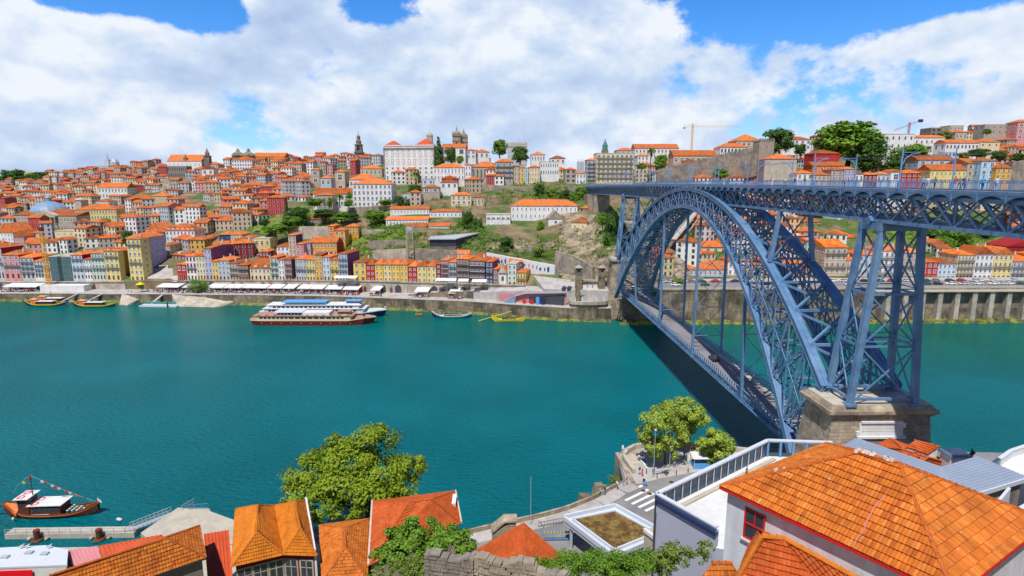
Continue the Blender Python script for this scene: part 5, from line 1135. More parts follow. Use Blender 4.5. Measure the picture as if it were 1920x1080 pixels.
# hand placed houses of the middle tier
for a in ((543, 557, 441, 484, 'beige', 'tall pinkish tower house with dark blue side above the riverfront roofs', dict(Y=318, dep=11, nf=5, nx=2, sidecol='dark blue', roof='hip')),
          (617, 628, 424, 455, 'orange', 'narrow bright orange house end on the green slope', dict(Y=340, dep=12, nf=3, nx=1)),
          (628, 648, 432, 460, 'ochre', 'ochre two window house on the green slope', dict(Y=334, dep=9, nf=3, nx=2)),
          (649, 672, 425, 440, 'ochre', 'ochre house with twin white balconies right on the green slope', dict(Y=345, dep=9, nf=2, nx=4)),
          (557, 571, 458, 488, 'pink', 'rose pink house right of the tall pinkish tower house', dict(Y=316, dep=9, nf=3, nx=2)),
          (572, 583, 455, 482, 'lilac', 'small lilac house between rose pink and yellow ones', dict(Y=320, dep=9, nf=3, nx=2)),
          (583, 632, 455, 478, 'ochre', 'wide ochre house with cream windows and double orange roof', dict(Y=322, dep=12, nf=2, nx=8, roof='gx', sidecol='red')),
          (413, 434, 440, 466, 'dark blue', 'blank dark slate house among orange roofs', dict(Y=365, dep=12, nf=2, nx=2, wscale=(.1, .12), roof='hip')),
          (434, 456, 440, 462, 'cream', 'cream house right of the dark slate one', dict(Y=362, dep=12, nf=2, nx=4)),
          (456, 477, 446, 474, 'pale blue', 'pale blue house left of the cream arcaded tower', dict(Y=352, dep=10, nf=3, nx=2)),
          (478, 508, 448, 478, 'pale yellow', 'cream house with stone base and tall corner pillars', dict(Y=345, dep=12, nf=2, nx=3, roof='flat')),
          (430, 446, 462, 480, 'orange', 'rust orange house with deep red side wall', dict(Y=338, dep=16, nf=2, nx=2, sidecol='red', roof='hip', rise=4)),
          (488, 505, 472, 492, 'dark red', 'small dark red house with stacked orange roofs', dict(Y=322, dep=10, nf=2, nx=3)),
          (520, 543, 462, 480, 'white', 'white house left of the tall pinkish tower house', dict(Y=322, dep=10, nf=2, nx=3)),
          (312, 366, 432, 452, 'white', 'long white house with a red storey and dormers above the square', dict(Y=372, dep=14, nf=2, nx=8, dormer=6, rise=4)),
          (276, 312, 430, 455, 'white', 'white gabled house behind the tall lilac house', dict(Y=378, dep=14, nf=2, nx=3, roof='gy', rise=4)),
          (304, 322, 460, 500, 'cream', 'tall cream house in the street behind the square', dict(Y=350, dep=14, nf=4, nx=3, balcony=2)),
          (755, 790, 365, 378, 'pale blue', 'half ruined pale blue shed on the terrace right of the palm', dict(Y=398, dep=8, nf=1, nx=3, roof='flat')),
          (826, 858, 342, 354, 'white', 'low white outbuilding with orange roof under the long white house', dict(Y=415, dep=9, nf=1, nx=3)),
          (792, 824, 352, 362, 'stone', 'stone shed with orange roof right of the tall palm', dict(Y=405, dep=8, nf=1, nx=2)),
          (846, 884, 366, 384, 'cream', 'cream garden house with small blue roof below the stone terraces', dict(Y=385, dep=8, nf=2, nx=4)),
          (888, 908, 370, 384, 'beige', 'beige garden house with orange roof right of the cream one', dict(Y=384, dep=8, nf=1, nx=3)),
          (570, 606, 411, 420, 'dark stone', 'long open garden shed with orange roof in the trees', dict(Y=380, dep=6, nf=1, nx=6, roof='gx', rise=1.5))):
    B(a[0], a[1], a[2], a[3], a[4], a[5], **a[6])
# ---- the many houses of the old town
LM = [(88, 420, 'the blue domed palace'), (184, 410, 'the long cream institute'), (350, 315, 'the hill church with two turrets'), (455, 300, 'the twin domed monastery'), (258, 485, 'the tall yellow and lilac block'),
      (674, 280, 'the slender clock tower'), (768, 300, 'the great white palace'), (700, 365, 'the big white terrace block'), (1020, 410, 'the white convent'), (1150, 315, 'the cream apartment block'), (1340, 300, 'the medieval wall'),
      (1590, 265, 'the giant plane tree'), (1680, 270, 'the tall plain white block'), (1775, 330, 'the long pale yellow house'), (415, 450, 'the dark slate house'), (550, 455, 'the tall pinkish tower house'), (300, 385, 'the blank beige gable'),
      (1873, 243, 'the grey rubble building on the skyline'), (1560, 495, 'the tall beige roadside house'), (213, 362, 'the long white row with black balconies'), (20, 450, 'the white gabled warehouse'), (500, 300, 'the long ochre building on the skyline'), (600, 375, 'the carved stone porch')]
FILLC = [('white', 22), ('cream', 14), ('beige', 12), ('pale grey', 12), ('stone', 9), ('pink', 6), ('ochre', 5), ('pale blue', 5), ('red', 5), ('dark red', 4), ('pale yellow', 5), ('brown', 3), ('lilac', 2), ('orange', 2)]
bag = [c for c, n in FILLC for _ in range(n)]
NOGO = [(520, 742, 384, 432), (478, 560, 408, 446), (640, 770, 425, 500), (724, 1115, 392, 530), (955, 1115, 345, 392), (1000, 1115, 338, 400), (1115, 1235, 345, 540), (1225, 1300, 355, 490), (1290, 1440, 312, 345), (690, 790, 440, 530), (315, 322, 380, 400), (-60, 80, 318, 352), (395, 420, 330, 345),
        (1625, 1900, 400, 474), (1545, 1650, 262, 318), (1500, 1545, 300, 312), (226, 246, 465, 530), (266, 334, 497, 530), (715, 822, 262, 338), (1650, 1720, 284, 312)]
def free(px, py, wpx):
    for (a, b, c, d) in NOGO:
        if a < px < b and c < py < d: return False
    for (a, b, c, d) in HAND:
        if a-wpx*.35 < px < b+wpx*.35 and c-1 < py < d+3: return False
    return True
cand = []
def skyl(px): return tcol(px)[-1][0]
py = 250.0
while py < 520:
    px = -62.0+rnd.uniform(0, 12)
    while px < 1990:
        Y = TY(px, py); wm = rnd.uniform(5.5, 12); wpx = wm*F/Y
        ok = py > skyl(px)-1 and free(px, py, wpx)
        if 735 < px < 1180 and py > 345 and (py > 392 or rnd.random() < .7): ok = False
        if px > 1180 and 345 < py < 352: ok = False
        if ok: cand.append((Y, px+rnd.uniform(-3, 3), py+rnd.uniform(-2.2, 2.2), wm))
        px += wpx*rnd.uniform(.9, 1.12)
    py += 6.0 if py < 350 else 8.5 if py < 420 else 11.0
# nearest ones are individuals, the farthest and smallest become one mass
cand.sort(key=lambda c: c[0])
NI = max(0, 296-HOUSES)
ind, far = cand[:NI], cand[NI:]
print('hand houses', HOUSES, 'fill', len(cand), 'individual', len(ind))
info = []
for (Y, px, py, wm) in ind:
    col = rnd.choice(bag); best = min(LM, key=lambda l: math.hypot((px-l[0]), (py-l[1])*1.3)); info.append([Y, px, py, wm, col, best])
def rel(px, py, l):
    dx, dy = px-l[0], py-l[1]
    v = 'above' if dy < -12 else 'below' if dy > 14 else ''
    h = 'left of' if dx < -12 else 'right of' if dx > 12 else ''
    if v and h: return v+' '+h
    return v or h or 'beside'
groups = {}
for it in info: groups.setdefault((it[4], it[5][2], rel(it[1], it[2], it[5])), []).append(it)
for (col, lm, rl), L in groups.items():
    L.sort(key=lambda i: i[1])
    for k, it in enumerate(L):
        if len(L) == 1: s = 'the only small %s house %s %s' % (col, rl, lm)
        else: s = '%s %s house from the left %s %s' % (ordinal(k), col, rl, lm)
        it.append(s)
def far_house(mw, mr, wm, dep, h, kind, rise, nf):
    wall_mesh(mw, wm, dep, h, max(2, int(wm/2.6)), max(2, int(dep/3)), nf); roof_faces(mr, wm, dep, h, kind, rise, .4)
def shape(r, wm):
    nf = r.choice([1, 2, 2, 3, 3, 4]); dep = r.uniform(7, 12); kind = r.choice(['hip', 'hip', 'gx', 'gx', 'gy', 'hip']); return nf, dep, nf*2.9+r.uniform(0, .8), kind, min(wm, dep)*r.uniform(.18, .27)
for Y, px, py, wm, col, best, lab in info:
    r = random.Random(int(px*13+py*7)); nf, dep, h, kind, rise = shape(r, wm); p = aty(px, py, Y)
    T = thing('house', lab, 'house', tuple(p), r.gauss(-.05, .35), 'small houses of the old town')
    a, b = MB(), MB(); far_house(a, b, wm, dep, h, kind, rise, nf)
    o = a.build('wall', 'plaster_far', T); c = PAL[col]; o.color = (c[0]*r.uniform(.85, 1.05), c[1]*r.uniform(.85, 1.05), c[2]*r.uniform(.85, 1.05), 1)
    rf = b.build('roof', ROOFC, T)
    if r.random() < .55:
        m = MB(); xx, yy = r.uniform(-wm*.3, wm*.3), r.uniform(dep*.3, dep*.7); m.box(xx-.4, xx+.4, yy-.35, yy+.35, h, h+rise+1.0); o = m.build('chimney', 'plaster', rf); o.color = (.7, .6, .52, 1)
    if r.random() < .3:
        m = MB(); xx = r.uniform(-wm*.25, wm*.25); m.box(xx-.9, xx+.9, dep*.12, dep*.4, h+.2, h+rise*.75+.6); o = m.build('dormer', 'plaster', rf); o.color = (.74, .7, .64, 1)
# the distant ones: one mesh per wall colour would split them, so colours are faces of one object
FM = MB(); pals = []
fmats = ['roof_far']
for nm in ('white', 'cream', 'beige', 'pale grey', 'pink', 'stone', 'red'):
    mm = mat('far_'+nm.replace(' ', '_'), tuple(c*.95 for c in PAL[nm]), var=.16, scale=.3, windows=True); fmats.append('far_'+nm.replace(' ', '_'))
for Y, px, py, wm in far:
    r = random.Random(int(px*11+py*5)); nf, dep, h, kind, rise = shape(r, wm); p = aty(px, py, Y); a, b = MB(), MB(); far_house(a, b, wm, dep, h, kind, rise, nf)
    M_ = Matrix.Translation(p) @ Matrix.Rotation(r.gauss(-.05, .3), 4, 'Z'); k = r.choice([1, 1, 1, 2, 2, 3, 3, 4, 4, 5, 6, 7])
    for src, mi in ((a, k), (b, 0)):
        base = len(FM.v); FM.v += [tuple(M_ @ Vector(v)) for v in src.v]
        for f, u in zip(src.f, src.uv): FM.f.append(tuple(i+base for i in f)); FM.m.append(mi); FM.uv.append(u)
if far: setp(FM.build('distant_houses', fmats), 'mass of small orange roofed houses far up the old town slopes', 'houses', kind='stuff')
# ==== THE NEAR BANK
ZS = 7.5
def sstep(x): x = max(0, min(1, x)); return x*x*(3-2*x)
GT = [(-80, 60), (4, 57.5), (12, 52), (20, 45.5), (30, 38), (40, 30.5), (46, 24), (52, 15), (58, 9), (62, 6.8), (70, 6.0)]
def zground(x, y):
    z = interp(GT, y); z -= 9*sstep((8-x)/22)*sstep((64-y)/20)*sstep((y-5)/20); return max(z, 6.0 if x > -5 else 3.2)
def near_ground():
    m = MB(); nx, ny = 120, 64; xs = [-170+i*2.9 for i in range(nx)]; yy = [-70+j*2.25 for j in range(ny)]
    for i in range(nx-1):
        for j in range(ny-1):
            if yy[j+1] > 74: continue
            P = [(xs[i], yy[j]), (xs[i+1], yy[j]), (xs[i+1], yy[j+1]), (xs[i], yy[j+1])]
            m.face([(x, y, zground(x, y)+.35*math.sin(x*.7)*math.cos(y*.9)) for x, y in P])
    setp(m.build('hillside', 'hill', smooth=True), kind='structure')
near_ground()
def P2(px, py, z): p = atz(px, py, z); return (p.x, p.y)
# quay street, promenade by the water and the small square under the trees
edge = [(-160, 70), (-160, 84), (-45, 84.5), P2(640, 1000, 5), P2(865, 1002, ZS), P2(935, 985, ZS), P2(1005, 970, ZS), P2(1060, 955, ZS), P2(1112, 934, ZS), P2(1150, 911, ZS)]
sq = [P2(1168, 900, ZS), P2(1158, 850, 8), P2(1168, 838, 8), P2(1185, 830, 8), P2(1215, 826, 8), P2(1290, 828, 8), P2(1400, 838, 8)]
right = [(49, 112), (76, 110), (150, 105), (150, 60), (-5, 60), (-5, 70)]
poly = edge[3:] + sq + right
m = MB(); m.prism(poly[::-1] if sum((b[0]-a[0])*(b[1]+a[1]) for a, b in zip(poly, poly[1:]+poly[:1])) > 0 else poly, -3, ZS, m=0, mtop=1)
setp(m.build('road', ['quay_stone', 'asphalt']), kind='structure')
m = MB(); m.box(-170, -4.6, 60, 85.5, -3, 4.2); setp(m.build('quay', 'concrete'), kind='structure')
m = MB(); ramp = [P2(265, 1010, 3.2), P2(335, 962, 3.2), P2(390, 958, 4.2), P2(445, 978, 4.2), P2(445, 1020, 4.2), P2(300, 1030, 4.2)]
m.prism(ramp[::-1], -3, 4.3); m.prism([P2(322, 970, 3.0), P2(345, 953, 3.0), P2(392, 953, 3.0), P2(398, 966, 3.0)][::-1], -3, 3.0); setp(m.build('quay_slipway', 'concrete'), kind='structure')
def strip(pts, w, z, name, mt, h=None, kind='structure', side=1):
    m = MB()
    for a, b in zip(pts, pts[1:]):
        a, b = V(*a, 0), V(*b, 0); n = V((b-a).y, -(b-a).x, 0).normalized()*w*side
        z0 = z-.3; m.hexa([(a.x, a.y, z0), (b.x, b.y, z0), (b.x+n.x, b.y+n.y, z0), (a.x+n.x, a.y+n.y, z0), (a.x, a.y, z+(h or 0)), (b.x, b.y, z+(h or 0)), (b.x+n.x, b.y+n.y, z+(h or 0)), (a.x+n.x, a.y+n.y, z+(h or 0))])
    o = m.build(name, mt)
    if kind: setp(o, kind=kind)
    return o
riv = [P2(*q) for q in ((600, 1070, ZS), (865, 1004, ZS), (935, 987, ZS), (1005, 972, ZS), (1060, 957, ZS), (1112, 936, ZS), (1152, 914, ZS), (1176, 903, ZS))]
strip(riv, 3.0, ZS, 'pavement', 'paving', .14)
p = strip(riv[:-1], .35, ZS+.1, 'parapet', 'granite', .75, kind=None); setp(p, 'low granite parapet following the water edge of the near street', 'wall')
kerb = [(a[0]+(b[0]-a[0])*0, a[1]) for a, b in zip(riv, riv)]
# raised square
sqp = [P2(1176, 905, 8), P2(1160, 852, 8), P2(1170, 839, 8), P2(1187, 831, 8), P2(1215, 827, 8), P2(1290, 829, 8), P2(1400, 839, 8), (52, 108), (47, 97), P2(1330, 877, 8), P2(1240, 893, 8), P2(1205, 903, 8)]
m = MB(); m.prism(sqp[::-1], 6, ZS+.16); setp(m.build('square', 'paving'), kind='structure')
m = MB(); m.prism([P2(1168, 850, 8), P2(1176, 840, 8), P2(1190, 833, 8), P2(1212, 829, 8), P2(1230, 834, 8), P2(1207, 841, 8), P2(1198, 850, 8), P2(1200, 860, 8), P2(1207, 870, 8), P2(1185, 870, 8)][::-1], 7, ZS+.17)
setp(m.build('gravel_bed', 'stone_light'), kind='structure')
curve = [P2(*q) for q in ((1186, 880, 8.6), (1170, 858, 8.6), (1167, 850, 8.6), (1173, 840, 8.6), (1188, 832, 8.6), (1214, 827.5, 8.6), (1290, 829, 8.6), (1400, 839, 8.6))]
p = strip(curve, .7, ZS+.16, 'curved_parapet', 'concrete', .95, kind=None); setp(p, 'curved pale parapet wall round the river end of the small square', 'wall')
p = strip([P2(*q) for q in ((1212, 878, 8), (1200, 861, 8), (1196, 851, 8), (1204, 842, 8), (1224, 837, 8))], .3, ZS+.17, 'bed_kerb', 'white', .35, kind=None); setp(p, 'white curved kerb between gravel bed and grey paving', 'kerb')
m = MB(); a, b = P2(1157, 850, 8), P2(1188, 908, ZS); m.hexa([(a[0]-.4, a[1], -1), (b[0]-.4, b[1]-.1, -1), (b[0]+.4, b[1], -1), (a[0]+.4, a[1]+.1, -1), (a[0]-.4, a[1], ZS+.7), (b[0]-.4, b[1]-.1, ZS+.2), (b[0]+.4, b[1], ZS+.2), (a[0]+.4, a[1]+.1, ZS+.7)])
setp(m.build('stone_wall', 'granite'), 'high granite wall on the river side of the small square', 'wall')
m = MB(); r = random.Random(8)
for k in range(26):
    px = lerp(1098, 1178, r.random()); x, y = P2(px, lerp(945, 905, (px-1098)/80)+r.uniform(-12, 4), 3); s = r.uniform(.7, 2.2); m.frustum((x-.8, y), -1, r.uniform(.8, 4.5), s, s*.8, s*.45, s*.4)
setp(m.build('rocks', 'rock'), kind='structure')
# street paint, covers
def flat(poly, z, name, mt, kind='structure'):
    m = MB(); m.prism(poly, z-.002, z); o = m.build(name, mt); setp(o, kind=kind) if kind else None; return o
for k in range(5):
    c0, c1 = (1160+k*12.5, 932+k*6.5), (1205+k*10.5, 910+k*7.5)
    a, b = V(*P2(*c0, ZS), 0), V(*P2(*c1, ZS), 0); n = V(-(b-a).y, (b-a).x, 0).normalized()*.27
    m = MB(); m.hexa([V(a.x+n.x, a.y+n.y, ZS+.001), V(a.x-n.x, a.y-n.y, ZS+.001), V(b.x-n.x, b.y-n.y, ZS+.001), V(b.x+n.x, b.y+n.y, ZS+.001), V(a.x+n.x, a.y+n.y, ZS+.008), V(a.x-n.x, a.y-n.y, ZS+.008), V(b.x-n.x, b.y-n.y, ZS+.008), V(b.x+n.x, b.y+n.y, ZS+.008)])
    setp(m.build('crossing_stripe', 'road_paint'), kind='structure')
for (px, py) in ((1206, 920), (1218, 926), (1259, 904), (1183, 917), (1177, 920)):
    x, y = P2(px, py, ZS); m = MB(); m.lathe((x, y), [(.45, ZS+.002), (.45, ZS+.02)], 12); setp(m.build('manhole_cover', 'wood_dark'), kind='structure')
# ---- tiled roofs
def tile_face(m, pts, cs=.42, tw=.30, amp=.05, mi=0, lift=.10):
    """rows of half round clay tiles over the polygon pts (first edge = eave), slope vector away from the eave"""
    pts = [Vector(p) for p in pts]; o = pts[0]; u = (pts[1]-o).normalized()
    n = Vector((0, 0, 0))
    for i in range(len(pts)): n += pts[i].cross(pts[(i+1) % len(pts)])
    n.normalize(); n = n if n.z > 0 else -n
    v = n.cross(u); v = v if v.z > 0 else -v
    Q = [((p-o).dot(u), (p-o).dot(v)) for p in pts]; vm = max(q[1] for q in Q); v0 = min(q[1] for q in Q)
    m.face([p-n*.03 for p in pts], uv=[(q[0]/tw, q[1]/cs) for q in Q], m=mi)
    def rng(vv):
        xs = []
        for a, b in zip(Q, Q[1:]+Q[:1]):
            if (a[1]-vv)*(b[1]-vv) <= 0 and abs(a[1]-b[1]) > 1e-9: xs.append(a[0]+(b[0]-a[0])*(vv-a[1])/(b[1]-a[1]))
        return (min(xs), max(xs)) if len(xs) >= 2 else None
    j = math.floor(v0/cs); K = 4
    while j*cs < vm:
        va, vb = max(j*cs, v0+1e-4), min((j+1)*cs+.05, vm-1e-4)
        if vb > va:
            ra, rb_ = rng(va), rng(vb)
            if ra and rb_:
                i0, i1 = math.floor(min(ra[0], rb_[0])/tw), math.ceil(max(ra[1], rb_[1])/tw)
                for i in range(i0, i1):
                    A = []; Bv = []
                    jit = random.Random(i*7919+j*104729).uniform(-.012, .02)
                    for k in range(K+1):
                        uu = (i+k/K)*tw; hgt = amp*math.sin(math.pi*k/K)
                        ua = max(ra[0], min(ra[1], uu)); ub = max(rb_[0], min(rb_[1], uu))
                        A.append(o+u*ua+v*(va-.0)+n*(hgt+lift+jit)); Bv.append(o+u*ub+v*vb+n*(hgt*.85+jit*.3))
                    if (A[0]-A[-1]).length < .02 and (Bv[0]-Bv[-1]).length < .02: continue
                    for k in range(K): m.face([A[k], A[k+1], Bv[k+1], Bv[k]], uv=[(i+.5, j+.5)]*4, m=mi)
                    m.face([A[0]-n*.05]+[A[k] for k in range(K+1)]+[A[-1]-n*.05], uv=[(i+.5, j+.5)]*(K+3), m=mi)
        j += 1
def ridge(m, p, q, r=.16, mi=0, seg=.42):
    p, q = Vector(p), Vector(q); L = (q-p).length; n = max(1, int(L/seg)); d = (q-p)/n
    for k in range(n): m.tube([p+d*k+V(0, 0, .05), p+d*(k+1.08)+V(0, 0, .01)], [r, r*.8], 7, m=mi)
def tiled_house(name, label, cat, faces, ridges, tiles, ridgemat, cs=.42, tw=.3, base=None, walls=None, wallcol='white', amp=.05, rr=.16, origin=None):
    c = sum((Vector(p) for f in faces for p in f), V(0, 0, 0))/sum(len(f) for f in faces)
    T = thing(name, label, cat, (c.x, c.y, base or 5))
    m = MB()
    for f in faces: tile_face(m, f, cs, tw, amp)
    rf = m.build('roof', tiles, T, world=True)
    m = MB()
    for p, q in ridges: ridge(m, p, q, rr)
    m.build('ridge_tiles', ridgemat, rf, world=True)
    if walls:
        m = MB(); n = len(walls)
        for a, b in zip(walls, walls[1:]+walls[:1]): m.face([(a[0], a[1], base), (b[0], b[1], base), (b[0], b[1], b[2]), (a[0], a[1], a[2])])
        w = m.build('wall', 'plaster', T, world=True); w.color = (*PAL.get(wallcol, wallcol), 1) if isinstance(wallcol, str) else (*wallcol, 1)
    return T, rf
def inset(pts, d):
    c = sum((Vector(p) for p in pts), V(0, 0, 0))/len(pts); out = []
    for p in pts: v = Vector(p)-c; v.z = 0; out.append(tuple(Vector(p)-v.normalized()*d))
    return out
A = atz
# --- big white house, bottom right
C1, C2, C3 = A(1350, 912, 41), V(23.4, 25.9, 41), V(34.6, 32.4, 41)
R1, R2 = A(1610, 848, 44.6), A(1685, 870, 44.6)
C4 = C1+(C3-C2); C4.z = 41
T, rf = tiled_house('big_house', 'big white walled house with broad weathered orange tile roof and red eaves', 'house', [[C1, C2, R2, R1], [C2, C3, R2], [C3, C4, R1, R2], [C4, C1, R1]],
    [(C1, R1), (R1, R2), (R2, C2), (R2, C3), (R1, C4)], 'tiles_orange', 'ridge_orange', cs=.52, tw=.21, base=30, amp=.06, rr=.15)
w4 = inset([C1, C2, C3, C4], .55); m = MB(); rr_ = random.Random(2)
for a, b in zip(w4, w4[1:]+w4[:1]): m.face([(a[0], a[1], 28), (b[0], b[1], 28), (b[0], b[1], 40.95), (a[0], a[1], 40.95)])
w = m.build('wall', 'plaster', T, world=True); w.color = (.66, .68, .73, 1)
m = MB()
for a, b in zip([C1, C2, C3, C4], [C2, C3, C4, C1]): m.bar(a+V(0, 0, -.10), b+V(0, 0, -.10), .14, .16)
m.build('eaves_board', 'red', T, world=True)
m = MB(); m.prism([(p.x, p.y) for p in (C1, C2, C3, C4)], 40.84, 40.9); m.build('soffit', 'white', T, world=True)
# window with red frame set in the left wall
a, b = V(*w4[0]), V(*w4[1]); u = (b-a); L = u.length; u.normalize(); n = V(u.y, -u.x, 0); n = n if n.x < 0 else -n
def on_wall(px, py):     # where the ray through the picture point meets that wall
    r = ray(px, py); den = r.x*n.x+r.y*n.y; t = (a.x*n.x+a.y*n.y)/den; return r*t+V(0, 0, CZ)
q0, q1 = on_wall(1397, 1000), on_wall(1433, 972); s0, s1 = (q0-a).dot(u), (q1-a).dot(u); zc = on_wall(1415, 987).z; hh = 1.05
def wbox(m, s0, s1, z0, z1, d0, d1, mi=None):
    p, q = a+u*s0, a+u*s1; m.hexa([(p.x+n.x*d0, p.y+n.y*d0, z0), (p.x+n.x*d1, p.y+n.y*d1, z0), (q.x+n.x*d1, q.y+n.y*d1, z0), (q.x+n.x*d0, q.y+n.y*d0, z0), (p.x+n.x*d0, p.y+n.y*d0, z1), (p.x+n.x*d1, p.y+n.y*d1, z1), (q.x+n.x*d1, q.y+n.y*d1, z1), (q.x+n.x*d0, q.y+n.y*d0, z1)])
m = MB(); f = .1
wbox(m, s0-f, s1+f, zc-hh-f, zc-hh, .0, .1); wbox(m, s0-f, s1+f, zc+hh, zc+hh+f, .0, .1); wbox(m, s0-f, s0, zc-hh, zc+hh, .0, .1); wbox(m, s1, s1+f, zc-hh, zc+hh, .0, .1)
wbox(m, s0, s1, zc-.05, zc+.05, .02, .08); wbox(m, (s0+s1)/2-.04, (s0+s1)/2+.04, zc, zc+hh, .02, .07)
wf_ = m.build('window', 'red', T, world=True); m = MB(); wbox(m, s0, s1, zc-hh, zc+hh, .004, .02); m.build('pane', 'glass', wf_, world=True)
m = MB(); wbox(m, s0-.2, s1+.2, zc-hh-.25, zc-hh-f-.003, .0, .2); m.build('sill', 'white', wf_, world=True)
# loose cable over the tiles
m = MB(); nn = (C2-C1).cross(R1-C1).normalized(); nn = nn if nn.z > 0 else -nn
def on_roof(px, py): r = ray(px, py); t = ((C1-V(0, 0, CZ)).dot(nn))/r.dot(nn); return r*t+V(0, 0, CZ)+nn*.14
m.tube([on_roof(*q) for q in ((1656, 935), (1640, 955), (1628, 975), (1620, 998), (1606, 1014), (1602, 1026), (1604, 1032))], .03, 5); setp(m.build('cable', 'pink'), 'thin pale cable lying loose across the big orange roof', 'cable')
m = MB(); r = random.Random(6)
for (p, q, k) in ((R1, R2, 10), (R1, C1, 3)):
    for i in range(k): m = MB(); t = r.random()*.9; s = r.uniform(.08, .2); c = p.lerp(q, t); m.frustum((c.x+r.uniform(-.1, .1), c.y+r.uniform(-.1, .1)), c.z+.08, c.z+.26, s, s, s*.6, s*.5); m.build('mortar_patch', 'mortar', rf, world=True)
# --- roof at the bottom edge in front of it
E1, E2 = A(1384, 1082, 37.6), A(1560, 1130, 37.6); Q1, Q2 = A(1428, 1006, 40.2), A(1470, 1010, 40.2); E3 = A(1620, 1092, 39.4)
tiled_house('small_house', 'small orange tiled roof poking up at the bottom edge before the white wall', 'house', [[E1, E2, Q2, Q1], [E2, E3, Q2], [E3, V(E1.x+3.5, E1.y+5.2, 37.6), Q1, Q2], [V(E1.x+3.5, E1.y+5.2, 37.6), E1, Q1]],
            [(Q1, E1), (Q1, Q2), (Q2, E3)], 'tiles_red', 'ridge_yellow', cs=.36, tw=.24, base=30, rr=.2, walls=inset([E1, E2, E3, V(E1.x+3.5, E1.y+5.2, 37.6)], .4), wallcol='white')
g = [A(1300, 1100, 35.0), A(1400, 1100, 35.0), A(1372, 1056, 36.4), A(1335, 1056, 36.4)]
tiled_house('lean_to', 'low orange tiled lean-to at the foot of the white wall', 'shed', [g], [(g[3], g[2])], 'tiles_orange', 'ridge_orange', cs=.36, tw=.24, base=30, walls=inset(g, .3), wallcol='stone')
# --- roofs along the near quay
def lean_wall(f): return [tuple(p) for p in f]
Pq, Q_, E0, Ea, Eb = A(310, 1009, 20.5), A(92, 1080, 20.5), A(215, 1104, 17), A(386, 1045, 17), A(374, 986, 17)
Ec = Q_+(Eb-Pq)*.9; Ec.z = 17
T, rf = tiled_house('quay_house', 'long orange tiled roof with mossy ridge at the bottom left', 'house', [[E0, Ea, Pq, Q_], [Ea, Eb, Pq], [Eb, Ec, Q_, Pq]], [(Q_, Pq), (Pq, Ea), (Pq, Eb)], 'tiles_orange', 'ridge_orange', cs=.45, tw=.32, base=4, walls=inset([E0, Ea, Eb, Ec], .5), wallcol='dark stone')
m = MB(); m.bar(E0-V(0, 0, .15), Ea-V(0, 0, .15), .2, .2); m.bar(Ea-V(0, 0, .15), Eb-V(0, 0, .15), .2, .2); m.build('gutter', 'metal_dark', T, world=True)
# twin ridged orange house
zt, ze = 17.6, 14.2
fl, fm, fr = A(434, 1063, ze), A(532, 1040, ze), A(594, 1042, ze); bl, bm, brr = A(442, 954, ze), A(514, 948, ze), A(577, 939, ze)
r1f, r1b, r2f, r2b = A(481, 998, zt), A(483, 947, zt), A(563, 990, zt), A(551, 940, zt)
T, rf = tiled_house('quay_house', 'twin ridged bright yellow orange roof over a dark red front with stone framed windows', 'house', [[fl, fm, r1f], [bl, fl, r1f, r1b], [fm, bm, r1b, r1f], [fm, fr, r2f], [bm, fm, r2f, r2b], [fr, brr, r2b, r2f], [bl, bm, r1b], [bm, brr, r2b]],
    [(r1f, r1b), (r2f, r2b), (fl, r1f), (fm, r1f), (fm, r2f), (fr, r2f)], 'tiles_yellow', 'ridge_yellow', cs=.42, tw=.3, base=4)
m = MB(); W4 = inset([fl, fm, fr, brr, bm, bl], .7)
for p, q in zip(W4, W4[1:]+W4[:1]): m.face([(p[0], p[1], 4), (q[0], q[1], 4), (q[0], q[1], 14.1), (p[0], p[1], 14.1)])
w = m.build('wall', 'plaster', T, world=True); w.color = (.22, .02, .035, 1)
m = MB(); m.hexa([tuple(V(*W4[2])+V(.05, 0, -10)), tuple(V(*W4[2])+V(.35, 0, -10)), tuple(V(*W4[3])+V(.35, 0, -10)), tuple(V(*W4[3])+V(.05, 0, -10))]+[tuple(V(*W4[2])+V(.05, 0, .6)), tuple(V(*W4[2])+V(.35, 0, .6)), tuple(V(*W4[3])+V(.35, 0, 1.0)), tuple(V(*W4[3])+V(.05, 0, 1.0))]); m.build('party_wall', 'white', T, world=True)
def face_windows(T, p, q, n, z, w, h, style, out=.08):
    p, q = V(*p), V(*q); d = q-p; L = d.length; rz = math.atan2(d.y, d.x); loc = T.location
    for k in range(n):
        c = p+d*((k+.5)/n); o = put_window(T, style, c.x-loc.x, c.y-loc.y, z-loc.z, w, h, rz)
face_windows(T, W4[0], W4[1], 3, 10.6, 1.9, 2.7, 'stoneframe'); face_windows(T, W4[1], W4[2], 2, 10.6, 1.9, 2.7, 'stoneframe')
face_windows(T, W4[0], W4[1], 3, 6.3, 1.9, 2.9, 'stoneframe'); face_windows(T, W4[1], W4[2], 2, 6.3, 1.9, 2.9, 'stoneframe')
m = MB(); p, q = V(*W4[1]), V(*W4[2]); nv = V((q-p).y, -(q-p).x, 0).normalized(); m.bar(p+nv*.6+V(0, 0, -3.9), q+nv*.6+V(0, 0, -3.9), 1.2, .14); m.bar(p+nv*1.15+V(0, 0, -2.9), q+nv*1.15+V(0, 0, -2.9), .06, .06); m.build('balcony', 'metal_dark', T, world=True)
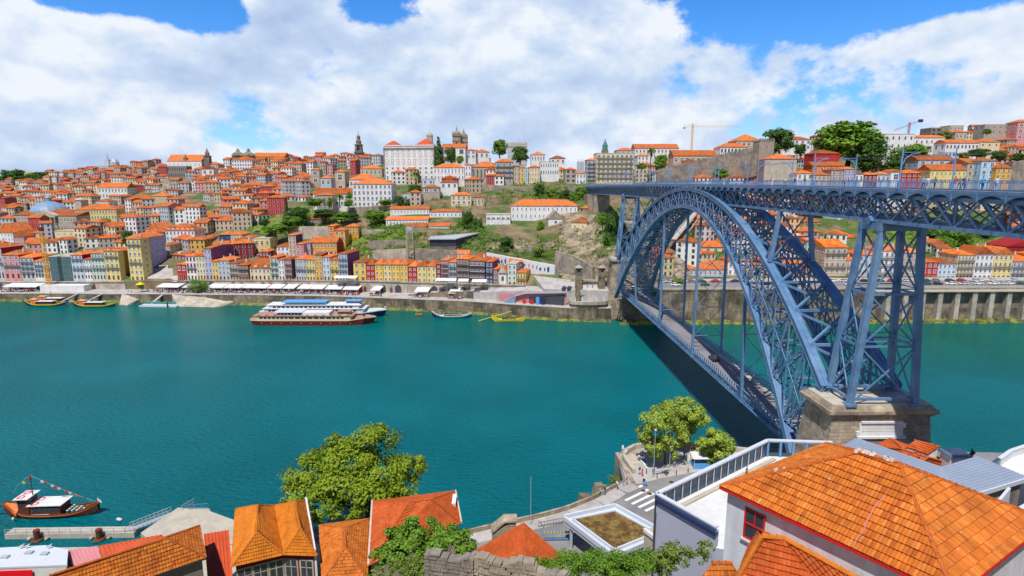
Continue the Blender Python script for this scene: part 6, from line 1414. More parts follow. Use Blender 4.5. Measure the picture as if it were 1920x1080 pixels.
# little valley roof between
zt, ze = 15.4, 12.4; a0, a1, b0, b1 = A(604, 1092, ze), A(688, 1086, ze), A(599, 985, ze), A(694, 973, ze); rb1, rf1 = A(646, 990, zt), A(648, 1026, zt)
tiled_house('quay_house', 'lower old orange roof with a hipped end between the two taller quay roofs', 'house', [[a0, a1, rf1], [b0, a0, rf1, rb1], [a1, b1, rb1, rf1], [b1, b0, rb1]], [(rb1, rf1), (rf1, a0), (rf1, a1)], 'tiles_orange', 'ridge_orange', cs=.4, tw=.3, base=4, walls=inset([a0, a1, b1, b0], .5), wallcol='dark red')
# right quay roof
zt, ze = 17.2, 13.2; fl, fr, bl, br_ = A(692, 1060, ze), A(864, 981, ze), A(699, 940, ze), A(853, 921, ze); p1, p2 = A(767, 941, zt), A(810, 936, zt)
T, rf = tiled_house('quay_house', 'red orange hip roof with fine tiles and white stained edge beside the round leafy tree', 'house', [[fl, fr, p2, p1], [bl, fl, p1], [fr, br_, p2], [br_, bl, p1, p2]], [(p1, p2), (p1, fl), (p1, bl), (p2, fr), (p2, br_)], 'tiles_red', 'ridge_orange', cs=.36, tw=.26, base=4, walls=inset([fl, fr, br_, bl], .5), wallcol='stone')
m = MB(); m.bar(bl+V(-.1, 0, .1), fl+V(-.1, 0, .1), .25, .35); m.build('edge_wall', 'mortar', T, world=True); m = MB(); m.bar(br_+V(.1, 0, .1), fr+V(.1, 0, .1), .2, .3); m.build('edge_wall', 'mortar', T, world=True)
m = MB(); c = fr.lerp(br_, .6).lerp(p2, .12); m.box(c.x-.3, c.x+.3, c.y-1.4, c.y+1.4, c.z+.1, c.z+.7); m.build('chimney', 'white', rf, world=True)
# smooth hip roof with chimney stack behind
zt, ze = 15.6, 11.2; pk = A(982, 981, zt); c1, c2, c3 = A(892, 1032, ze), A(985, 1090, ze), A(1064, 1052, ze); c4 = c1+(c3-c2)
T, rf = tiled_house('quay_house', 'pointed plain orange red hip roof standing behind the ruined stone wall', 'house', [[c1, c2, pk], [c2, c3, pk], [c3, c4, pk], [c4, c1, pk]], [(pk, c2), (pk, c1), (pk, c3)], 'tiles_red', 'ridge_orange', cs=.2, tw=.16, amp=.02, base=6, rr=.08, walls=inset([c1, c2, c3, c4], .4), wallcol='beige')
m = MB(); x, y = P2(948, 1000, 10.5); m.hexa([(x-2.6, y-.8, 7), (x+1.9, y-.8, 7), (x+1.5, y+.9, 7), (x-2.3, y+.9, 7), (x-1.9, y-.8, 11.2), (x+1.5, y-.8, 12.9), (x+1.5, y+.9, 12.9), (x-1.9, y+.9, 11.2)]); m.bar((x-2.1, y, 11.2), (x-.2, y, 12.9), 2.0, .3); m.bar((x-.3, y, 12.95), (x+1.7, y, 12.95), 2.0, .25)
setp(m.build('gable_stack', 'granite'), 'stained ochre stone gable stack between the pointed roof and the river', 'chimney')
# rusty sheet roofs
def sheet(poly, h, name, label, mt, cat='shed', ribs=14, base=4, wall='white'):
    P = [V(*p) for p in poly]; T = thing(name, label, cat, (P[0].x, P[0].y, base)); m = MB(); m.face(P);
    for k in range(ribs+1): t = k/ribs; m.bar(P[0].lerp(P[1], t)+V(0, 0, .04), P[3].lerp(P[2], t)+V(0, 0, .04), .12, .1)
    m.build('roof', mt, T, world=True); m = MB(); W = [P[0], P[1], P[2], P[3]]
    for a, b in zip(W, W[1:]+W[:1]): m.face([(a.x, a.y, base), (b.x, b.y, base), (b.x, b.y, b.z-.06), (a.x, a.y, a.z-.06)])
    m.build('wall', wall, T, world=True); return T
sheet([A(391, 1095, 12), A(436, 1092, 12), A(428, 994, 13.5), A(383, 1001, 13.5)], 0, 'shed', 'narrow red ribbed sheet roof between the mossy long roof and the twin ridged one', 'sheet_red', ribs=7)
sheet([A(146, 1072, 11), A(194, 1058, 11), A(180, 1024, 12.4), A(124, 1033, 12.4)], 0, 'shed', 'faded pink ribbed sheet roof beside the white flat roof', 'pink', ribs=7)
sheet([A(196, 1058, 11), A(330, 1022, 11), A(300, 1003, 12.6), A(184, 1024, 12.6)], 0, 'shed', 'orange red sheet roof strip behind the long mossy roof', 'sheet_red', ribs=14)
T = thing('flat_roof_building', 'white flat roofed building with a bright red banner at the bottom left corner', 'building', (*P2(60, 1050, 12.5), 4)); f = [P2(-80, 1048, 12.5), P2(-60, 1068, 12.5), P2(124, 1062, 12.5), P2(126, 1034, 12.5), P2(84, 1026, 12.5), P2(-70, 1034, 12.5)]
m = MB(); m.prism(f, 4, 12.5); m.build('wall', 'white', T, world=True); m = MB(); m.prism([(x*1.0, y) for x, y in inset([(p[0], p[1], 0) for p in f], -.15) and [(q[0], q[1]) for q in inset([(p[0], p[1], 0) for p in f], -.15)]], 12.5, 12.75); m.build('roof', 'metal_white', T, world=True)
a, b = V(*P2(-60, 1068, 12.5), 0), V(*P2(124, 1062, 12.5), 0); c = a.lerp(b, .66); m = MB(); m.hexa([(a.x, a.y-.3, 6), (c.x, c.y-.3, 6), (c.x, c.y-.2, 6), (a.x, a.y-.2, 6), (a.x, a.y-.3, 12.3), (c.x, c.y-.3, 12.3), (c.x, c.y-.2, 12.3), (a.x, a.y-.2, 12.3)]); m.build('banner', 'red_banner', T, world=True)
for px, py in ((55, 1038), (84, 1040), (10, 1046)):
    x, y = P2(px, py, 12.7); m = MB(); m.box(x-.45, x+.45, y-.3, y+.3, 12.75, 13.0); m.build('roof_vent', 'metal_grey', T, world=True)
# --- dry grass roof building
G4 = [P2(1056, 972, 12), P2(1152, 1046, 12), P2(1250, 1004, 12), P2(1153, 950, 12)]; T = thing('pavilion', 'white concrete pavilion with a dry grass roof beside the street', 'pavilion', (*G4[0], ZS))
m = MB(); m.prism(G4, 11.2, 11.9); m.build('roof_slab', 'metal_white', T, world=True)
G5 = [(p[0], p[1]) for p in inset([(q[0], q[1], 0) for q in G4], 1.5)]
m = MB()
for a, b in zip(G4, G4[1:]+G4[:1]): m.bar(V(*a, 12.2), V(*b, 12.2), .35, .7)
for a, b in zip(G5, G5[1:]+G5[:1]): m.bar(V(*a, 12.1), V(*b, 12.1), .25, .5)
m.build('roof_parapet', 'metal_white', T, world=True)
m = MB(); m.prism(G5, 11.9, 12.15); m.build('dry_grass_bed', 'dry_grass', T, world=True)
m = MB(); G6 = [(p[0], p[1]) for p in inset([(q[0], q[1], 0) for q in G4], 2.6)]; m.prism(G6, ZS-1, 11.19); m.build('wall', 'panel_blue', T, world=True)
for px, py in ((1062, 976), (1150, 1040)):
    x, y = P2(px, py, 12); m = MB(); m.box(x+.5, x+.9, y-.6, y-.2, ZS, 11.2); m.build('column', 'metal_grey', T, world=True)
x, y = P2(1045, 1003, ZS+1); T = thing('barrier', 'yellow and black striped barrier on a pale blue frame beside the pavilion', 'barrier', (x, y, ZS)); m = MB()
for k in range(9): m.hexa([(-2.2+k*.5, -.04, 1.3), (-1.95+k*.5, -.04, 1.3), (-1.95+k*.5, .04, 1.3), (-2.2+k*.5, .04, 1.3), (-2.05+k*.5, -.04, 1.6), (-1.8+k*.5, -.04, 1.6), (-1.8+k*.5, .04, 1.6), (-2.05+k*.5, .04, 1.6)])
m.build('stripe_band', 'boat_yellow', T); m = MB(); m.box(-2.3, 2.4, -.03, .03, 1.28, 1.62); m.box(-2.3, 2.4, -.05, .05, .2, .4)
for k in range(4): m.box(-2.3+k*1.55, -2.2+k*1.55, -.05, .05, 0, 1.28)
m.build('frame', 'rail_blue', T)
m = MB(); x, y = P2(1010, 990, ZS)
T = thing('railing', 'low dark pedestrian railing on the street side of the pointed roof', 'railing', (x, y, ZS)); m = MB(); m.box(0, 7, -.03, .03, .95, 1.0); m.box(0, 7, -.02, .02, .25, .29)
for k in range(15): m.box(k*.5-.02, k*.5+.02, -.02, .02, 0, .98)
m.build('bars', 'metal_dark', T); T.rotation_euler.z = .28
# --- cable car station terrace with glass and panel balustrade
zt = 24.0; a, b, c, d = (A(q[0], q[1], zt) for q in ((1232, 925), (1440, 825), (1560, 829), (1345, 988)))
e_ = V(52.5, 64, zt); T = thing('station_building', 'pale lavender cable car station with white railed roof terrace', 'building', (a.x, a.y, 8))
foot = [(a.x, a.y), (d.x, d.y), (44, 50), (56, 64), (c.x, c.y), (b.x, b.y)]
m = MB(); m.prism(foot, 8, zt-2.6, mtop=1); m.build('wall', ['lavender_panel', 'white'], T, world=True)
m = MB(); m.hexa([(a.x, a.y, zt-2.6), (d.x, d.y, zt-2.6), (d.x+.35, d.y+.35, zt-2.6), (a.x+.35, a.y+.2, zt-2.6), (a.x, a.y, zt-.6), (d.x, d.y, zt-.6), (d.x+.35, d.y+.35, zt-.6), (a.x+.35, a.y+.2, zt-.6)]); m.build('parapet_wall', 'lavender_panel', T, world=True)
m = MB(); m.bar(a+V(-.02, -.05, -.85), d+V(-.02, -.05, -.85), .5, .45); m.build('dark_band', 'navy', T, world=True)
m = MB()
for p, q in ((a, b), (b, c), (a, d)): m.bar(p+V(0, 0, 0), q+V(0, 0, 0), .55, .18); m.bar(p+V(0, 0, -.3), q+V(0, 0, -.3), .14, .12)
m.build('handrail', 'metal_white', T, world=True)
for (p, q, n, mt) in ((a, b, 15, 'panel_blue'), (b, c, 5, 'glass_teal')):
    m = MB(); pq = q-p
    m.hexa([tuple(p+V(0, 0, -2.55)), tuple(q+V(0, 0, -2.55)), tuple(q+V(.1, .1, -2.55)), tuple(p+V(.1, .1, -2.55)), tuple(p+V(0, 0, -.35)), tuple(q+V(0, 0, -.35)), tuple(q+V(.1, .1, -.35)), tuple(p+V(.1, .1, -.35))]) if mt == 'panel_blue' else m.hexa([tuple(p+V(0, 0, -2.55)), tuple(q+V(0, 0, -2.55)), tuple(q+V(.05, .05, -2.55)), tuple(p+V(.05, .05, -2.55)), tuple(p+V(0, 0, -2.0)), tuple(q+V(0, 0, -2.0)), tuple(q+V(.05, .05, -2.0)), tuple(p+V(.05, .05, -2.0))])
    m.build('balustrade_panel', mt, T, world=True); m = MB()
    for k in range(n+1): s = p.lerp(q, k/n); m.bar(s+V(.02, -.08, -2.6), s+V(.02, -.08, -.1), .09 if mt == 'panel_blue' else .3, .09 if mt == 'panel_blue' else .3)
    m.build('balustrade_post', 'metal_white' if mt == 'panel_blue' else 'rail_blue', T, world=True)
m = MB(); m.bar(a+V(.8, -.7, -2.5), b+V(.6, -1.2, -2.5), .6, .3); m.build('gutter', 'concrete', T, world=True)
m = MB(); m.tube([a+V(-.1, 0, -15), a+V(-.1, 0, -.3)], .16, 8); m.build('drain_pipe', 'metal_dark', T, world=True)
x, y = P2(1245, 1010, 15); T = thing('concrete_stair', 'bare concrete stair block below the lavender wall', 'stairs', (x, y, 8)); z1 = 16.2
m = MB(); f = [P2(1208, 995, z1), P2(1262, 1052, z1-1), P2(1292, 1034, z1-1), P2(1232, 985, z1)]; m.prism(f, 6, z1); m.build('block', 'concrete', T, world=True)
m = MB(); p, q = V(*f[0], z1+.15), V(*f[1], z1+.15); m.bar(p, q, .4, .5); m.build('edge_beam', 'white', T, world=True)
# --- zinc roofs behind the big house
zz = 28.6; poly = [P2(q[0], q[1], zz) for q in ((1552, 848), (1640, 905), (1740, 935), (1808, 930), (1926, 894), (1833, 855), (1765, 875), (1607, 821))]
T = thing('metal_roof_building', 'long low building with pale blue grey ribbed metal roof behind the big tiled roof', 'building', (*poly[3], 20))
m = MB(); m.prism(poly, zz-.25, zz); m.build('roof', 'zinc', T, world=True)
m = MB(); r0, r1, r2, r3 = V(*poly[0], zz+.03), V(*poly[7], zz+.03), V(*poly[5], zz+.03), V(*poly[4], zz+.03)
for k in range(1, 13):
    t = k/13; p = V(*poly[7], zz+.03).lerp(V(*poly[0], zz+.03), t); q = V(*poly[6], zz+.03).lerp(V(*poly[2], zz+.03), t); m.bar(p, q, .05, .07)
for k in range(1, 12):
    t = k/12; p = V(*poly[5], zz+.03).lerp(V(*poly[4], zz+.03), t); q = V(*poly[6], zz+.03).lerp(V(*poly[3], zz+.03), t); m.bar(p, q, .05, .07)
m.build('roof_seam', 'zinc', T, world=True)
ip = [(q[0], q[1]) for q in inset([(p[0], p[1], 0) for p in poly], .5)]; m = MB(); m.prism(ip, 14, zz-.26); m.build('wall', 'stone', T, world=True)
m = MB(); m.bar(V(*poly[3], zz-.3), V(*poly[4], zz-.3), .3, .5); m.build('fascia', 'metal_white', T, world=True)
# far right white terraces
for (pts, z0, z1, lab, mt) in (([(1858, 873), (1896, 846), (1990, 815), (2040, 880), (1945, 905)], 12, 24.0, 'white terrace building at the right edge beyond the metal roof', 'white'),
                               ([(1862, 985), (1925, 950), (2000, 990), (1950, 1060)], 20, 29.5, 'pale walled yard at the right edge beside the big tiled roof', 'concrete')):
    f = [P2(q[0], q[1], z1) for q in pts]; ar = sum(p[0]*q[1]-q[0]*p[1] for p, q in zip(f, f[1:]+f[:1])); f = f if ar > 0 else f[::-1]
    T = thing('terrace_building', lab, 'building', (*f[0], z0)); m = MB(); m.prism(f, z0, z1-1.0); m.build('wall', mt, T, world=True); m = MB()
    for p, q in zip(f, f[1:]+f[:1]): m.bar(V(*p, z1-.45), V(*q, z1-.45), .3, 1.1)
    m.build('parapet', 'white', T, world=True); m = MB()
    for p, q in zip(f, f[1:]+f[:1]): m.bar(V(*p, z1+.16), V(*q, z1+.16), .5, .12)
    m.build('coping', 'metal_white', T, world=True)
p, q = A(1860, 955, 30), A(1893, 915, 30.5); m = MB(); m.bar(p-V(0, 0, 1), q-V(0, 0, 1), .25, 2.2); setp(m.build('screen_wall', 'metal_white'), 'slanting white screen wall behind the ridge of the big tiled roof', 'wall')
# little orange roofs by the pier
E1, E2, E3, E4 = A(1640, 838, 23), A(1700, 884, 23), A(1795, 872, 23), A(1668, 822, 23.4); Q1, Q2 = A(1690, 842, 24.8), A(1740, 858, 24.8)
tiled_house('low_house', 'low orange roofs huddled at the foot of the stone bridge pier', 'house', [[E1, E2, Q2, Q1], [E2, E3, Q2], [E3, E4, Q1, Q2], [E4, E1, Q1]], [(E1, Q1), (Q1, Q2), (Q2, E2), (Q2, E3)], 'tiles_red', 'ridge_orange', cs=.4, tw=.3, base=12, walls=inset([E1, E2, E3, E4], .3), wallcol='white')
E1, E2, E3, E4 = A(1698, 838, 25.2), A(1740, 852, 25.2), A(1762, 838, 26), A(1714, 826, 26)
tiled_house('low_house', 'smallest raised orange roof above the low roofs by the pier', 'house', [[E1, E2, E3, E4]], [(E4, E3)], 'tiles_red', 'ridge_orange', cs=.4, tw=.3, base=14, walls=inset([E1, E2, E3, E4], .2), wallcol='white')
x, y = P2(1790, 855, 25); T = thing('chimney', 'white box chimney with blue rim behind the metal roof', 'chimney', (x, y, 16)); m = MB(); m.box(-1.3, 1.3, -.9, .9, 0, 9.2); m.build('stack', 'white', T); m = MB(); m.box(-1.45, 1.45, -1.05, 1.05, 9.2, 9.6); m.build('cap', 'slate_blue', T); m = MB(); m.box(-1.3, 1.3, -.9, .9, 9.6, 9.7); m.build('lid', 'white', T)
x, y = P2(1818, 860, 24); T = thing('exhaust_pipe', 'small black twisted exhaust pipe beside the white box chimney', 'pipe', (x, y, 20)); m = MB(); m.tube([(0, 0, 0), (0, 0, 4.4), (.4, 0, 5.0), (.1, 0, 5.5)], [.25, .22, .3, .12], 8); m.lathe((0, 0), [(.5, 3.4), (.3, 3.9), (.5, 4.3)], 8); m.build('pipe', 'black', T)
# --- ruined garden wall at the bottom
def rubble(name, label, pts, th, mt='stone'):
    T = thing(name, label, 'wall', tuple(pts[0][0])); r = random.Random(len(label)); m = MB(); cum = [0]
    for (p, h), (q, g) in zip(pts, pts[1:]): cum.append(cum[-1]+(V(q.x, q.y, 0)-V(p.x, p.y, 0)).length)
    def at_(s):
        for i in range(len(pts)-1):
            if s <= cum[i+1] or i == len(pts)-2:
                t = min(1, max(0, (s-cum[i])/(cum[i+1]-cum[i]))); (p, h), (q, g) = pts[i], pts[i+1]; return p.lerp(q, t), lerp(p.z+h, q.z+g, t)+.25*math.sin(s*1.9)+.12*math.sin(s*5.3), (q-p)
    zr = min(p.z for p, h in pts)-1
    while zr < max(p.z+h for p, h in pts)+.5:
        hh = r.uniform(.26, .42); s = -r.uniform(0, .5)
        while s < cum[-1]:
            w = r.uniform(.35, 1.0); a, ta, d = at_(max(0, s)); b, tb, _ = at_(min(cum[-1], s+w-.035)); n = V(-d.y, d.x, 0).normalized()*th; o = r.uniform(-.05, .05)*n; top = min(zr+hh-.03, (ta+tb)/2)
            if top > zr+.1: e_ = r.uniform(-.03, .03); m.hexa([(a.x-n.x*.5+o.x, a.y-n.y*.5+o.y, zr), (b.x-n.x*.5+o.x, b.y-n.y*.5+o.y, zr), (b.x+n.x*.5, b.y+n.y*.5, zr), (a.x+n.x*.5, a.y+n.y*.5, zr), (a.x-n.x*.46+o.x, a.y-n.y*.46+o.y, top+e_), (b.x-n.x*.46+o.x, b.y-n.y*.46+o.y, top-e_), (b.x+n.x*.5, b.y+n.y*.5, top), (a.x+n.x*.5, a.y+n.y*.5, top)])
            s += w
        zr += hh
    m.build('masonry', mt, T, world=True); return T
def rp(px, yt, Y, h): p = aty(px, yt, Y); return (V(p.x, p.y, p.z-h), h)
rubble('ruined_wall', 'broken rubble garden wall at the bottom centre, left stretch', [rp(798, 1036, 45, 3.5), rp(850, 1041, 44.5, 3.2), rp(890, 1048, 44, 3)], .9)
rubble('ruined_wall', 'broken rubble garden wall at the bottom centre, taller right stretch', [rp(893, 1042, 43.9, 3), rp(940, 1050, 43, 3), rp(996, 1050, 42.6, 3), rp(1008, 1064, 42.4, 2.4), rp(1065, 1080, 41, 2.2)], .9)
# ==== GREENERY
def leaf_cluster(m, blobs, n, size, r, up=.35, sub=12):
    """n small leaf faces gathered in clumps over the surfaces of the blobs (centre, radii)"""
    W = [b[1].x*b[1].z+b[1].y*b[1].z for b in blobs]; tot = sum(W)
    for (c, rad), w in zip(blobs, W):
        nb = int(n*w/tot); k = max(5, sub); cl = []
        for _ in range(k):
            d = V(r.gauss(0, 1), r.gauss(0, 1), r.gauss(0.25, .9)).normalized(); s = r.uniform(.62, 1.0)
            cl.append((V(c.x+d.x*rad.x*s, c.y+d.y*rad.y*s, c.z+d.z*rad.z*s), d, r.uniform(.3, .5)))
        for i in range(nb):
            cc, d, cr = cl[i % k]; e = V(r.gauss(0, 1), r.gauss(0, 1), r.gauss(0, 1)).normalized(); q = r.random()**.4
            p = V(cc.x+e.x*rad.x*cr*q, cc.y+e.y*rad.y*cr*q, cc.z+e.z*rad.z*cr*q)
            nn = (e*.7+d*.5+V(r.uniform(-.5, .5), r.uniform(-.5, .5), up+r.uniform(-.4, .5))).normalized()
            t = nn.cross(V(r.uniform(-1, 1), r.uniform(-1, 1), r.uniform(-1, 1))).normalized(); b = nn.cross(t); s = size*r.uniform(.6, 1.3)
            base = len(m.v); m.v += [tuple(p-t*s*.5), tuple(p+b*s*.32), tuple(p+t*s*.5+nn*s*.12), tuple(p-b*s*.32)]
            m.f.append((base, base+1, base+2, base+3)); m.m.append(m.cur); m.uv.append([(0, 0)]*4)
def limbs(m, base, top, r0, targets, r, n=7):
    S_ = min(1, (top-base).length/3)
    mid = base.lerp(top, .5)+V(r.uniform(-.2, .2), r.uniform(-.2, .2), 0)*S_; m.tube([base, mid, top], [r0, r0*.8, r0*.62], n)
    for t in targets:
        k = top.lerp(base, r.uniform(0, .35)); q = k.lerp(t, .5)+V(r.uniform(-.4, .4), r.uniform(-.4, .4), r.uniform(0, .8))*S_; m.tube([k, q, t], [r0*.5, r0*.3, r0*.1], 5)
def big_tree(label, base, top, blobs, n, size, leaf, r0=.45, seed=1, name='tree', sub=12, group=None, trunks=1):
    r = random.Random(seed); T = thing(name, label, 'tree', tuple(base), 0, group)
    m = MB()
    for k in range(trunks): o = V((k-(trunks-1)/2)*1.4, r.uniform(-.5, .5), 0); limbs(m, base+o, top+o*1.5, r0, [b[0] for b in blobs][k::trunks], r)
    m.build('trunk', 'bark', T, world=True); m = MB(); leaf_cluster(m, blobs, n, size, r, sub=sub); m.build('crown', leaf, T, world=True); return T
def blob(px, py, Y, rx, rz=None, ry=None): return (aty(px, py, Y), V(rx, ry or rx, rz or rx))
# the big plane tree by the quay roofs
bl = [blob(575, 890, 91, 3.9, 2.9), blob(560, 930, 89, 3.2, 2.6), blob(610, 862, 93, 3.6, 2.8), blob(640, 840, 93, 3.0, 2.2), blob(665, 872, 91, 4.6, 3.2), blob(700, 838, 92, 4.3, 3.0), blob(712, 880, 90, 4.4, 3.2), blob(745, 900, 90, 3.6, 2.6), blob(772, 872, 91, 2.4, 1.8), blob(640, 915, 88, 4.6, 3.0), blob(690, 925, 87, 3.6, 2.4), blob(600, 945, 86, 3.4, 2.2), blob(650, 955, 85, 3.0, 2.0), blob(752, 935, 88, 2.6, 1.8)]
big_tree('great round leafy plane tree rising behind the quay roofs', V(*P2(690, 1000, 5), 4.2), aty(690, 945, 87.5), bl, 30000, .50, 'leaf_bright', .38, 3, 'plane_tree', 16, trunks=3)
# square trees
for i, (lab, bx, by, bb) in enumerate((('left and tallest leafy tree on the small square', 1248, 872, [(1230, 790, 3.0), (1215, 812, 2.3), (1250, 770, 2.6), (1258, 805, 3.0), (1240, 840, 2.8), (1262, 835, 2.4), (1225, 832, 2.2)]),
                          ('back leafy tree on the small square, behind the lamp', 1292, 846, [(1290, 768, 2.8), (1306, 780, 2.6), (1285, 800, 2.6), (1275, 780, 2.2), (1284, 818, 1.8)]),
                          ('right and lowest leafy tree on the small square', 1338, 872, [(1338, 820, 2.4), (1356, 830, 2.0), (1322, 836, 1.7), (1346, 847, 2.2), (1324, 853, 1.7), (1364, 846, 1.4)]))):
    bs = P2(bx, by, ZS+.16); Y = bs[1]-1.0; blobs = [blob(px, py, Y-.4+k % 3*1.0, r_, r_*.8) for k, (px, py, r_) in enumerate(bb)]
    big_tree(lab, V(*bs, ZS+.1), aty(bx, by-30, Y), blobs, 11000, .42, 'leaf_plaza', .22, 20+i, 'street_tree', 12)
# fig tree and scrub near the bottom
bl = [blob(735, 1015, 58, 2.0, 1.5), blob(765, 1005, 58, 2.0, 1.6), blob(790, 992, 58.5, 1.8, 1.6), blob(820, 1005, 58, 2.0, 1.4), blob(850, 1018, 57, 1.9, 1.3), blob(875, 1028, 56.5, 1.1, .9), blob(760, 1035, 56, 2.2, 1.3), blob(800, 1030, 56, 2.2, 1.4), blob(720, 1040, 56.5, 1.3, 1.0), blob(785, 1050, 55, 1.8, 1.0)]
big_tree('bushy fig tree growing above the ruined garden wall', V(bl[3][0].x, 56, 12), V(bl[3][0].x, 56.5, bl[3][0].z-1.5), bl, 13000, .36, 'leaf_green', .2, 9, 'fig_tree', 10)
r = random.Random(12); m = MB(); bl = []
for px, py, Y, s in [(lerp(1010, 1235, i/15), 1052+8*math.sin(i*1.3)+(8 if i < 3 else 0), 50-i*.15, r.uniform(.7, 1.15)) for i in range(16)] + [(1060, 1062, 47, 1.4), (1110, 1062, 47, 1.5), (1160, 1060, 47, 1.5), (1210, 1056, 47, 1.3), (1250, 1044, 46, 1.0), (1090, 1078, 45, 1.3), (1140, 1078, 45, 1.2), (1190, 1074, 45, 1.2), (1040, 1072, 46, 1.0)]:
    bl.append(blob(px, py, Y, s*1.2, s*.8))
leaf_cluster(m, bl, 20000, .2, r, sub=12); setp(m.build('bramble_scrub', 'leaf_green'), 'tangle of green brambles along the bottom before the pavilion', 'scrub', kind='stuff')
m = MB(); bl = []
for k in range(34): px = r.uniform(700, 800) if k % 2 else r.uniform(1230, 1330); py = r.uniform(1056, 1084) if k % 2 else lerp(1045, 1010, (px-1230)/100)+r.uniform(0, 40); bl.append(blob(px, py, 46 if k % 2 else 43, r.uniform(.5, 1.0), .5))
leaf_cluster(m, bl, 5000, .22, r, sub=8); setp(m.build('dry_scrub', 'leaf_olive'), 'low olive coloured grass and weeds at the bottom edge', 'grass', kind='stuff')
m = MB(); bl = []
for k in range(26):
    px = r.uniform(1130, 1180); x, y = P2(px, lerp(935, 880, (px-1130)/50)+r.uniform(-6, 14), 5.5); bl.append((V(x-.5, y, r.uniform(3.5, 6.5)), V(.9, .9, 1.0)))
leaf_cluster(m, bl, 2600, .3, r, sub=8); setp(m.build('riverside_weeds', 'leaf_olive'), 'yellow green weeds hanging on the river side of the small square', 'weeds', kind='stuff')
# ---- far trees from a few templates
def crown_mesh(kind, seed):
    r = random.Random(seed); m = MB(); t = MB()
    if kind == 'conifer':
        leaf_cluster(m, [(V(0, 0, .12+k*.12), V(.32-.036*k, .32-.036*k, .14)) for k in range(8)], 2400, .085, r, sub=12); t.tube([(0, 0, -.1), (0, 0, .9)], [.04, .012], 6)
    elif kind == 'palm':
        for k in range(26):
            a = k*2.4; el = r.uniform(-.3, 1.0); p = V(0, 0, .78); prev = p
            for s in range(4):
                d = V(math.cos(a)*math.cos(el), math.sin(a)*math.cos(el), math.sin(el)); q = prev+d*.095; side = V(-math.sin(a), math.cos(a), 0)*.05*(1-s*.15); m.face([prev-side, q-side*.7, q, prev]); m.face([prev, q, q+side*.7-V(0, 0, .03), prev+side-V(0, 0, .03)]); prev = q; el -= .45
        t.tube([(0, 0, -.1), (.01, 0, .4), (0, 0, .78)], [.035, .028, .035], 7)
    else:
        b = [(V(r.uniform(-.27, .27), r.uniform(-.27, .27), r.uniform(.2, .82)), V(.24, .24, .2)) for _ in range(13)]+[(V(0, 0, .45), V(.42, .42, .38))]
        leaf_cluster(m, b, 5200, .075, r, sub=14); limbs(t, V(0, 0, -.15), V(0, 0, .35), .045, [x[0] for x in b[:5]], r, 6)
    return m, t
TPL = {}
for kind, leaf, n in (('round', 'leaf_green', 3), ('dark', 'leaf_dark', 2), ('conifer', 'leaf_dark', 1), ('palm', 'leaf_olive', 1), ('olive', 'leaf_olive', 1)):
    for i in range(n):
        a, b = crown_mesh(kind, 40+i*3+len(kind)); oa = a.build('crown', leaf); ob = b.build('trunk', 'bark'); TPL[(kind, i)] = (oa.data, ob.data); bpy.data.objects.remove(oa); bpy.data.objects.remove(ob)
def far_tree(px, yt, yb, wpx, kind, label, Y=None, i=0, group=None):
    Y = Y or TY(px, yb)-1; wpx *= 1.25 if Y > 850 else 1.0; p = aty(px, yb, Y); h = aty(px, yt, Y).z-p.z; w = wpx*Y/F
    T = thing({'conifer': 'conifer_tree', 'palm': 'palm_tree'}.get(kind, 'tree'), label, 'tree', tuple(p), (px*.7) % 6.28, group)
    a, b = TPL[(kind, i % len([k for k in TPL if k[0] == kind]))]; sx = w/{'conifer': .62, 'palm': .62}.get(kind, .92); sz = h/{'conifer': 1.1, 'palm': 1.0}.get(kind, 1.0)
    for nm, me in (('trunk', b), ('crown', a)):
        o = bpy.data.objects.new(nm, me); COL.objects.link(o); o.parent = T; o.scale = (sx, sx, sz)
    return T
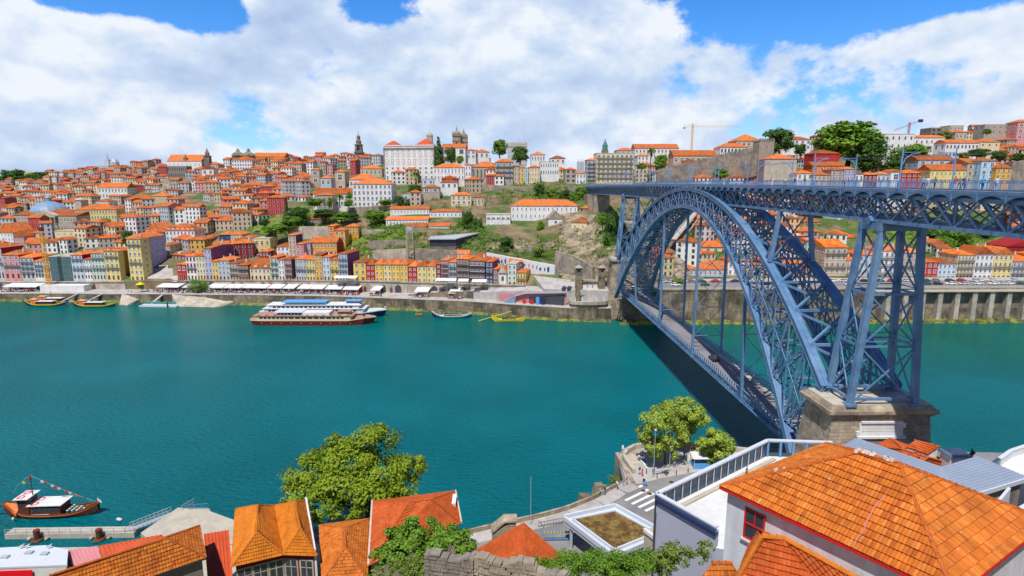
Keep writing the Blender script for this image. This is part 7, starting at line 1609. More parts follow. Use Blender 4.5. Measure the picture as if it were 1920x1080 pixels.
FT = [(823, 256, 308, 18, 'conifer', 'tall dark pointed conifer between the great palace and the cathedral', 455), (846, 276, 308, 20, 'dark', 'dark leafy tree in front of the cathedral nave', 450), (862, 292, 308, 14, 'round', 'lighter small tree right of the cathedral conifer', 448),
      (937, 258, 292, 28, 'round', 'loose leafy tree on the ridge left of the blank church hall', 490), (975, 273, 305, 30, 'dark', 'round dark tree before the blank church hall', 470), (781, 318, 362, 20, 'palm', 'tall palm standing below the great palace', 415), (778, 345, 362, 26, 'dark', 'dark bush at the foot of the tall palm', 412),
      (637, 362, 388, 22, 'palm', 'palm in the garden of the big white terrace block', 383), (618, 370, 390, 10, 'round', 'small bush left of the garden palm', 382), (654, 372, 388, 18, 'round', 'leafy bush right of the garden palm', 383), (655, 360, 374, 12, 'round', 'tall slim tree behind the garden palm', 388), (590, 372, 388, 30, 'round', 'flat clipped tree by the carved stone porch', 380), (723, 372, 386, 26, 'round', 'round bush before the right end of the big white block', 384),
      (750, 368, 388, 18, 'dark', 'dark bushes right of the big white terrace block', 390), (768, 372, 386, 22, 'dark', 'row of dark bushes along the terrace wall', 392),
      (538, 380, 425, 14, 'conifer', 'pointed cypress on the green slope', 372), (560, 386, 425, 40, 'dark', 'broad dark tree beside the cypress', 370), (545, 405, 430, 36, 'round', 'spreading tree at the top of the green slope', 362), (518, 418, 440, 44, 'round', 'wide bright tree cluster in the slope garden', 355), (496, 410, 424, 22, 'dark', 'dark tree left of the slope garden', 368), (705, 394, 420, 40, 'round', 'leafy trees left of the long white blocks', 360), (610, 392, 408, 40, 'dark', 'low dark trees beneath the white wing', 374), (640, 398, 414, 34, 'round', 'bushes right of the open garden shed', 372), (665, 400, 414, 24, 'dark', 'dark bush at the right end of the slope trees', 372),
      (950, 442, 474, 28, 'dark', 'round dark tree on the street before the convent', 318), (1010, 455, 482, 28, 'palm', 'squat palm right of the round dark tree', 308), (1012, 414, 446, 14, 'round', 'slim tree against the white convent wall', 340), (880, 395, 450, 26, 'dark', 'tall dark tree on the cliff left of the white modern block', 348), (868, 412, 440, 22, 'round', 'leafy tree left of the tall dark cliff tree', 350), (895, 408, 452, 22, 'dark', 'dark cliff tree touching the white modern block', 346),
      (1148, 395, 475, 36, 'dark', 'ivy dark tree clinging to the cliff by the bridge', 292), (1130, 398, 425, 20, 'round', 'bright shrub above the ivy tree', 305), (1085, 350, 380, 26, 'round', 'leafy tree left of the deck end', 372), (1060, 355, 382, 26, 'dark', 'dark leafy tree in the scrub left of the deck end', 378), (1105, 352, 382, 22, 'dark', 'tree tucked under the deck end', 368), (1010, 345, 365, 24, 'dark', 'dark tree in the scrub below the white houses', 400), (1035, 352, 372, 28, 'round', 'bright bush in the scrub below the white houses', 392),
      (1219, 272, 316, 18, 'palm', 'tall dark palm behind the medieval wall', 430), (1238, 290, 318, 26, 'round', 'leafy bush right of the dark palm', 415), (1203, 305, 318, 16, 'round', 'bush at the left foot of the dark palm', 415), (1460, 238, 288, 52, 'dark', 'wide dark cedar behind the battlemented tower', 430), (1500, 270, 292, 22, 'dark', 'dark tree between the cedar and the giant plane tree', 420),
      (1590, 220, 300, 118, 'round', 'giant plane tree crowning the slope above the deck', 385), (1620, 262, 325, 70, 'dark', 'dark lower half of trees under the giant plane tree', 372), (1545, 258, 292, 40, 'round', 'leafy tree at the left of the giant plane tree', 392), (1700, 265, 315, 62, 'round', 'round tree before the tall plain white block', 378), (1672, 298, 325, 40, 'dark', 'dark shrubs left of the round tree', 365), (1806, 284, 300, 20, 'olive', 'small pale tree below the blue black windowed building', 400), (1832, 278, 296, 34, 'dark', 'dark hedge tree right of the small pale tree', 402),
      (1873, 283, 302, 26, 'dark', 'round dark tree on the retaining wall, left one', 350), (1906, 286, 303, 26, 'dark', 'round dark tree on the retaining wall, right one', 350), (1850, 240, 252, 14, 'olive', 'small tree on the right skyline', 480), (1770, 245, 262, 26, 'olive', 'olive trees on the skyline terrace', 480),
      (30, 318, 345, 34, 'dark', 'left most skyline tree beside the pale dome', 1000), (68, 320, 346, 30, 'round', 'skyline tree right of the pale dome', 1000), (90, 322, 346, 30, 'dark', 'dark skyline tree at the right end of the far wood', 1000), (10, 330, 348, 34, 'dark', 'far tree at the very left edge', 1000), (50, 330, 352, 40, 'dark', 'far dark trees under the pale dome', 900), (150, 320, 332, 36, 'round', 'green skyline tree left of the grey basilica', 950), (182, 318, 330, 30, 'round', 'green skyline tree touching the grey basilica', 940), (212, 322, 332, 26, 'round', 'green skyline tree right of the grey basilica', 900),
      (384, 352, 366, 36, 'dark', 'dark hedge trees below the hill church', 560), (410, 352, 362, 24, 'round', 'bright trees below the hill church', 560), (368, 340, 352, 12, 'dark', 'small dark tree at the corner of the grey terrace wall', 590), (366, 402, 412, 22, 'round', 'bright round garden tree among the roofs', 440), (180, 416, 432, 24, 'round', 'leafy tree before the long cream institute', 415), (196, 408, 424, 22, 'round', 'street tree before the long cream institute', 420), (242, 432, 460, 20, 'dark', 'dark tree left of the tall yellow and lilac block', 370), (75, 348, 360, 30, 'dark', 'dark garden trees below the far wood', 800),
      (1270, 520, 540, 26, 'round', 'round bush at the roadside seen through the bridge', 270), (1740, 425, 470, 50, 'dark', 'dark trees on the slope right of the near tower', 320), (1790, 425, 465, 50, 'round', 'spreading trees on the slope above the roadside roofs', 315), (1765, 440, 475, 40, 'round', 'leafy tree just above the crimson house', 306), (1840, 430, 462, 40, 'dark', 'dark slope trees left of the dark red hall', 325), (1645, 425, 450, 36, 'round', 'leafy tree left of the near tower top', 330), (1530, 450, 470, 26, 'round', 'bush above the tall beige roadside house', 312), (1350, 316, 335, 30, 'round', 'bushes on the grass under the medieval wall', 372)]
for i, (px, yt, yb, w, k, lab, Y) in enumerate(FT): far_tree(px, yt, yb, w, k, lab, Y, i)
p = shore(372); T = thing('clipped_tree', 'round clipped dark green tree on the quay', 'tree', (aty(372, 546, p.y+5).x, p.y+5, interp(ZQ, 372))); m = MB(); m.tube([(0, 0, 0), (0, 0, 3)], [.3, .22], 7); m.build('trunk', 'bark', T); m = MB(); r = random.Random(2); leaf_cluster(m, [(V(0, 0, 3.9), V(5.0, 4, 3.0)), (V(1.4, 0, 4.2), V(3.8, 3, 2.8)), (V(-1.4, 0, 4.2), V(3.8, 3, 2.8))], 6000, .38, r, sub=26); m.build('crown', 'leaf_green', T)
# scrub carpets on the slopes
SC = [((540, 392, 735, 416), 90, 'leaf_green'), ((470, 415, 560, 440), 50, 'leaf_green'), ((560, 420, 640, 436), 60, 'leaf_green'), ((640, 442, 700, 490), 120, 'leaf_olive'), ((700, 425, 764, 458), 120, 'leaf_green'), ((700, 445, 765, 468), 40, 'leaf_olive'), ((845, 425, 910, 450), 60, 'leaf_green'),
      ((930, 342, 1110, 378), 240, 'leaf_green'), ((735, 372, 960, 392), 60, 'leaf_olive'), ((905, 470, 1045, 490), 50, 'leaf_olive'), ((1115, 390, 1170, 470), 60, 'leaf_green'), ((1050, 440, 1110, 500), 26, 'leaf_olive'), ((1200, 360, 1420, 400), 160, 'leaf_olive'), ((1225, 390, 1310, 480), 120, 'leaf_olive'), ((1290, 315, 1430, 338), 80, 'leaf_green'),
      ((1640, 425, 1890, 470), 420, 'leaf_green'), ((1450, 385, 1640, 430), 60, 'leaf_green'), ((1500, 440, 1560, 460), 30, 'leaf_green'), ((1450, 340, 1900, 352), 60, 'leaf_olive'), ((765, 465, 860, 490), 30, 'leaf_olive'), ((770, 438, 910, 470), 130, 'leaf_green'), ((905, 440, 960, 470), 40, 'leaf_green'), ((980, 455, 1060, 500), 50, 'leaf_green'), ((905, 446, 1050, 468), 60, 'leaf_olive'), ((1048, 400, 1165, 530), 110, 'leaf_olive'), ((1118, 392, 1166, 485), 110, 'leaf_green'), ((1168, 385, 1235, 500), 90, 'leaf_green'), ((650, 426, 740, 445), 40, 'leaf_green'), ((735, 350, 960, 380), 50, 'leaf_green'), ((380, 350, 425, 362), 30, 'leaf_green')]
for leaf in ('leaf_green', 'leaf_olive'):
    m = MB(); r = random.Random(77); bl = []
    for (a, b, c, d), n, lf in SC:
        if lf != leaf: continue
        for _ in range(n): p = G(r.uniform(a, c), r.uniform(b, d)); s = r.uniform(1.0, 2.3); bl.append((p+V(0, 0, s*.3), V(s*1.2, s*1.2, s*.8)))
    leaf_cluster(m, bl, len(bl)*48, .62, r, sub=6)
    setp(m.build('hillside_scrub', leaf), ('bright green' if leaf == 'leaf_green' else 'dry olive')+' scrub covering the terraces and slopes of the far bank', 'scrub', kind='stuff')
# ==== BOATS
def text_obj(s, size, mt, parent, loc, rot, name='lettering', ext=.02):
    c = bpy.data.curves.new('t', 'FONT'); c.body = s; c.size = size; c.extrude = ext; c.align_x = 'CENTER'; c.align_y = 'CENTER'; c.offset = size*.02
    o = bpy.data.objects.new('t', c); COL.objects.link(o); me = bpy.data.meshes.new_from_object(o); bpy.data.objects.remove(o)
    me.materials.clear(); me.materials.append(MATS[mt]); q = bpy.data.objects.new(name, me); COL.objects.link(q); q.parent = parent; q.location = loc; q.rotation_euler = rot; return q
def hull_mesh(L, W, D, sheer_s, sheer_b, mats, parent, name='hull', n=22, fine=1.0, band=.25, deckdrop=.5):
    """clinker river boat hull: stern at -x, bow at +x"""
    m = MB(); st = []
    for i in range(n+1):
        t = i/n; x = (t-.5)*L; w = W/2*max(0.02, (math.sin(math.pi*min(max(t*.96+.02, 0), 1)))**(.62*fine)); e = abs(2*t-1); sh = D*.6+(sheer_s if t < .5 else sheer_b)*max(0, e-.35)**2/.42
        kz = -.35*D+(sheer_s*.8 if t < .5 else sheer_b*.8)*max(0, e-.62)**2/.145*.9
        kz = min(kz, sh-.15)
        st.append([(x, -w, sh), (x, -w*1.0, sh-band*D), (x, -w*.72, kz+.12*D), (x, 0, kz), (x, w*.72, kz+.12*D), (x, w, sh-band*D), (x, w, sh)])
    for a, b in zip(st, st[1:]):
        for j in range(6): m.face([a[j], b[j], b[j+1], a[j+1]], m=1 if j in (0, 5) else 0)
        za, zb = a[0][2]-deckdrop, b[0][2]-deckdrop
        m.face([(a[0][0], a[0][1]*.93, za), (b[0][0], b[0][1]*.93, zb), (b[6][0], b[6][1]*.93, zb), (a[6][0], a[6][1]*.93, za)], m=2)
    for s in (0, 6): m.tube([a[s] for a in st], .09, 5, m=3)
    return m.build(name, mats, parent), st
def wedge_boat(): pass
# near rabelo boat
c = atz(106, 972, 0); ang = math.atan2(0, 1); T = thing('river_boat', 'wooden river boat with orange stern, white cabin roofs and flag line at the near jetty', 'boat', (c.x-1.5, c.y+1.2, .15), .04)
LB = 17.0
hull, st = hull_mesh(LB, 3.6, 1.5, 2.0, 1.5, ['wood_dark', 'hull_orange', 'wood_dark', 'wood_dark'], T)
m = MB(); m.face([(-8.2, -.25, 2.6), (-5.4, -1.5, 1.3), (-5.3, 0, 2.2), (-5.4, 1.5, 1.3), (-8.2, .25, 2.6)]); m.face([(-8.2, -.25, 2.6), (-8.0, -.3, 1.7), (-5.4, -1.6, .7), (-5.4, -1.5, 1.3)]); m.build('stern_deck', 'hull_orange', T)
m = MB(); m.box(-2.9, 2.4, -1.45, 1.45, .5, 2.6); cb = m.build('cabin', 'wood_dark', T)
m = MB(); m.hexa([(-3.3, -1.75, 2.62), (2.9, -1.75, 2.62), (2.9, 1.75, 2.62), (-3.3, 1.75, 2.62), (-3.3, -1.75, 2.74), (2.9, -1.75, 2.74), (2.9, 1.75, 2.74), (-3.3, 1.75, 2.74)]); m.build('cabin_roof', 'white', cb)
for k in range(5):
    m = MB(); m.box(-2.5+k*.98, -1.75+k*.98, -1.49, -1.44, 1.4, 2.35); m.build('window', 'glass', cb)
m = MB(); m.box(-5.2, -3.3, -1.2, 1.2, .6, 3.9); wh = m.build('wheelhouse', 'wood_dark', T)
m = MB(); m.box(-5.5, -2.9, -1.75, 1.75, 4.0, 4.12); m.build('wheelhouse_roof', 'white', wh)
m = MB(); m.box(-4.9, -4.2, -1.25, -1.19, 2.6, 3.5); m.box(-3.32, -3.26, -.9, .9, 2.9, 3.6); m.build('window', 'glass', wh)
for x, y, z, s in ((-4.6, -.85, 4.13, 'D'), (-4.6, .75, 4.13, 'D'), (-2.3, -.9, 2.75, 'D'), (-2.3, .8, 2.75, 'D')):
    text_obj(s, 1.7, 'red', T, (x, y, z), (0, 0, 0));
m = MB(); m.box(-2.6, 0.6, -1.72, -1.70, .92, 1.04); m.build('name_board', 'white', T)
m = MB(); m.tube([(-3.1, 0, 2.7), (-3.1, 0, 8.2)], .09, 6); m.build('mast', 'wood_dark', T)
m = MB(); m.tube([(-3.9, .2, 3.4), (-6.5, .2, 2.9), (-10.0, .2, 1.7)], [.09, .1, .07], 6); m.hexa([(-11.0, .05, 1.2), (-9.4, .05, 1.75), (-9.4, .35, 1.75), (-11, .35, 1.2), (-11.0, .05, 1.45), (-9.4, .05, 2.0), (-9.4, .35, 2.0), (-11, .35, 1.45)]); m.build('steering_oar', 'wood_dark', T)
m = MB(); m.tube([(-3.1, 0, 8.1), (1.5, 0, 5.5), (5.2, 0, 3.6), (8.3, 0, 2.2)], .015, 4, cap=False); m.tube([(-3.1, 0, 8.1), (-5.5, 0, 6.2), (-6.6, 0, 4.4)], .015, 4, cap=False); ln = m.build('flag_line', 'metal_white', T)
for k, (x, z, mt) in enumerate(((-1.3, 7.0, 'white'), (-.8, 6.7, 'red'), (.4, 6.1, 'white'), (.9, 5.8, 'red'), (1.5, 5.5, 'cream_paint'), (2.7, 4.9, 'red'), (3.4, 4.5, 'white'), (4.5, 4.0, 'hull_orange'), (5.8, 3.4, 'grass'), (-4.6, 6.9, 'boat_yellow'), (-3.35, 7.7, 'red'))):
    m = MB(); m.hexa([(x, -.01, z-.55), (x+.5, .12, z-.6), (x+.5, .14, z-.6), (x, .01, z-.55), (x, -.01, z), (x+.5, -.01, z-.08), (x+.5, .01, z-.08), (x, .01, z)]); m.build('pennant', mt, ln)
for i in range(4):
    for j in range(4):
        if j > 3 - i*.5: continue
        x, y = 3.4+i*.85, -.95+j*.62; m = MB(); m.lathe((x, y), [(.17, .75), (.22, 1.0), (.17, 1.25)], 8); b_ = m.build('barrel', 'copper_green', T); m = MB(); m.lathe((x, y), [(.2, 1.25), (.2, 1.3)], 8); m.build('barrel_top', 'white', b_)
m = MB(); m.lathe((-8.2+2.5, -1.95), [(.1, .2), (.22, .35), (.22, .6), (.1, .75)], 8); m.build('fender', 'white', T)
m = MB(); m.tube([(8.3, 0, 2.0), (8.6, 0, 3.0)], .04, 5); m.hexa([(8.4, -.02, 2.6), (9.3, -.3, 2.1), (9.3, -.28, 2.1), (8.4, 0, 2.6), (8.4, -.02, 3.1), (9.3, -.3, 2.6), (9.3, -.28, 2.6), (8.4, 0, 3.1)]); m.build('bow_flag', 'white', T)
# jetty
a, b = atz(22, 997, .5), atz(256, 999, .5); T = thing('jetty', 'long grey floating jetty beside the wooden river boat', 'jetty', tuple(a)); m = MB(); m.box(0, b.x-a.x, -1.5, .5, -.6, .45); m.build('pontoon', 'concrete', T, world=False)
m = MB(); k = 0
while k < b.x-a.x: m.box(k, k+.06, -1.45, -1.39, .45, 1.35); k += 1.9
m.box(0, b.x-a.x, -1.45, -1.4, 1.3, 1.36); m.box(0, b.x-a.x, -1.45, -1.4, .9, .94); m.build('railing', 'metal_grey', T)
for px in (83, 196):
    x = atz(px, 1000, .4).x; T2 = thing('mooring_pile', '%s rusty round mooring pile with float collar against the jetty' % ('left' if px < 100 else 'right'), 'pile', (x, a.y-2.0, 0), 0, 'mooring piles of the near jetty'); m = MB(); m.lathe((0, 0), [(.5, -1), (.5, 1.9)], 12); m.build('pile', 'wood_dark', T2); m = MB(); m.lathe((0, 0), [(.55, 1.9), (.45, 2.1)], 12); m.build('cap', 'hull_maroon', T2); m = MB(); m.lathe((0, 0), [(.9, 0), (1.05, .2), (.9, .4), (.6, .42)], 14); m.build('float_collar', 'wood_dark', T2)
    for s in (-1.5, 1.5): m = MB(); m.lathe((s, .1), [(.15, 0), (.35, .2), (.35, .45), (.1, .6)], 8); m.build('float', 'stone_light', T2)
p, q = atz(240, 995, .6), atz(318, 965, 3.3); T = thing('gangway', 'sloping metal gangway from the jetty up to the stone slipway', 'gangway', tuple(p)); m = MB(); m.bar(p, q, 1.5, .12); m.build('deck', 'metal_grey', T, world=True)
for s in (-.75, .75):
    m = MB(); d = (q-p); n = V(-d.y, d.x, 0).normalized()*s; m.bar(p+n+V(0, 0, 1.1), q+n+V(0, 0, 1.1), .07); m.bar(p+n+V(0, 0, .5), q+n+V(0, 0, .5), .05)
    for k in range(11): t = p.lerp(q, k/10)+n; m.bar(t, t+V(0, 0, 1.1), .05);
    for k in range(10): m.bar(p.lerp(q, k/10)+n, p.lerp(q, (k+1)/10)+n+V(0, 0, 1.1), .04)
    m.build('railing', 'metal_grey', T, world=True)
for (px, py, L, rz, lab) in ((342, 967, 2.6, 1.2, 'left white mesh gate panel on the slipway'), (355, 965, 3.3, .12, 'right white mesh gate panel on the slipway')):
    p = atz(px, py, 3.3); T = thing('gate_panel', lab, 'gate', tuple(p), rz, 'mesh gate panels on the slipway'); m = MB()
    for k in range(9): m.box(k*L/8-.02, k*L/8+.02, -.02, .02, 0, 1.9)
    for z in (0, .6, 1.2, 1.9): m.box(0, L, -.025, .025, z, z+.05)
    m.build('mesh', 'rail_blue' if px > 350 else 'metal_white', T)
for px, py in ((222, 975), (226, 976)):
    p = atz(px, py, 0); m = MB(); m.lathe((p.x, p.y), [(.1, -.1), (.32, .1), (.32, .3), (.05, .5)], 10); setp(m.build('buoy', 'white'), 'small white buoy floating off the jetty', 'buoy', 'two small white buoys')
# gulls on the white roof
for k, (px, py) in enumerate(((41, 1026), (51, 1026), (93, 1026))):
    p = atz(px, py+2, 12.8); T = thing('gull', ['left gull standing on the white flat roof', 'middle gull standing on the white flat roof', 'right gull alone on the white flat roof edge'][k], 'gull', tuple(p), .5, 'gulls on the white flat roof'); m = MB()
    m.tube([(-.3, 0, .28), (-.1, 0, .34), (.12, 0, .36), (.22, 0, .46), (.26, 0, .56)], [.03, .11, .12, .07, .065], 8); m.build('body', 'white', T); m = MB(); m.tube([(.3, 0, .56), (.42, 0, .54)], [.03, .01], 5); m.build('beak', 'boat_yellow', T); m = MB(); m.tube([(0, .04, 0), (0, .04, .3)], .012, 4); m.tube([(.05, -.04, 0), (.05, -.04, .3)], .012, 4); m.build('legs', 'boat_yellow', T)
    m = MB(); m.hexa([(-.38, -.13, .3), (.1, -.13, .32), (.1, -.1, .32), (-.38, -.1, .3), (-.38, -.11, .36), (.1, -.11, .44), (.1, -.1, .44), (-.38, -.09, .36)]); m.hexa([(-.38, .1, .3), (.1, .1, .32), (.1, .13, .32), (-.38, .13, .3), (-.38, .09, .36), (.1, .1, .44), (.1, .11, .44), (-.38, .11, .36)]); m.build('wing', 'metal_grey', T)
# cruise boats at the far quay
def cruise(px0, px1, py, label, hullm, band, wall, roofm, H, off, blue=False, wheel=True):
    p, q = atz(px0, py, 0), atz(px1, py, 0); L = (q-p).length; T = thing('cruise_boat', label, 'boat', tuple((p+q)/2+V(0, off, 0)), math.atan2(q.y-p.y, q.x-p.x)); h = L/2; Wd = 4.6
    prof = [(-h, 0.5), (-h+1.5, Wd-1.0), (-h+6, Wd), (h-12, Wd), (h-5, Wd*.7), (h-.5, .25)]
    m = MB(); lo, up = [], []
    pts = [(x, -y) for x, y in prof]+[(x, y) for x, y in reversed(prof)]
    n = len(pts)
    for i in range(n):
        a, b = pts[i], pts[(i+1) % n]; za = 3.1 + (1.0 if a[0] > h-8 else 0); zb = 3.1+(1.0 if b[0] > h-8 else 0); k = .93
        m.face([(a[0]*k, a[1]*.9, -.6), (b[0]*k, b[1]*.9, -.6), (b[0], b[1], zb-.5), (a[0], a[1], za-.5)], m=0); m.face([(a[0], a[1], za-.5), (b[0], b[1], zb-.5), (b[0], b[1], zb), (a[0], a[1], za)], m=1)
    m.face([(a[0], a[1], 2.8+(1.0 if a[0] > h-8 else 0)) for a in pts], m=2); m.build('hull', [hullm, band, roofm], T)
    m = MB(); m.box(-h+4, h-11, -Wd+.5, Wd-.5, 2.4, 5.3); s = m.build('lower_saloon', wall, T)
    x = -h+6
    while x < h-14:
        wl = 2.2 if abs(x+2) < 9 else 1.3
        m = MB(); m.box(x, x+wl, -Wd+.44, -Wd+.5, 3.7, 4.8); m.build('window', 'glass', s); x += wl+.55
    m = MB(); m.box(-h+3, h-10, -Wd+.1, Wd-.1, 5.3, 5.42); m.build('upper_deck', roofm, s)
    if blue:
        m = MB(); m.box(-h+6, h-13, -Wd+1, Wd-1, 5.12, 7.3); s2 = m.build('upper_saloon', 'white', T); x = -h+8
        while x < h-16: m = MB(); m.box(x, x+1.4, -Wd+.94, -Wd+1, 5.8, 6.7); m.build('window', 'glass', s2); x += 2.1
        m = MB(); m.box(-h+5, h-12, -Wd+.6, Wd-.6, 7.3, 7.5); m.build('sun_deck', 'white', s2); m = MB(); m.box(-h+12, 2, -Wd+1, Wd-1, 8.9, 9.05); m.build('awning', 'sky_blue', s2)
        m = MB();
        for k in range(12): xx = -h+12+k*(h-10)/11; m.box(xx, xx+.1, -Wd+1.1, -Wd+1.2, 7.5, 8.9)
        m.box(-h+5, h-12, -Wd+.62, -Wd+.68, 8.3, 8.38); m.build('awning_posts', 'metal_white', s2)
        m = MB(); m.box(h-19, h-13, -2, 2, 7.5, 9.4); w = m.build('wheelhouse', 'white', T); m = MB(); m.box(h-19.1, h-12.9, -2.1, 2.1, 8.4, 9.1); m.build('window', 'glass', w)
        m = MB(); m.box(h-20, h-12.4, -2.4, 2.4, 9.4, 9.6); m.build('wheelhouse_roof', 'sky_blue', w); m = MB(); m.tube([(h-16, 0, 9.6), (h-17, 0, 13)], .1, 5); m.tube([(h-1, 0, 3), (h-1, 0, 6)], .07, 5); m.build('mast', 'white', T)
        m = MB(); m.box(h-1.9, h-1, -.03, .03, 5, 5.8); m.build('flag', 'white', T)
    else:
        m = MB(); m.box(h-17, h-12, -2, 2, 5.12, 7.2); w = m.build('wheelhouse', wall, T); m = MB(); m.box(h-17.1, h-11.9, -2.1, 2.1, 6.0, 6.8); m.build('window', 'glass', w); m = MB(); m.box(h-17.5, h-11.5, -2.4, 2.4, 7.2, 7.4); m.build('wheelhouse_roof', roofm, w)
        m = MB(); m.box(-h+12, -4, -Wd+.8, Wd-.8, 7.1, 7.25)
        m.build('awning', 'metal_white', T); m = MB()
        for k in range(9): xx = -h+12+k*(h-16)/8; m.box(xx, xx+.1, -Wd+.9, -Wd+1.0, 5.1, 7.1)
        m.box(-h+4, h-11, -Wd+.2, -Wd+.26, 5.9, 5.98); m.build('railing', 'metal_white', T)
        m = MB(); m.box(-4, 8, -3, 3, 5.14, 6.9); m.build('top_cabin', 'white', T)
        r = random.Random(9); m = MB()
        for k in range(14): xx = -h+5+k*L/16; m.box(xx, xx+1.1, -Wd+.8, -Wd+1.9, 5.13, 5.75)
        m.build('deck_benches', 'hull_maroon', T)
    m = MB()
    for k in range(10): xx = -h+7+k*(L-18)/9; m.lathe((xx, -Wd-.02), [(.22, 1.2), (.22, 1.35)], 8)
    m.build('porthole_row', 'cream_paint', T); T.scale.z = .8
cruise(484, 727, 594, 'white and blue two deck cruise boat with navy hull moored behind the maroon one', 'navy', 'white', 'white', 'metal_white', 0, 2.0, blue=True)
cruise(470, 708, 606, 'long maroon and cream river cruise boat moored outermost at the far quay', 'hull_maroon', 'cream_paint', 'cream_paint', 'beige_deck', 0, 0)
# far rabelo boats
def far_rabelo(px0, px1, py, label, hm, bm, cabin, seed=0, mast=False, awn=True, oar=None):
    p, q = atz(px0, py, 0), atz(px1, py, 0); L = (q-p).length; T = thing('river_boat', label, 'boat', tuple((p+q)/2), math.atan2(q.y-p.y, q.x-p.x)); hull, st = hull_mesh(L, L*.19, 1.5, 2.2, 1.2, [hm, bm, 'wood_dark', bm], T)
    if cabin:
        m = MB(); m.box(-L*.16, L*.22, -1.3, 1.3, .5, 2.3); c = m.build('cabin', 'wood_dark', T); m = MB(); m.box(-L*.2, L*.25, -1.7, 1.7, 2.4, 2.52); m.build('cabin_roof', 'white', c); m = MB(); m.box(-L*.33, -L*.2, -1, 1, .8, 3.3); m.build('wheelhouse', 'hull_orange', T); m = MB(); m.box(-L*.35, -L*.18, -1.2, 1.2, 3.35, 3.47); m.build('wheelhouse_roof', 'cream_paint', T)
    else:
        m = MB()
        for k in range(7): x = -L*.15+k*L*.06; m.tube([(x, -.5, .9), (x, .5, .9)], .33, 8)
        m.build('cargo_barrels', 'wood_dark', T)
        m = MB(); m.box(-L*.3, -L*.2, -.9, .9, .8, 1.0)
        for sx in (-L*.3, -L*.2-.1):
            for sy in (-.9, .8): m.box(sx, sx+.1, sy, sy+.1, 0, 2.6)
        m.build('helm_platform', bm, T)
    m = MB(); m.tube([(-L*.05, 0, .6), (-L*.05, 0, 6.5 if mast else 4.5)], .09, 5); m.tube([(-L*.05, 0, 6 if mast else 4.4), (L*.42, 0, 1.6)], .03, 4); m.build('mast', 'wood_dark', T)
    m = MB(); a, b = oar or ((-L*.22, 3.0), (-L*.72, .8)); m.tube([(a[0], 0, a[1]), (b[0], 0, b[1])], [.1, .16], 6); m.hexa([(b[0]-1.6, -.05, b[1]-.7), (b[0]+.6, -.05, b[1]), (b[0]+.6, .05, b[1]), (b[0]-1.6, .05, b[1]-.7), (b[0]-1.6, -.05, b[1]-.25), (b[0]+.6, -.05, b[1]+.3), (b[0]+.6, .05, b[1]+.3), (b[0]-1.6, .05, b[1]-.25)]); m.build('steering_oar', 'boat_yellow' if oar else 'wood_dark', T)
far_rabelo(48, 122, 573, 'tour boat with yellow stern and white cabin roof, leftmost at the far quay', 'navy', 'boat_yellow', True)
far_rabelo(138, 216, 575, 'tour boat with yellow stern and white cabin roof, right of the leftmost one', 'navy', 'boat_yellow', True)
far_rabelo(64, 138, 567, 'second row tour boat with orange cabin behind the two yellow sterned boats', 'white', 'hull_orange', True, mast=True)
far_rabelo(810, 884, 595, 'empty barrel boat with red stern and white side moored off the arcade', 'navy', 'white', False)
far_rabelo(922, 984, 602, 'bright yellow barrel boat with raised yellow oar', 'boat_yellow', 'boat_yellow', False, oar=((1.5, 4.6), (-12, .6)))
p = shore(315); T = thing('floating_pontoon', 'small white floating pontoon with glass rail left of the clipped tree', 'pontoon', (p.x, p.y-7, 0), -.09); m = MB(); m.box(-10, 10, -2, 2, -.5, .7); m.build('float', 'metal_white', T); m = MB(); m.box(-9.8, 9.8, 1.8, 1.9, .7, 1.9); m.box(-9.8, 9.8, -1.9, -1.85, 1.6, 1.7); m.build('glass_rail', 'copper_green', T); m = MB(); m.lathe((-9.6, -1.6), [(.35, -1), (.35, 2.6), (.1, 3)], 8); m.lathe((5.5, -2.3), [(.35, -1), (.35, 2.6), (.1, 3)], 8); m.build('pile', 'metal_dark', T); m = MB(); m.bar((-6, 1.5, .8), (-3, 8.5, 5.2), 1.6, .25); m.build('gangway', 'metal_grey', T)
for (px, w, lab) in ((250, 4, 'small stone water stairs left of the pontoon'), (395, 14, 'broad stone slipway sloping into the river right of the pontoon')):
    p = shore(px); m = MB(); z = interp(ZQ, px); m.hexa([(p.x-w, p.y-6, -1), (p.x+w*.4, p.y-8, -1), (p.x+w, p.y+.5, -1), (p.x-w*1.4, p.y+.5, -1), (p.x-w, p.y-5, .6), (p.x+w*.4, p.y-7, .5), (p.x+w, p.y+.3, 2.2), (p.x-w*1.4, p.y+.3, z)]); setp(m.build('slipway', 'stone_light'), lab, 'slipway')
for a_, b_, lab in ((135, 150, 'left grey gangway down to the tour boats'), (180, 195, 'right grey gangway down to the tour boats')):
    p = shore((a_+b_)/2); m = MB(); m.bar((p.x-4, p.y-5, .9), (p.x+2, p.y+1, 4.6), 1.6, .3); setp(m.build('gangway', 'metal_grey'), lab, 'gangway', 'gangways to the tour boats')
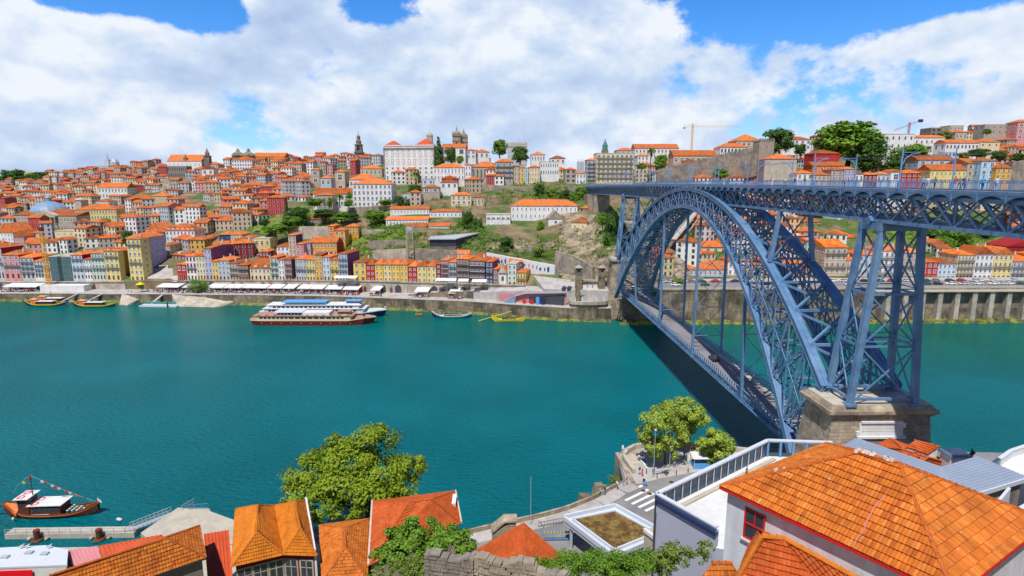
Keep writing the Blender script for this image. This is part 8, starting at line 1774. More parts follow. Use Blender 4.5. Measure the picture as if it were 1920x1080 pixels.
# ==== THE QUAYSIDE FURNITURE
a = aty(95, 560, YW(95)-8); T = thing('tower_crane', 'slim yellow lattice construction crane before the dark netted building', 'crane', (aty(93, 540, YW(93)-7).x, YW(93)-7, 4.4)); H = aty(88, 440, YW(93)-7).z-4.4+2
m = MB()
for sx in (-.7, .7):
    for sy in (-.7, .7): m.bar((sx, sy, 0), (sx, sy, H), .22)
m.build('mast', 'crane_yellow', T); m = MB(); z = 0
while z < H-1.6:
    for s in (-.7, .7): m.bar((-.7, s, z), (.7, s, z+1.6), .12); m.bar((s, .7, z), (s, -.7, z+1.6), .12); m.bar((-.7, s, z), (.7, s, z), .1)
    z += 1.6
m.build('lattice', 'crane_yellow', T); m = MB(); m.box(-1.3, 1.3, -1.3, 1.3, 0, 1.2); m.build('base', 'white', T); m = MB(); m.box(-.9, .9, -.9, .9, H, H+2.0); m.build('slewing_head', 'wood_dark', T)
# pale skyline cranes
for (px, yb, yt, x0, x1, Yc_, lab, mt) in ((1297, 272, 238, 1280, 1385, 560, 'pale orange tower crane with long thin jib on the skyline above the medieval wall', 'crane_yellow'), (1703, 252, 236, 1675, 1723, 500, 'red luffing crane jib above the tall plain white block', 'sheet_red')):
    b_ = aty(px, yb, Yc_); T = thing('tower_crane', lab, 'crane', tuple(b_)); H = aty(px, yt, Yc_).z-b_.z; m = MB()
    for sx in (-.6, .6):
        for sy in (-.6, .6): m.bar((sx, sy, -8), (sx, sy, H+3), .25)
    k = -8
    while k < H: m.bar((-.6, -.6, k), (.6, -.6, k+1.5), .15); m.bar((.6, -.6, k+1.5), (-.6, -.6, k+3), .15); k += 3
    m.build('mast', mt, T); L0, L1 = (x0-px)*Yc_/F, (x1-px)*Yc_/F; tz = 0 if px < 1500 else 1; m = MB()
    m.bar((L0, 0, H-(4.5 if tz else 0)), (L1, 0, H+(4 if tz else 0)), .2, .2); m.bar((L0, 0, H+1.2-(4.5 if tz else 0)), (L1, 0, H+.9+(4 if tz else 0)), .18, .18)
    n = 24
    for i in range(n): xa, xb = lerp(L0, L1, i/n), lerp(L0, L1, (i+1)/n); za, zb = lerp(H-(4.5*tz), H+4*tz, i/n), lerp(H-(4.5*tz), H+4*tz, (i+1)/n); m.bar((xa, 0, za), (xb, 0, zb+1.1), .08)
    m.build('jib', mt, T); m = MB(); m.box(L0-.2, L0+2.2, -.7, .7, H-1.8, H-.1) if not tz else m.box(L1-1.5, L1+1.5, -1, 1, H+3, H+5.4); m.build('counterweight', 'concrete' if not tz else 'navy', T)
# white awnings and crowds beneath
AW = [(20, 70, 541), (2, 60, 543), (290, 335, 533), (340, 372, 540), (385, 418, 541), (418, 452, 541), (452, 500, 541), (500, 528, 542), (529, 552, 541), (556, 580, 541), (580, 606, 542), (608, 640, 542), (641, 672, 543), (694, 712, 543), (776, 803, 545), (840, 866, 541)]
T0 = None
for k, (x0, x1, py) in enumerate(AW):
    xm = (x0+x1)/2; z = interp(ZQ, xm); p, q = shore(x0), shore(x1); Ya = p.y+6.0; yb = YW(xm)-2.2; xa, xb = aty(x0, py, Ya).x, aty(x1, py, Ya).x
    side = 'before the far left row' if x0 < 100 else ('%s of the white quayside awnings right of the riverside square' % ordinal(k-2))
    T = thing('awning', 'large white cafe awning %s, %s' % ('left' if k == 1 else 'right' if k == 0 else 'long', side) if k < 2 else 'white cafe awning, '+side, 'awning', ((xa+xb)/2, Ya, z), -.1, 'white cafe awnings along the far quay'); w = xb-xa; d = yb-Ya
    m = MB(); m.hexa([(-w/2, 0, 2.4), (w/2, 0, 2.4), (w/2, d, 3.4), (-w/2, d, 3.4), (-w/2, 0, 2.48), (w/2, 0, 2.48), (w/2, d, 3.5), (-w/2, d, 3.5)]); m.box(-w/2, w/2, -.05, 0, 2.15, 2.5); m.build('canopy', 'awning', T); m = MB()
    for s in (-w/2+.2, 0, w/2-.2): m.box(s, s+.08, .1, .18, 0, 2.4); m.box(s, s+.08, d-.3, d-.22, 0, 3.3)
    m.build('post', 'metal_white', T)
# big square awning and terrace awnings above the arcade
for (x0, x1, py, Yo, dep, lab) in ((283, 352, 527, 4.5, 9, 'broad white awning filling the riverside square under the lilac house'), (1040, 1050, 500, 0, 0, ''), (816, 855, 530, -4, 3, 'long white parasol strip on the upper terrace before the pink house'), (858, 878, 530, -4, 3, 'white parasol strip before the brown balconied house'), (884, 912, 532, -4.5, 3.5, 'white awning before the dark red glazed balconies'), (625, 668, 526, -3.5, 3, 'pale awning on the upper terrace before the blue topped house')):
    if not lab: continue
    Ya = YW((x0+x1)/2)+Yo-3; xa, xb = aty(x0, py, Ya).x, aty(x1, py, Ya).x; g = aty((x0+x1)/2, tcol((x0+x1)/2)[0][0], YW((x0+x1)/2)).z if Yo < 0 else 5.0
    T = thing('awning', lab, 'awning', ((xa+xb)/2, Ya, g), -.08); w = xb-xa; m = MB(); m.hexa([(-w/2, 0, 2.3), (w/2, 0, 2.3), (w/2, dep, 3.2), (-w/2, dep, 3.2), (-w/2, 0, 2.4), (w/2, 0, 2.4), (w/2, dep, 3.3), (-w/2, dep, 3.3)]); m.build('canopy', 'awning', T); m = MB()
    for s in (-w/2+.2, 0, w/2-.3): m.box(s, s+.08, .1, .18, 0, 2.3); m.box(s, s+.08, dep-.3, dep-.2, 0, 3.1)
    m.build('post', 'metal_white', T)
# seated crowds and tables under the awnings: too many and small to count
m = MB(); r = random.Random(31)
for (x0, x1, py) in AW:
    if x1 < 260 and x0 > 80: continue
    n = int((x1-x0)*2.2)
    for _ in range(n):
        px = r.uniform(x0-2, x1+2); p = shore(px); z = interp(ZQ, px); Y = p.y+r.uniform(3.2, 8); x = aty(px, 545, Y).x; c = r.choice([0, 0, 1, 2, 2, 3])
        if r.random() < .5: m.tube([(x, Y, z+.4), (x, Y, z+.95), (x, Y, z+1.15), (x, Y, z+1.3)], [.2, .24, .12, .1], 5, m=c)
        else: m.box(x-.35, x+.35, Y-.35, Y+.35, z+.68, z+.75, m=r.choice([1, 3])); m.box(x-.05, x+.05, Y-.05, Y+.05, z, z+.68, m=3)
setp(m.build('cafe_crowd', ['dark_red', 'white', 'navy', 'wood_dark']), 'diners at cafe tables packed under the white quayside awnings', 'crowd', kind='stuff')
# kiosk and vehicles on the square
p = aty(264, 541, 306); T = thing('kiosk', 'small bright yellow green kiosk on the riverside square', 'kiosk', tuple(p)); m = MB(); m.lathe((0, 0), [(1.5, 0), (1.5, 2.2)], 8); m.build('booth', 'grass', T); m = MB(); m.lathe((0, 0), [(2.2, 2.2), (2.2, 2.4), (.4, 3.3), (.1, 3.6)], 8); m.build('roof', 'boat_yellow', T)
a, b = aty(76, 548, YW(90)-9), aty(158, 546, YW(150)-8.5); T = thing('site_hoarding', 'long white construction hoarding at the foot of the yellow crane', 'hoarding', (a.x, a.y, 4.3)); m = MB(); m.hexa([(0, 0, 0), (b.x-a.x, b.y-a.y, 0), (b.x-a.x, b.y-a.y+6, 0), (0, 6, 0), (0, 0, 3.3), (b.x-a.x, b.y-a.y, 3.3), (b.x-a.x, b.y-a.y+6, 3.3), (0, 6, 3.3)]); m.build('panels', 'white', T)
m = MB(); m.box((b.x-a.x)*.78, (b.x-a.x)*.88, b.y-a.y-.3+1.2, b.y-a.y+.9, 1, 2.4); m.build('poster', 'boat_yellow', T)
# upper ramp street, underpass and restaurant terrace left of the bridge
def rampbox(name, pts, z0, mt, lab, cat, world=True, kind=None):
    m = MB(); n = len(pts)//2; bot = [V(p.x, p.y, z0) for p in pts]; F4 = pts
    for i in range(len(pts)): a, b = i, (i+1) % len(pts); m.face([bot[a], bot[b], F4[b], F4[a]])
    m.face(F4); o = m.build(name, mt); setp(o, lab, cat, kind=kind); return o
S = lambda px, off, z: V(aty(px, 560, shore(px).y+off).x, shore(px).y+off, z)
rampbox('ramp_street', [S(765, 8, 6.2), S(840, 7.5, 8.2), S(930, 7, 10.4), S(985, 6.5, 11.8), S(1060, 6, 12.2), S(1060, 22, 12.2), S(985, 20, 12), S(930, 19, 10.6), S(840, 16, 8.4), S(765, 13, 6.3)], 3, 'paving', None, None, kind='structure')
rampbox('ramp_wall', [S(765, 7.6, 6.5), S(840, 7.1, 9.0), S(900, 6.8, 10.2), S(900, 7.2, 10.2), S(840, 7.6, 9.0), S(765, 8.1, 6.5)], 3, 'quay_stone', 'low brown stone side wall of the ramp right of the arcade', 'wall')
T = thing('underpass', 'pink walled car park mouth under the ramp beside the round bastion', 'underpass', tuple(S(1010, 5, 6)));
m = MB(); a, b = S(936, 6.3, 6.3), S(1062, 4.6, 6.3); m.hexa([a, b, b+V(0, .5, 0), a+V(0, .5, 0), a+V(0, 0, 3.2), b+V(0, 0, 6.2), b+V(0, .5, 6.2), a+V(0, .5, 3.2)]); m.build('pink_wall', 'pink', T, world=True)
m = MB(); a, b = S(992, 5.3, 6.35), S(1058, 4.4, 6.35); m.hexa([a, b, b+V(0, .2, 0), a+V(0, .2, 0), a+V(0, 0, 2.5), b+V(0, 0, 4.9), b+V(0, .2, 4.9), a+V(0, .2, 2.5)]); m.build('dark_mouth', 'metal_dark', T, world=True)
m = MB(); m.bar(S(966, 5.0, 9.4), S(985, 4.8, 11.0), 1.0, .5); m.bar(S(985, 4.8, 11.0), S(1062, 4.0, 12.6), 1.0, .6); m.build('canopy', 'metal_grey', T, world=True)
for k, (px, mt) in enumerate(((983, 'red'), (997, 'red'), (1008, 'sky_blue'), (1018, 'navy'))): m = MB(); c = S(px, 3.6, 6.3); m.box(c.x-.8, c.x+.8, c.y-.4, c.y+.4, 6.3, 8.0 if k < 2 else 9.6); m.build('parked_stall', mt, T, world=True)
T = thing('glass_stair', 'pale blue glazed stair box on the lower quay by the pink wall', 'stairs', tuple(S(955, 3, 6.2))); a, b = S(946, 2.6, 6.2), S(966, 2.6, 6.2); m = MB(); m.hexa([a, b, b+V(0, 2, 0), a+V(0, 2, 0), a+V(0, 0, .8), b+V(0, 0, 3.4), b+V(0, 2, 3.4), a+V(0, 2, .8)]); m.build('glazing', 'slate_blue', T, world=True)
# bastion with restaurant terrace and the two pillars of the old bridge
c0 = aty(1108, 590, 256); T = thing('bastion', 'round fronted stone bastion with parapet on the waterline left of the bridge', 'bastion', (c0.x, 256, 0)); xa, xb = aty(1071, 590, 254).x-c0.x, aty(1141, 590, 254).x-c0.x; w = (xb-xa)/2; cx = (xa+xb)/2
poly = [(cx-w, 14), (cx-w, 1.5), (cx-w*.85, -.4), (cx-w*.4, -1.5), (cx, -1.8), (cx+w*.4, -1.5), (cx+w*.85, -.4), (cx+w, 1.5), (cx+w, 14)]; zt = aty(1108, 571, 255).z
m = MB(); m.prism(poly, -3, zt, m=0, mtop=1); m.build('wall', ['quay_stone', 'paving'], T); m = MB()
for p, q in zip(poly, poly[1:]): m.bar((p[0], p[1], zt+.1), (q[0], q[1], zt+.1), .7, .5); m.bar((p[0], p[1], zt+.85), (q[0], q[1], zt+.85), .35, .9)
m.build('parapet', 'stone_light', T)
for k, px in enumerate((1079, 1092, 1107, 1119, 1132)):
    x = aty(px, 565, 258).x; U = thing('folded_parasol', '%s folded white parasol from the left on the bastion terrace' % ordinal(k), 'parasol', (x, 258.5, zt), 0, 'folded parasols on the bastion'); m = MB(); m.lathe((0, 0), [(.04, 0), (.04, .8), (.3, .9), (.22, 1.8), (.05, 3.0)], 7); m.build('cloth', 'awning', U)
for k, px in enumerate((1084, 1127)):
    b_, t_ = aty(px, 562, 264), aty(px, 497, 264); U = thing('stone_pillar', '%s tall square stone pillar of the vanished bridge above the bastion' % ('left' if k == 0 else 'right'), 'pillar', (b_.x, 264, zt-2), 0, 'pair of old bridge pillars'); H = t_.z-zt+2
    m = MB(); m.frustum((0, 0), 0, H*.72, 1.75, 1.75, 1.35, 1.35); m.box(-1.4, 1.4, -1.4, 1.4, H*.9, H*.93); m.build('shaft', 'quay_stone', U); m = MB()
    for sx in (-1.05, 1.05):
        for sy in (-1.05, 1.05): m.box(sx-.25, sx+.25, sy-.25, sy+.25, H*.72, H*.9)
    m.box(-.8, .8, -.8, .8, H*.72, H*.9); m.build('lantern_stage', 'stone_dark', U); m = MB(); m.box(-1.75, 1.75, -1.75, 1.75, H*.93, H*.95); m.frustum((0, 0), H*.95, H, 1.4, 1.4, .4, .4); m.frustum((0, 0), H, H+1.6, .4, .4, .6, .6); m.build('cap', 'stone_light', U)
xl, xr = aty(1091, 545, 266).x, aty(1120, 545, 266).x; T = thing('pillar_house', 'stone cafe building with three white shutters between the old bridge pillars', 'building', ((xl+xr)/2, 265, zt-1)); w = (xr-xl)/2; H = aty(1105, 527, 265).z-zt+1
m = MB(); m.box(-w, w, 0, 6, 0, H); m.box(-w-.3, w+.3, -.4, .1, H-.5, H+.1); m.build('wall', 'stone', T);
for k in range(3): m = MB(); x = -w+w*2*(k+.5)/3; m.box(x-w*.26, x+w*.26, -.12, -.02, H*.52, H*.82); m.build('shutter', 'white', T)
m = MB(); m.hexa([(-w-1.5, -3, H*.36), (w+2, -3, H*.36), (w+2, 0, H*.46), (-w-1.5, 0, H*.46), (-w-1.5, -3, H*.4), (w+2, -3, H*.4), (w+2, 0, H*.5), (-w-1.5, 0, H*.5)]); m.build('green_awning', 'copper_green', T)
m = MB();
for k in range(4): x = -w+w*2*(k+.5)/4; m.box(x-.5, x+.5, -.06, 0, .9, H*.34)
m.build('doors', 'metal_dark', T)
rampbox('approach_street', [V(aty(1020, 540, 268).x, 266, 13), V(aty(1150, 545, 266).x, 259, 13.2), V(66, 259, 14.0), V(66, 276, 14.6), V(aty(1100, 540, 275).x, 274, 15), V(aty(1000, 520, 288).x, 288, 16)], 3, 'paving', None, None, kind='structure')
# deck abutment on the far side
T = thing('abutment', 'plain dark masonry abutment carrying the far end of the upper deck', 'abutment', (BX, 350, 30)); m = MB(); m.box(-6, 6, 0, 34, -10, zdeck(360)-5.3-30); m.box(-4.6, 4.6, -14, -10, -18, zdeck(340)-5.3-30); m.build('masonry', 'stone', T);
m = MB(); m.box(-14, 30, 35, 60, 10, zdeck(388)-30-.1); m.build('approach', 'stone', T)
m = MB(); m.prism([(BX-3.9, 384), (BX+3.9, 384), (BX+22, 470), (BX-22, 470)], 50, zdeck(386)-.03); setp(m.build('road', 'paving'), kind='structure')
# the funicular
p, q = aty(1262, 452, 290), aty(1322, 378, 345); T = thing('funicular', 'pair of steep funicular rails climbing the slope behind the arch', 'funicular', tuple(p)); m = MB()
for s in (-1.2, 1.2): m.bar(p+V(s, 0, 1.5), q+V(s, 0, 1.5), .35, .35)
m.build('rails', 'metal_grey', T, world=True); m = MB(); m.bar(p+V(0, 0, .8), q+V(0, 0, .8), 3.4, .5); m.build('track_bed', 'concrete', T, world=True); m = MB(); m.bar(p+V(5, 0, .5), q+V(4, 0, .5), .4, 1.2); m.build('side_wall', 'stone_light', T, world=True)
# ==== CARS
def car_mesh():
    T = thing('parked_car', 'car', 'car')
    m = MB(); X = [-2.1, -2.05, -1.5, -1.0, -.3, .75, 1.35, 2.0, 2.12]; Zt = [.55, .82, .92, .95, .95, .93, .88, .72, .5]; W = [.68, .78, .84, .86, .86, .86, .85, .78, .66]
    st = [[(x, -w, .28), (x, -w, .55), (x, -w*.94, z), (x, w*.94, z), (x, w, .55), (x, w, .28)] for x, z, w in zip(X, Zt, W)]
    for a, b in zip(st, st[1:]):
        for j in range(5): m.face([a[j], b[j], b[j+1], a[j+1]])
        m.face([a[5], b[5], b[0], a[0]])
    m.face(list(reversed(st[0]))); m.face(st[-1])
    m.hexa([(-1.15, -.62, 1.36), (.35, -.62, 1.36), (.35, .62, 1.36), (-1.15, .62, 1.36), (-1.05, -.56, 1.44), (.25, -.56, 1.44), (.25, .56, 1.44), (-1.05, .56, 1.44)])
    m.build('body', 'paint', T)
    m = MB(); m.hexa([(-1.75, -.78, .9), (1.15, -.78, .9), (1.15, .78, .9), (-1.75, .78, .9), (-1.15, -.62, 1.37), (.35, -.62, 1.37), (.35, .62, 1.37), (-1.15, .62, 1.37)]); m.build('window', 'glass', T)
    for sx in (-1.28, 1.3):
        for sy in (-.8, .8):
            m = MB(); n = 12;
            for s0, s1 in ((-.1, .1),):
                ring = [(sx+.31*math.cos(2*math.pi*k/n), .31+.31*math.sin(2*math.pi*k/n)) for k in range(n)]
                for k in range(n): a, b = ring[k], ring[(k+1) % n]; m.face([(a[0], sy-.1, a[1]), (b[0], sy-.1, b[1]), (b[0], sy+.1, b[1]), (a[0], sy+.1, a[1])])
                m.face([(a[0], sy-.1, a[1]) for a in ring]); m.face([(a[0], sy+.1, a[1]) for a in reversed(ring)])
            m.build('wheel', 'tyre', T)
    for sy in (-.55, .55): m = MB(); m.box(2.0, 2.1, sy-.16, sy+.16, .56, .68); m.build('headlight', 'metal_white', T)
    for sy in (-.6, .6): m = MB(); m.box(-2.12, -2.02, sy-.12, sy+.12, .62, .78); m.build('taillight', 'red', T)
    return T
CAR = car_mesh(); firstcar = [True]
CC = {'white': (.75, .75, .75), 'silver': (.5, .52, .55), 'red': (.5, .02, .03), 'dark green': (.02, .09, .07), 'dark blue': (.02, .04, .12), 'black': (.015, .015, .02), 'grey': (.2, .21, .23), 'cream': (.7, .62, .45)}
def car(x, y, z, rz, col, label, group=None, s=1.0, name=None):
    T = CAR if firstcar[0] else copy_tree(CAR); firstcar[0] = False; T.location = (x, y, z); T.rotation_euler = (0, 0, rz); T.scale = (s, s, s*(1.0 if s < 1.15 else 1.25)); T['label'] = label
    if group: T['group'] = group
    for c in T.children:
        if c.name.startswith('body'): c.color = (*CC[col], 1)
    if name: T.name = name
rows_ = (('kerb row nearer the houses', 271.5, [(1242, 'silver'), (1256, 'silver'), (1275, 'white'), (1297, 'grey'), (1316, 'dark green'), (1340, 'red'), (1358, 'silver'), (1377, 'dark blue'), (1394, 'white'), (1478, 'white'), (1560, 'white'), (1580, 'silver'), (1620, 'black'), (1648, 'dark blue'), (1672, 'red'), (1700, 'silver'), (1733, 'dark green'), (1752, 'grey'), (1780, 'dark green'), (1802, 'red'), (1825, 'silver'), (1838, 'white'), (1858, 'cream'), (1898, 'silver')]),
         ('row nearer the river', 262.5, [(1266, 'white'), (1322, 'dark green'), (1510, 'white'), (1545, 'white'), (1592, 'white'), (1606, 'silver'), (1725, 'silver'), (1737, 'dark green'), (1759, 'black'), (1783, 'white'), (1806, 'silver'), (1834, 'white'), (1862, 'white'), (1880, 'silver'), (1893, 'white'), (1912, 'dark green')]))
for nm, Y, L in rows_:
    seen = {}; tot = {}
    for _, c in L: tot[c] = tot.get(c, 0)+1
    for px, c in L:
        seen[c] = seen.get(c, 0)+1; z = 15.02; x = aty(px, 535, Y).x
        lab = 'the only %s car in the %s' % (c, nm) if tot[c] == 1 else '%s %s car from the left, %s' % (ordinal(seen[c]-1), c, nm)
        car(x, Y+rnd.uniform(-.3, .3), z, rnd.choice([0, math.pi])+rnd.uniform(-.03, .03), c, lab, 'cars on the far riverside road', 1.02)
zc = 14.03
p = atz(1338, 675, zc); car(p.x, p.y, zc, math.pi/2, 'black', 'black car driving alone on the middle of the lower bridge deck')
for px, py, c, lab in ((1186, 545, 'white', 'white van like car at the far end of the lower deck'), (1172, 535, 'cream', 'cream car entering the far end of the lower deck')): p = atz(px, py, 14.05); car(p.x, min(p.y, 268), 14.1, math.pi/2, c, lab, s=1.2)
for px, py, lab in ((1058, 541, 'left dark parked car by the old pillars'), (1068, 540, 'right dark parked car by the old pillars')): p = aty(px, py, 265); car(p.x, 265, 13.15, 1.2, 'dark blue', lab)
# ==== PEOPLE
def person_base():
    T = thing('person', 'p', 'person')
    J = [(0, 0, .95), (0, 0, 1.12), (0, 0, 1.32), (0, 0, 1.48), (.01, 0, 1.56), (.015, 0, 1.66), (.01, 0, 1.74),
         (-.0, .10, .92), (.10, .11, .50), (-.04, .11, .09), (.12, .11, .04), (0, -.10, .92), (-.08, -.11, .50), (-.26, -.11, .12), (-.12, -.11, .05),
         (0, .18, 1.42), (-.08, .24, 1.15), (.05, .26, .92), (.08, .26, .84), (0, -.18, 1.42), (.06, -.24, 1.15), (.22, -.25, .96), (.27, -.25, .89)]
    Ed = [(0, 1), (1, 2), (2, 3), (3, 4), (4, 5), (5, 6), (0, 7), (7, 8), (8, 9), (9, 10), (0, 11), (11, 12), (12, 13), (13, 14), (2, 15), (15, 16), (16, 17), (17, 18), (2, 19), (19, 20), (20, 21), (21, 22)]
    Rr = [.14, .125, .145, .06, .065, .10, .075, .095, .06, .042, .035, .095, .06, .042, .035, .062, .045, .036, .03, .062, .045, .036, .03]
    me = bpy.data.meshes.new('body'); me.from_pydata(J, Ed, []); o = bpy.data.objects.new('body', me); COL.objects.link(o)
    sk = o.modifiers.new('s', 'SKIN'); sv = me.skin_vertices[0].data
    for i, v in enumerate(sv): v.radius = (Rr[i], Rr[i]*(1.15 if i in (0, 1, 2) else 1)); v.use_root = i == 0
    ss = o.modifiers.new('u', 'SUBSURF'); ss.levels = 1
    dg = bpy.context.evaluated_depsgraph_get(); nm = bpy.data.meshes.new_from_object(o.evaluated_get(dg)); bpy.data.objects.remove(o)
    nm.materials.clear()
    for k in ('white', 'navy', 'skin', 'hair', 'black'): nm.materials.append(MATS[k])
    for p in nm.polygons:
        c = p.center; p.use_smooth = True
        p.material_index = 4 if c.z < .09 else 1 if c.z < .98 and abs(c.y) < .2 else 3 if c.z > 1.70 or (c.z > 1.58 and c.x < -.03) else 2 if c.z > 1.5 or (abs(c.y) > .2 and c.z < 1.2) else 0
    b = bpy.data.objects.new('body', nm); COL.objects.link(b); b.parent = T; return T
PB = person_base(); firstp = [True]
SHIRT = {'white': 'white', 'red': 'red', 'blue': 'sky_blue', 'black': 'black', 'dark': 'navy', 'pink': 'pink', 'grey': 'metal_grey', 'yellow': 'boat_yellow', 'green': 'copper_green', 'beige': 'cream_paint'}
def person(x, y, z, rz, shirt, pants, label, group=None, s=1.0):
    T = PB if firstp[0] else copy_tree(PB); firstp[0] = False; T.location = (x, y, z); T.rotation_euler = (0, 0, rz); T.scale = (s, s, s); T['label'] = label
    if group: T['group'] = group
    b = T.children[0]
    for i, k in ((0, SHIRT[shirt]), (1, SHIRT[pants])): b.material_slots[i].link = 'OBJECT'; b.material_slots[i].material = MATS[k]
for px, py, zz_, sh, pa, lab in ((1199, 890, 7.7, 'dark', 'white', 'person in dark top with white trousers walking beside the one in red, before the square'), (1204, 893, 7.7, 'red', 'red', 'person dressed all in red at the corner of the square'), (1207, 912, 7.55, 'black', 'blue', 'person in black top carrying a blue bag, crossing the street alone'),
     (1175, 909, 7.66, 'red', 'grey', 'person in red jacket walking by the granite wall'), (1169, 912, 7.66, 'blue', 'white', 'person in blue top left of the red jacket walker'), (1157, 917, 7.66, 'white', 'dark', 'person in white shirt and dark trousers on the waterside pavement'), (1134, 928, 7.66, 'dark', 'blue', 'person in dark top and blue jeans on the waterside pavement'), (1125, 930, 7.66, 'grey', 'dark', 'leftmost person in grey top on the waterside pavement'),
     (1283, 862, 7.7, 'blue', 'black', 'person in pale blue shirt standing between the square trees'), (1287, 864, 7.7, 'pink', 'black', 'person in pink hat colour top right beside the pale blue shirt'), (1296, 852, 7.7, 'black', 'black', 'person in black half hidden by the back tree'), (1225, 893, 7.66, 'dark', 'dark', 'small dark figure by the lamp post foot')):
    x, y = P2(px, py, zz_); person(x, y, zz_, rnd.uniform(0, 6.28), sh, pa, lab)
m = MB(); x, y = P2(1209, 912, 7.55); m.box(x+.1, x+.4, y-.15, y+.15, 8.0, 8.5); setp(m.build('bag', 'sky_blue'), 'bright blue bag carried by the person crossing the street', 'bag')
x, y = P2(1168, 841, 8.9); m = MB(); m.lathe((x, y), [(.15, 8.6), (.3, 8.9), (.2, 9.5), (.05, 9.6)], 8); setp(m.build('bundle', 'white'), 'white bundle on the curved parapet', 'bundle')
p = A(1400, 885, 22.2); person(p.x, p.y, 21.4, 2.5, 'black', 'black', 'person in black leaning at the railing of the station terrace')
DP = [(1268, 'blue', 'dark'), (1357, 'blue', 'white'), (1445, 'red', 'white'), (1448, 'white', 'white'), (1472, 'white', 'dark'), (1489, 'dark', 'dark'), (1508, 'black', 'blue'), (1583, 'pink', 'dark'), (1640, 'red', 'dark'), (1731, 'blue', 'dark'), (1739, 'white', 'grey'), (1752, 'green', 'dark'), (1790, 'red', 'blue'), (1798, 'green', 'dark'), (1806, 'dark', 'dark'), (1842, 'blue', 'dark'), (1868, 'white', 'blue')]
for k, (px, sh, pa) in enumerate(DP):
    xw = BX-3.2+(k % 3)*.5; r_ = ray(px, 350); Y = xw/(r_.x/r_.y); person(xw, Y, zdeck(Y)-.02, rnd.choice([1.5, -1.6, 0.3]), sh, pa, '%s walker from the left on the upper deck footway, in a %s top' % (ordinal(k), sh), 'walkers on the upper deck')
QP = [(rnd.uniform(245, 760), rnd.uniform(1.2, 5.0)) for _ in range(44)] + [(rnd.uniform(228, 340), rnd.uniform(2, 13)) for _ in range(14)]; QP.sort()
cs = [rnd.choice(list(SHIRT)) for _ in QP]; seen = {}
for (px, off), c in zip(QP, cs):
    p = shore(px); z = interp(ZQ, px); Y = p.y+off; seen[c] = seen.get(c, 0)+1
    person(aty(px, 545, Y).x, Y, z, rnd.uniform(0, 6.28), c, rnd.choice(['dark', 'blue', 'grey', 'black']), '%s person in a %s top from the left strolling the far quay' % (ordinal(seen[c]-1), c), 'people strolling along the far quay')
# ==== LAMPS AND SMALL THINGS
def lamp(x, y, z, H, label, group=None, arm=False):
    T = thing('street_lamp', label, 'street lamp', (x, y, z), 0, group); m = MB(); m.lathe((0, 0), [(.16, 0), (.14, .5), (.07, .6), (.05, H)], 8); m.build('pole', 'metal_grey', T); m = MB()
    if arm: m.tube([(0, 0, H), (.3, 0, H+.3), (1.0, 0, H+.35)], .04, 5); m.box(.8, 1.4, -.12, .12, H+.28, H+.4)
    else: m.lathe((0, 0), [(.06, H), (.2, H+.12), (.22, H+.3), (.06, H+.48)], 10)
    m.build('lamp_head', 'metal_white', T)
x, y = P2(1225, 895, 7.66); lamp(x, y, 7.66, 9.2, 'tall slim street lamp with white globe in front of the square trees')
x, y = P2(1255, 882, 7.7); lamp(x, y, 7.7, 4.5, 'short pale post right of the tall slim lamp')
x, y = P2(995, 985, ZS); m = MB(); m.tube([(x, y, ZS), (x, y, ZS+8.5)], .045, 5); setp(m.build('flag_mast', 'metal_grey'), 'very thin bare mast standing alone on the near waterside pavement', 'mast')
x, y = P2(1452, 840, 8);
for k, px in enumerate((218, 238, 340, 440, 505, 612, 733, 838, 985, 1046)):
    p = shore(px); z = interp(ZQ, px) if px < 960 else 12.3; Y = p.y+(2.0 if px < 960 else 10); lamp(aty(px, 545, Y).x, Y, z, 8.5, '%s thin lamp post from the left along the far quay' % ordinal(k), 'lamp posts along the far quay', arm=k % 2 == 1)
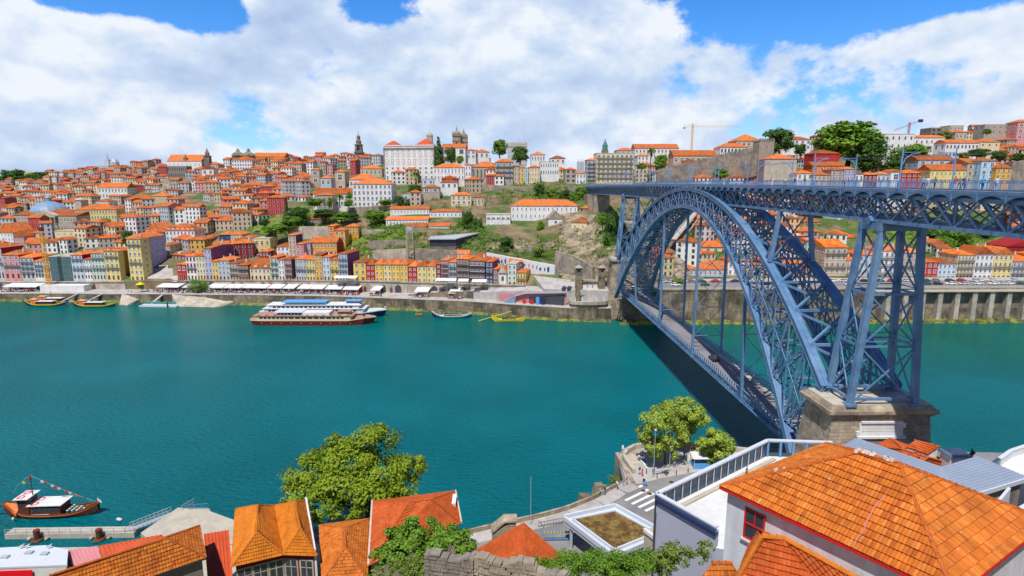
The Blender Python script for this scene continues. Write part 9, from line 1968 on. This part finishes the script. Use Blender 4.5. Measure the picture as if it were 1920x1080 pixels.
# cannon shaped monument and awning stall on the square
x, y = P2(1243, 888, 7.7); T = thing('cannon', 'old grey cannon on spoked wheel at the street side of the square', 'cannon', (x, y, 7.66), .2); m = MB(); m.tube([(-1.7, 0, .75), (0, 0, .8), (1.1, 0, .85)], [.12, .2, .26], 10); m.build('barrel', 'metal_grey', T);
for sy in (-.4, .4):
    m = MB(); n = 14; ring = [(.5+.5*math.cos(2*math.pi*k/n), sy, .5+.5*math.sin(2*math.pi*k/n)) for k in range(n+1)]; m.tube(ring, .05, 5, cap=False)
    for k in range(7): m.bar((.5, sy, .5), ring[k*2], .04)
    m.build('wheel', 'wood_dark', T)
x, y = P2(1322, 884, 7.7); T = thing('market_stall', 'blue and white market stall under the right square tree', 'stall', (x, y+2, 7.66)); m = MB(); m.box(-1.8, 1.8, -1, 1, 0, 1.1); m.build('counter', 'sky_blue', T); m = MB(); m.hexa([(-2.1, -1.4, 2.2), (2.1, -1.4, 2.2), (2.1, 1.2, 2.5), (-2.1, 1.2, 2.5), (-2.1, -1.4, 2.3), (2.1, -1.4, 2.3), (2.1, 1.2, 2.6), (-2.1, 1.2, 2.6)]); m.build('canopy', 'awning', T); m = MB()
for sx in (-1.9, 1.85):
    for sy in (-1.2, 1.0): m.box(sx, sx+.06, sy, sy+.06, 0, 2.3)
m.build('post', 'metal_white', T)
x, y = P2(1272, 874, 7.7);
for k, (px, py) in enumerate(((1212, 888), (1232, 897), (1250, 893), (1268, 890), (1290, 886))):
    x, y = P2(px, py, 7.66); T = thing('bollard', '%s dark bollard from the left along the edge of the square' % ordinal(k), 'bollard', (x, y, 7.66), 0, 'bollards of the square'); m = MB(); m.lathe((0, 0), [(.1, 0), (.08, .75), (.12, .8), (.05, .95)], 8); m.build('post', 'metal_dark', T)
# moored red dinghy
p = atz(786, 590, 0); m = MB(); m.hexa([(p.x-1.4, p.y-.5, -.1), (p.x+1, p.y-.5, -.1), (p.x+1, p.y+.5, -.1), (p.x-1.4, p.y+.5, -.1), (p.x-1.8, p.y-.6, .35), (p.x+1.3, p.y-.6, .35), (p.x+1.3, p.y+.6, .35), (p.x-1.8, p.y+.6, .35)]); setp(m.build('dinghy', 'hull_orange'), 'tiny orange dinghy left of the red and white barrel boat', 'dinghy')
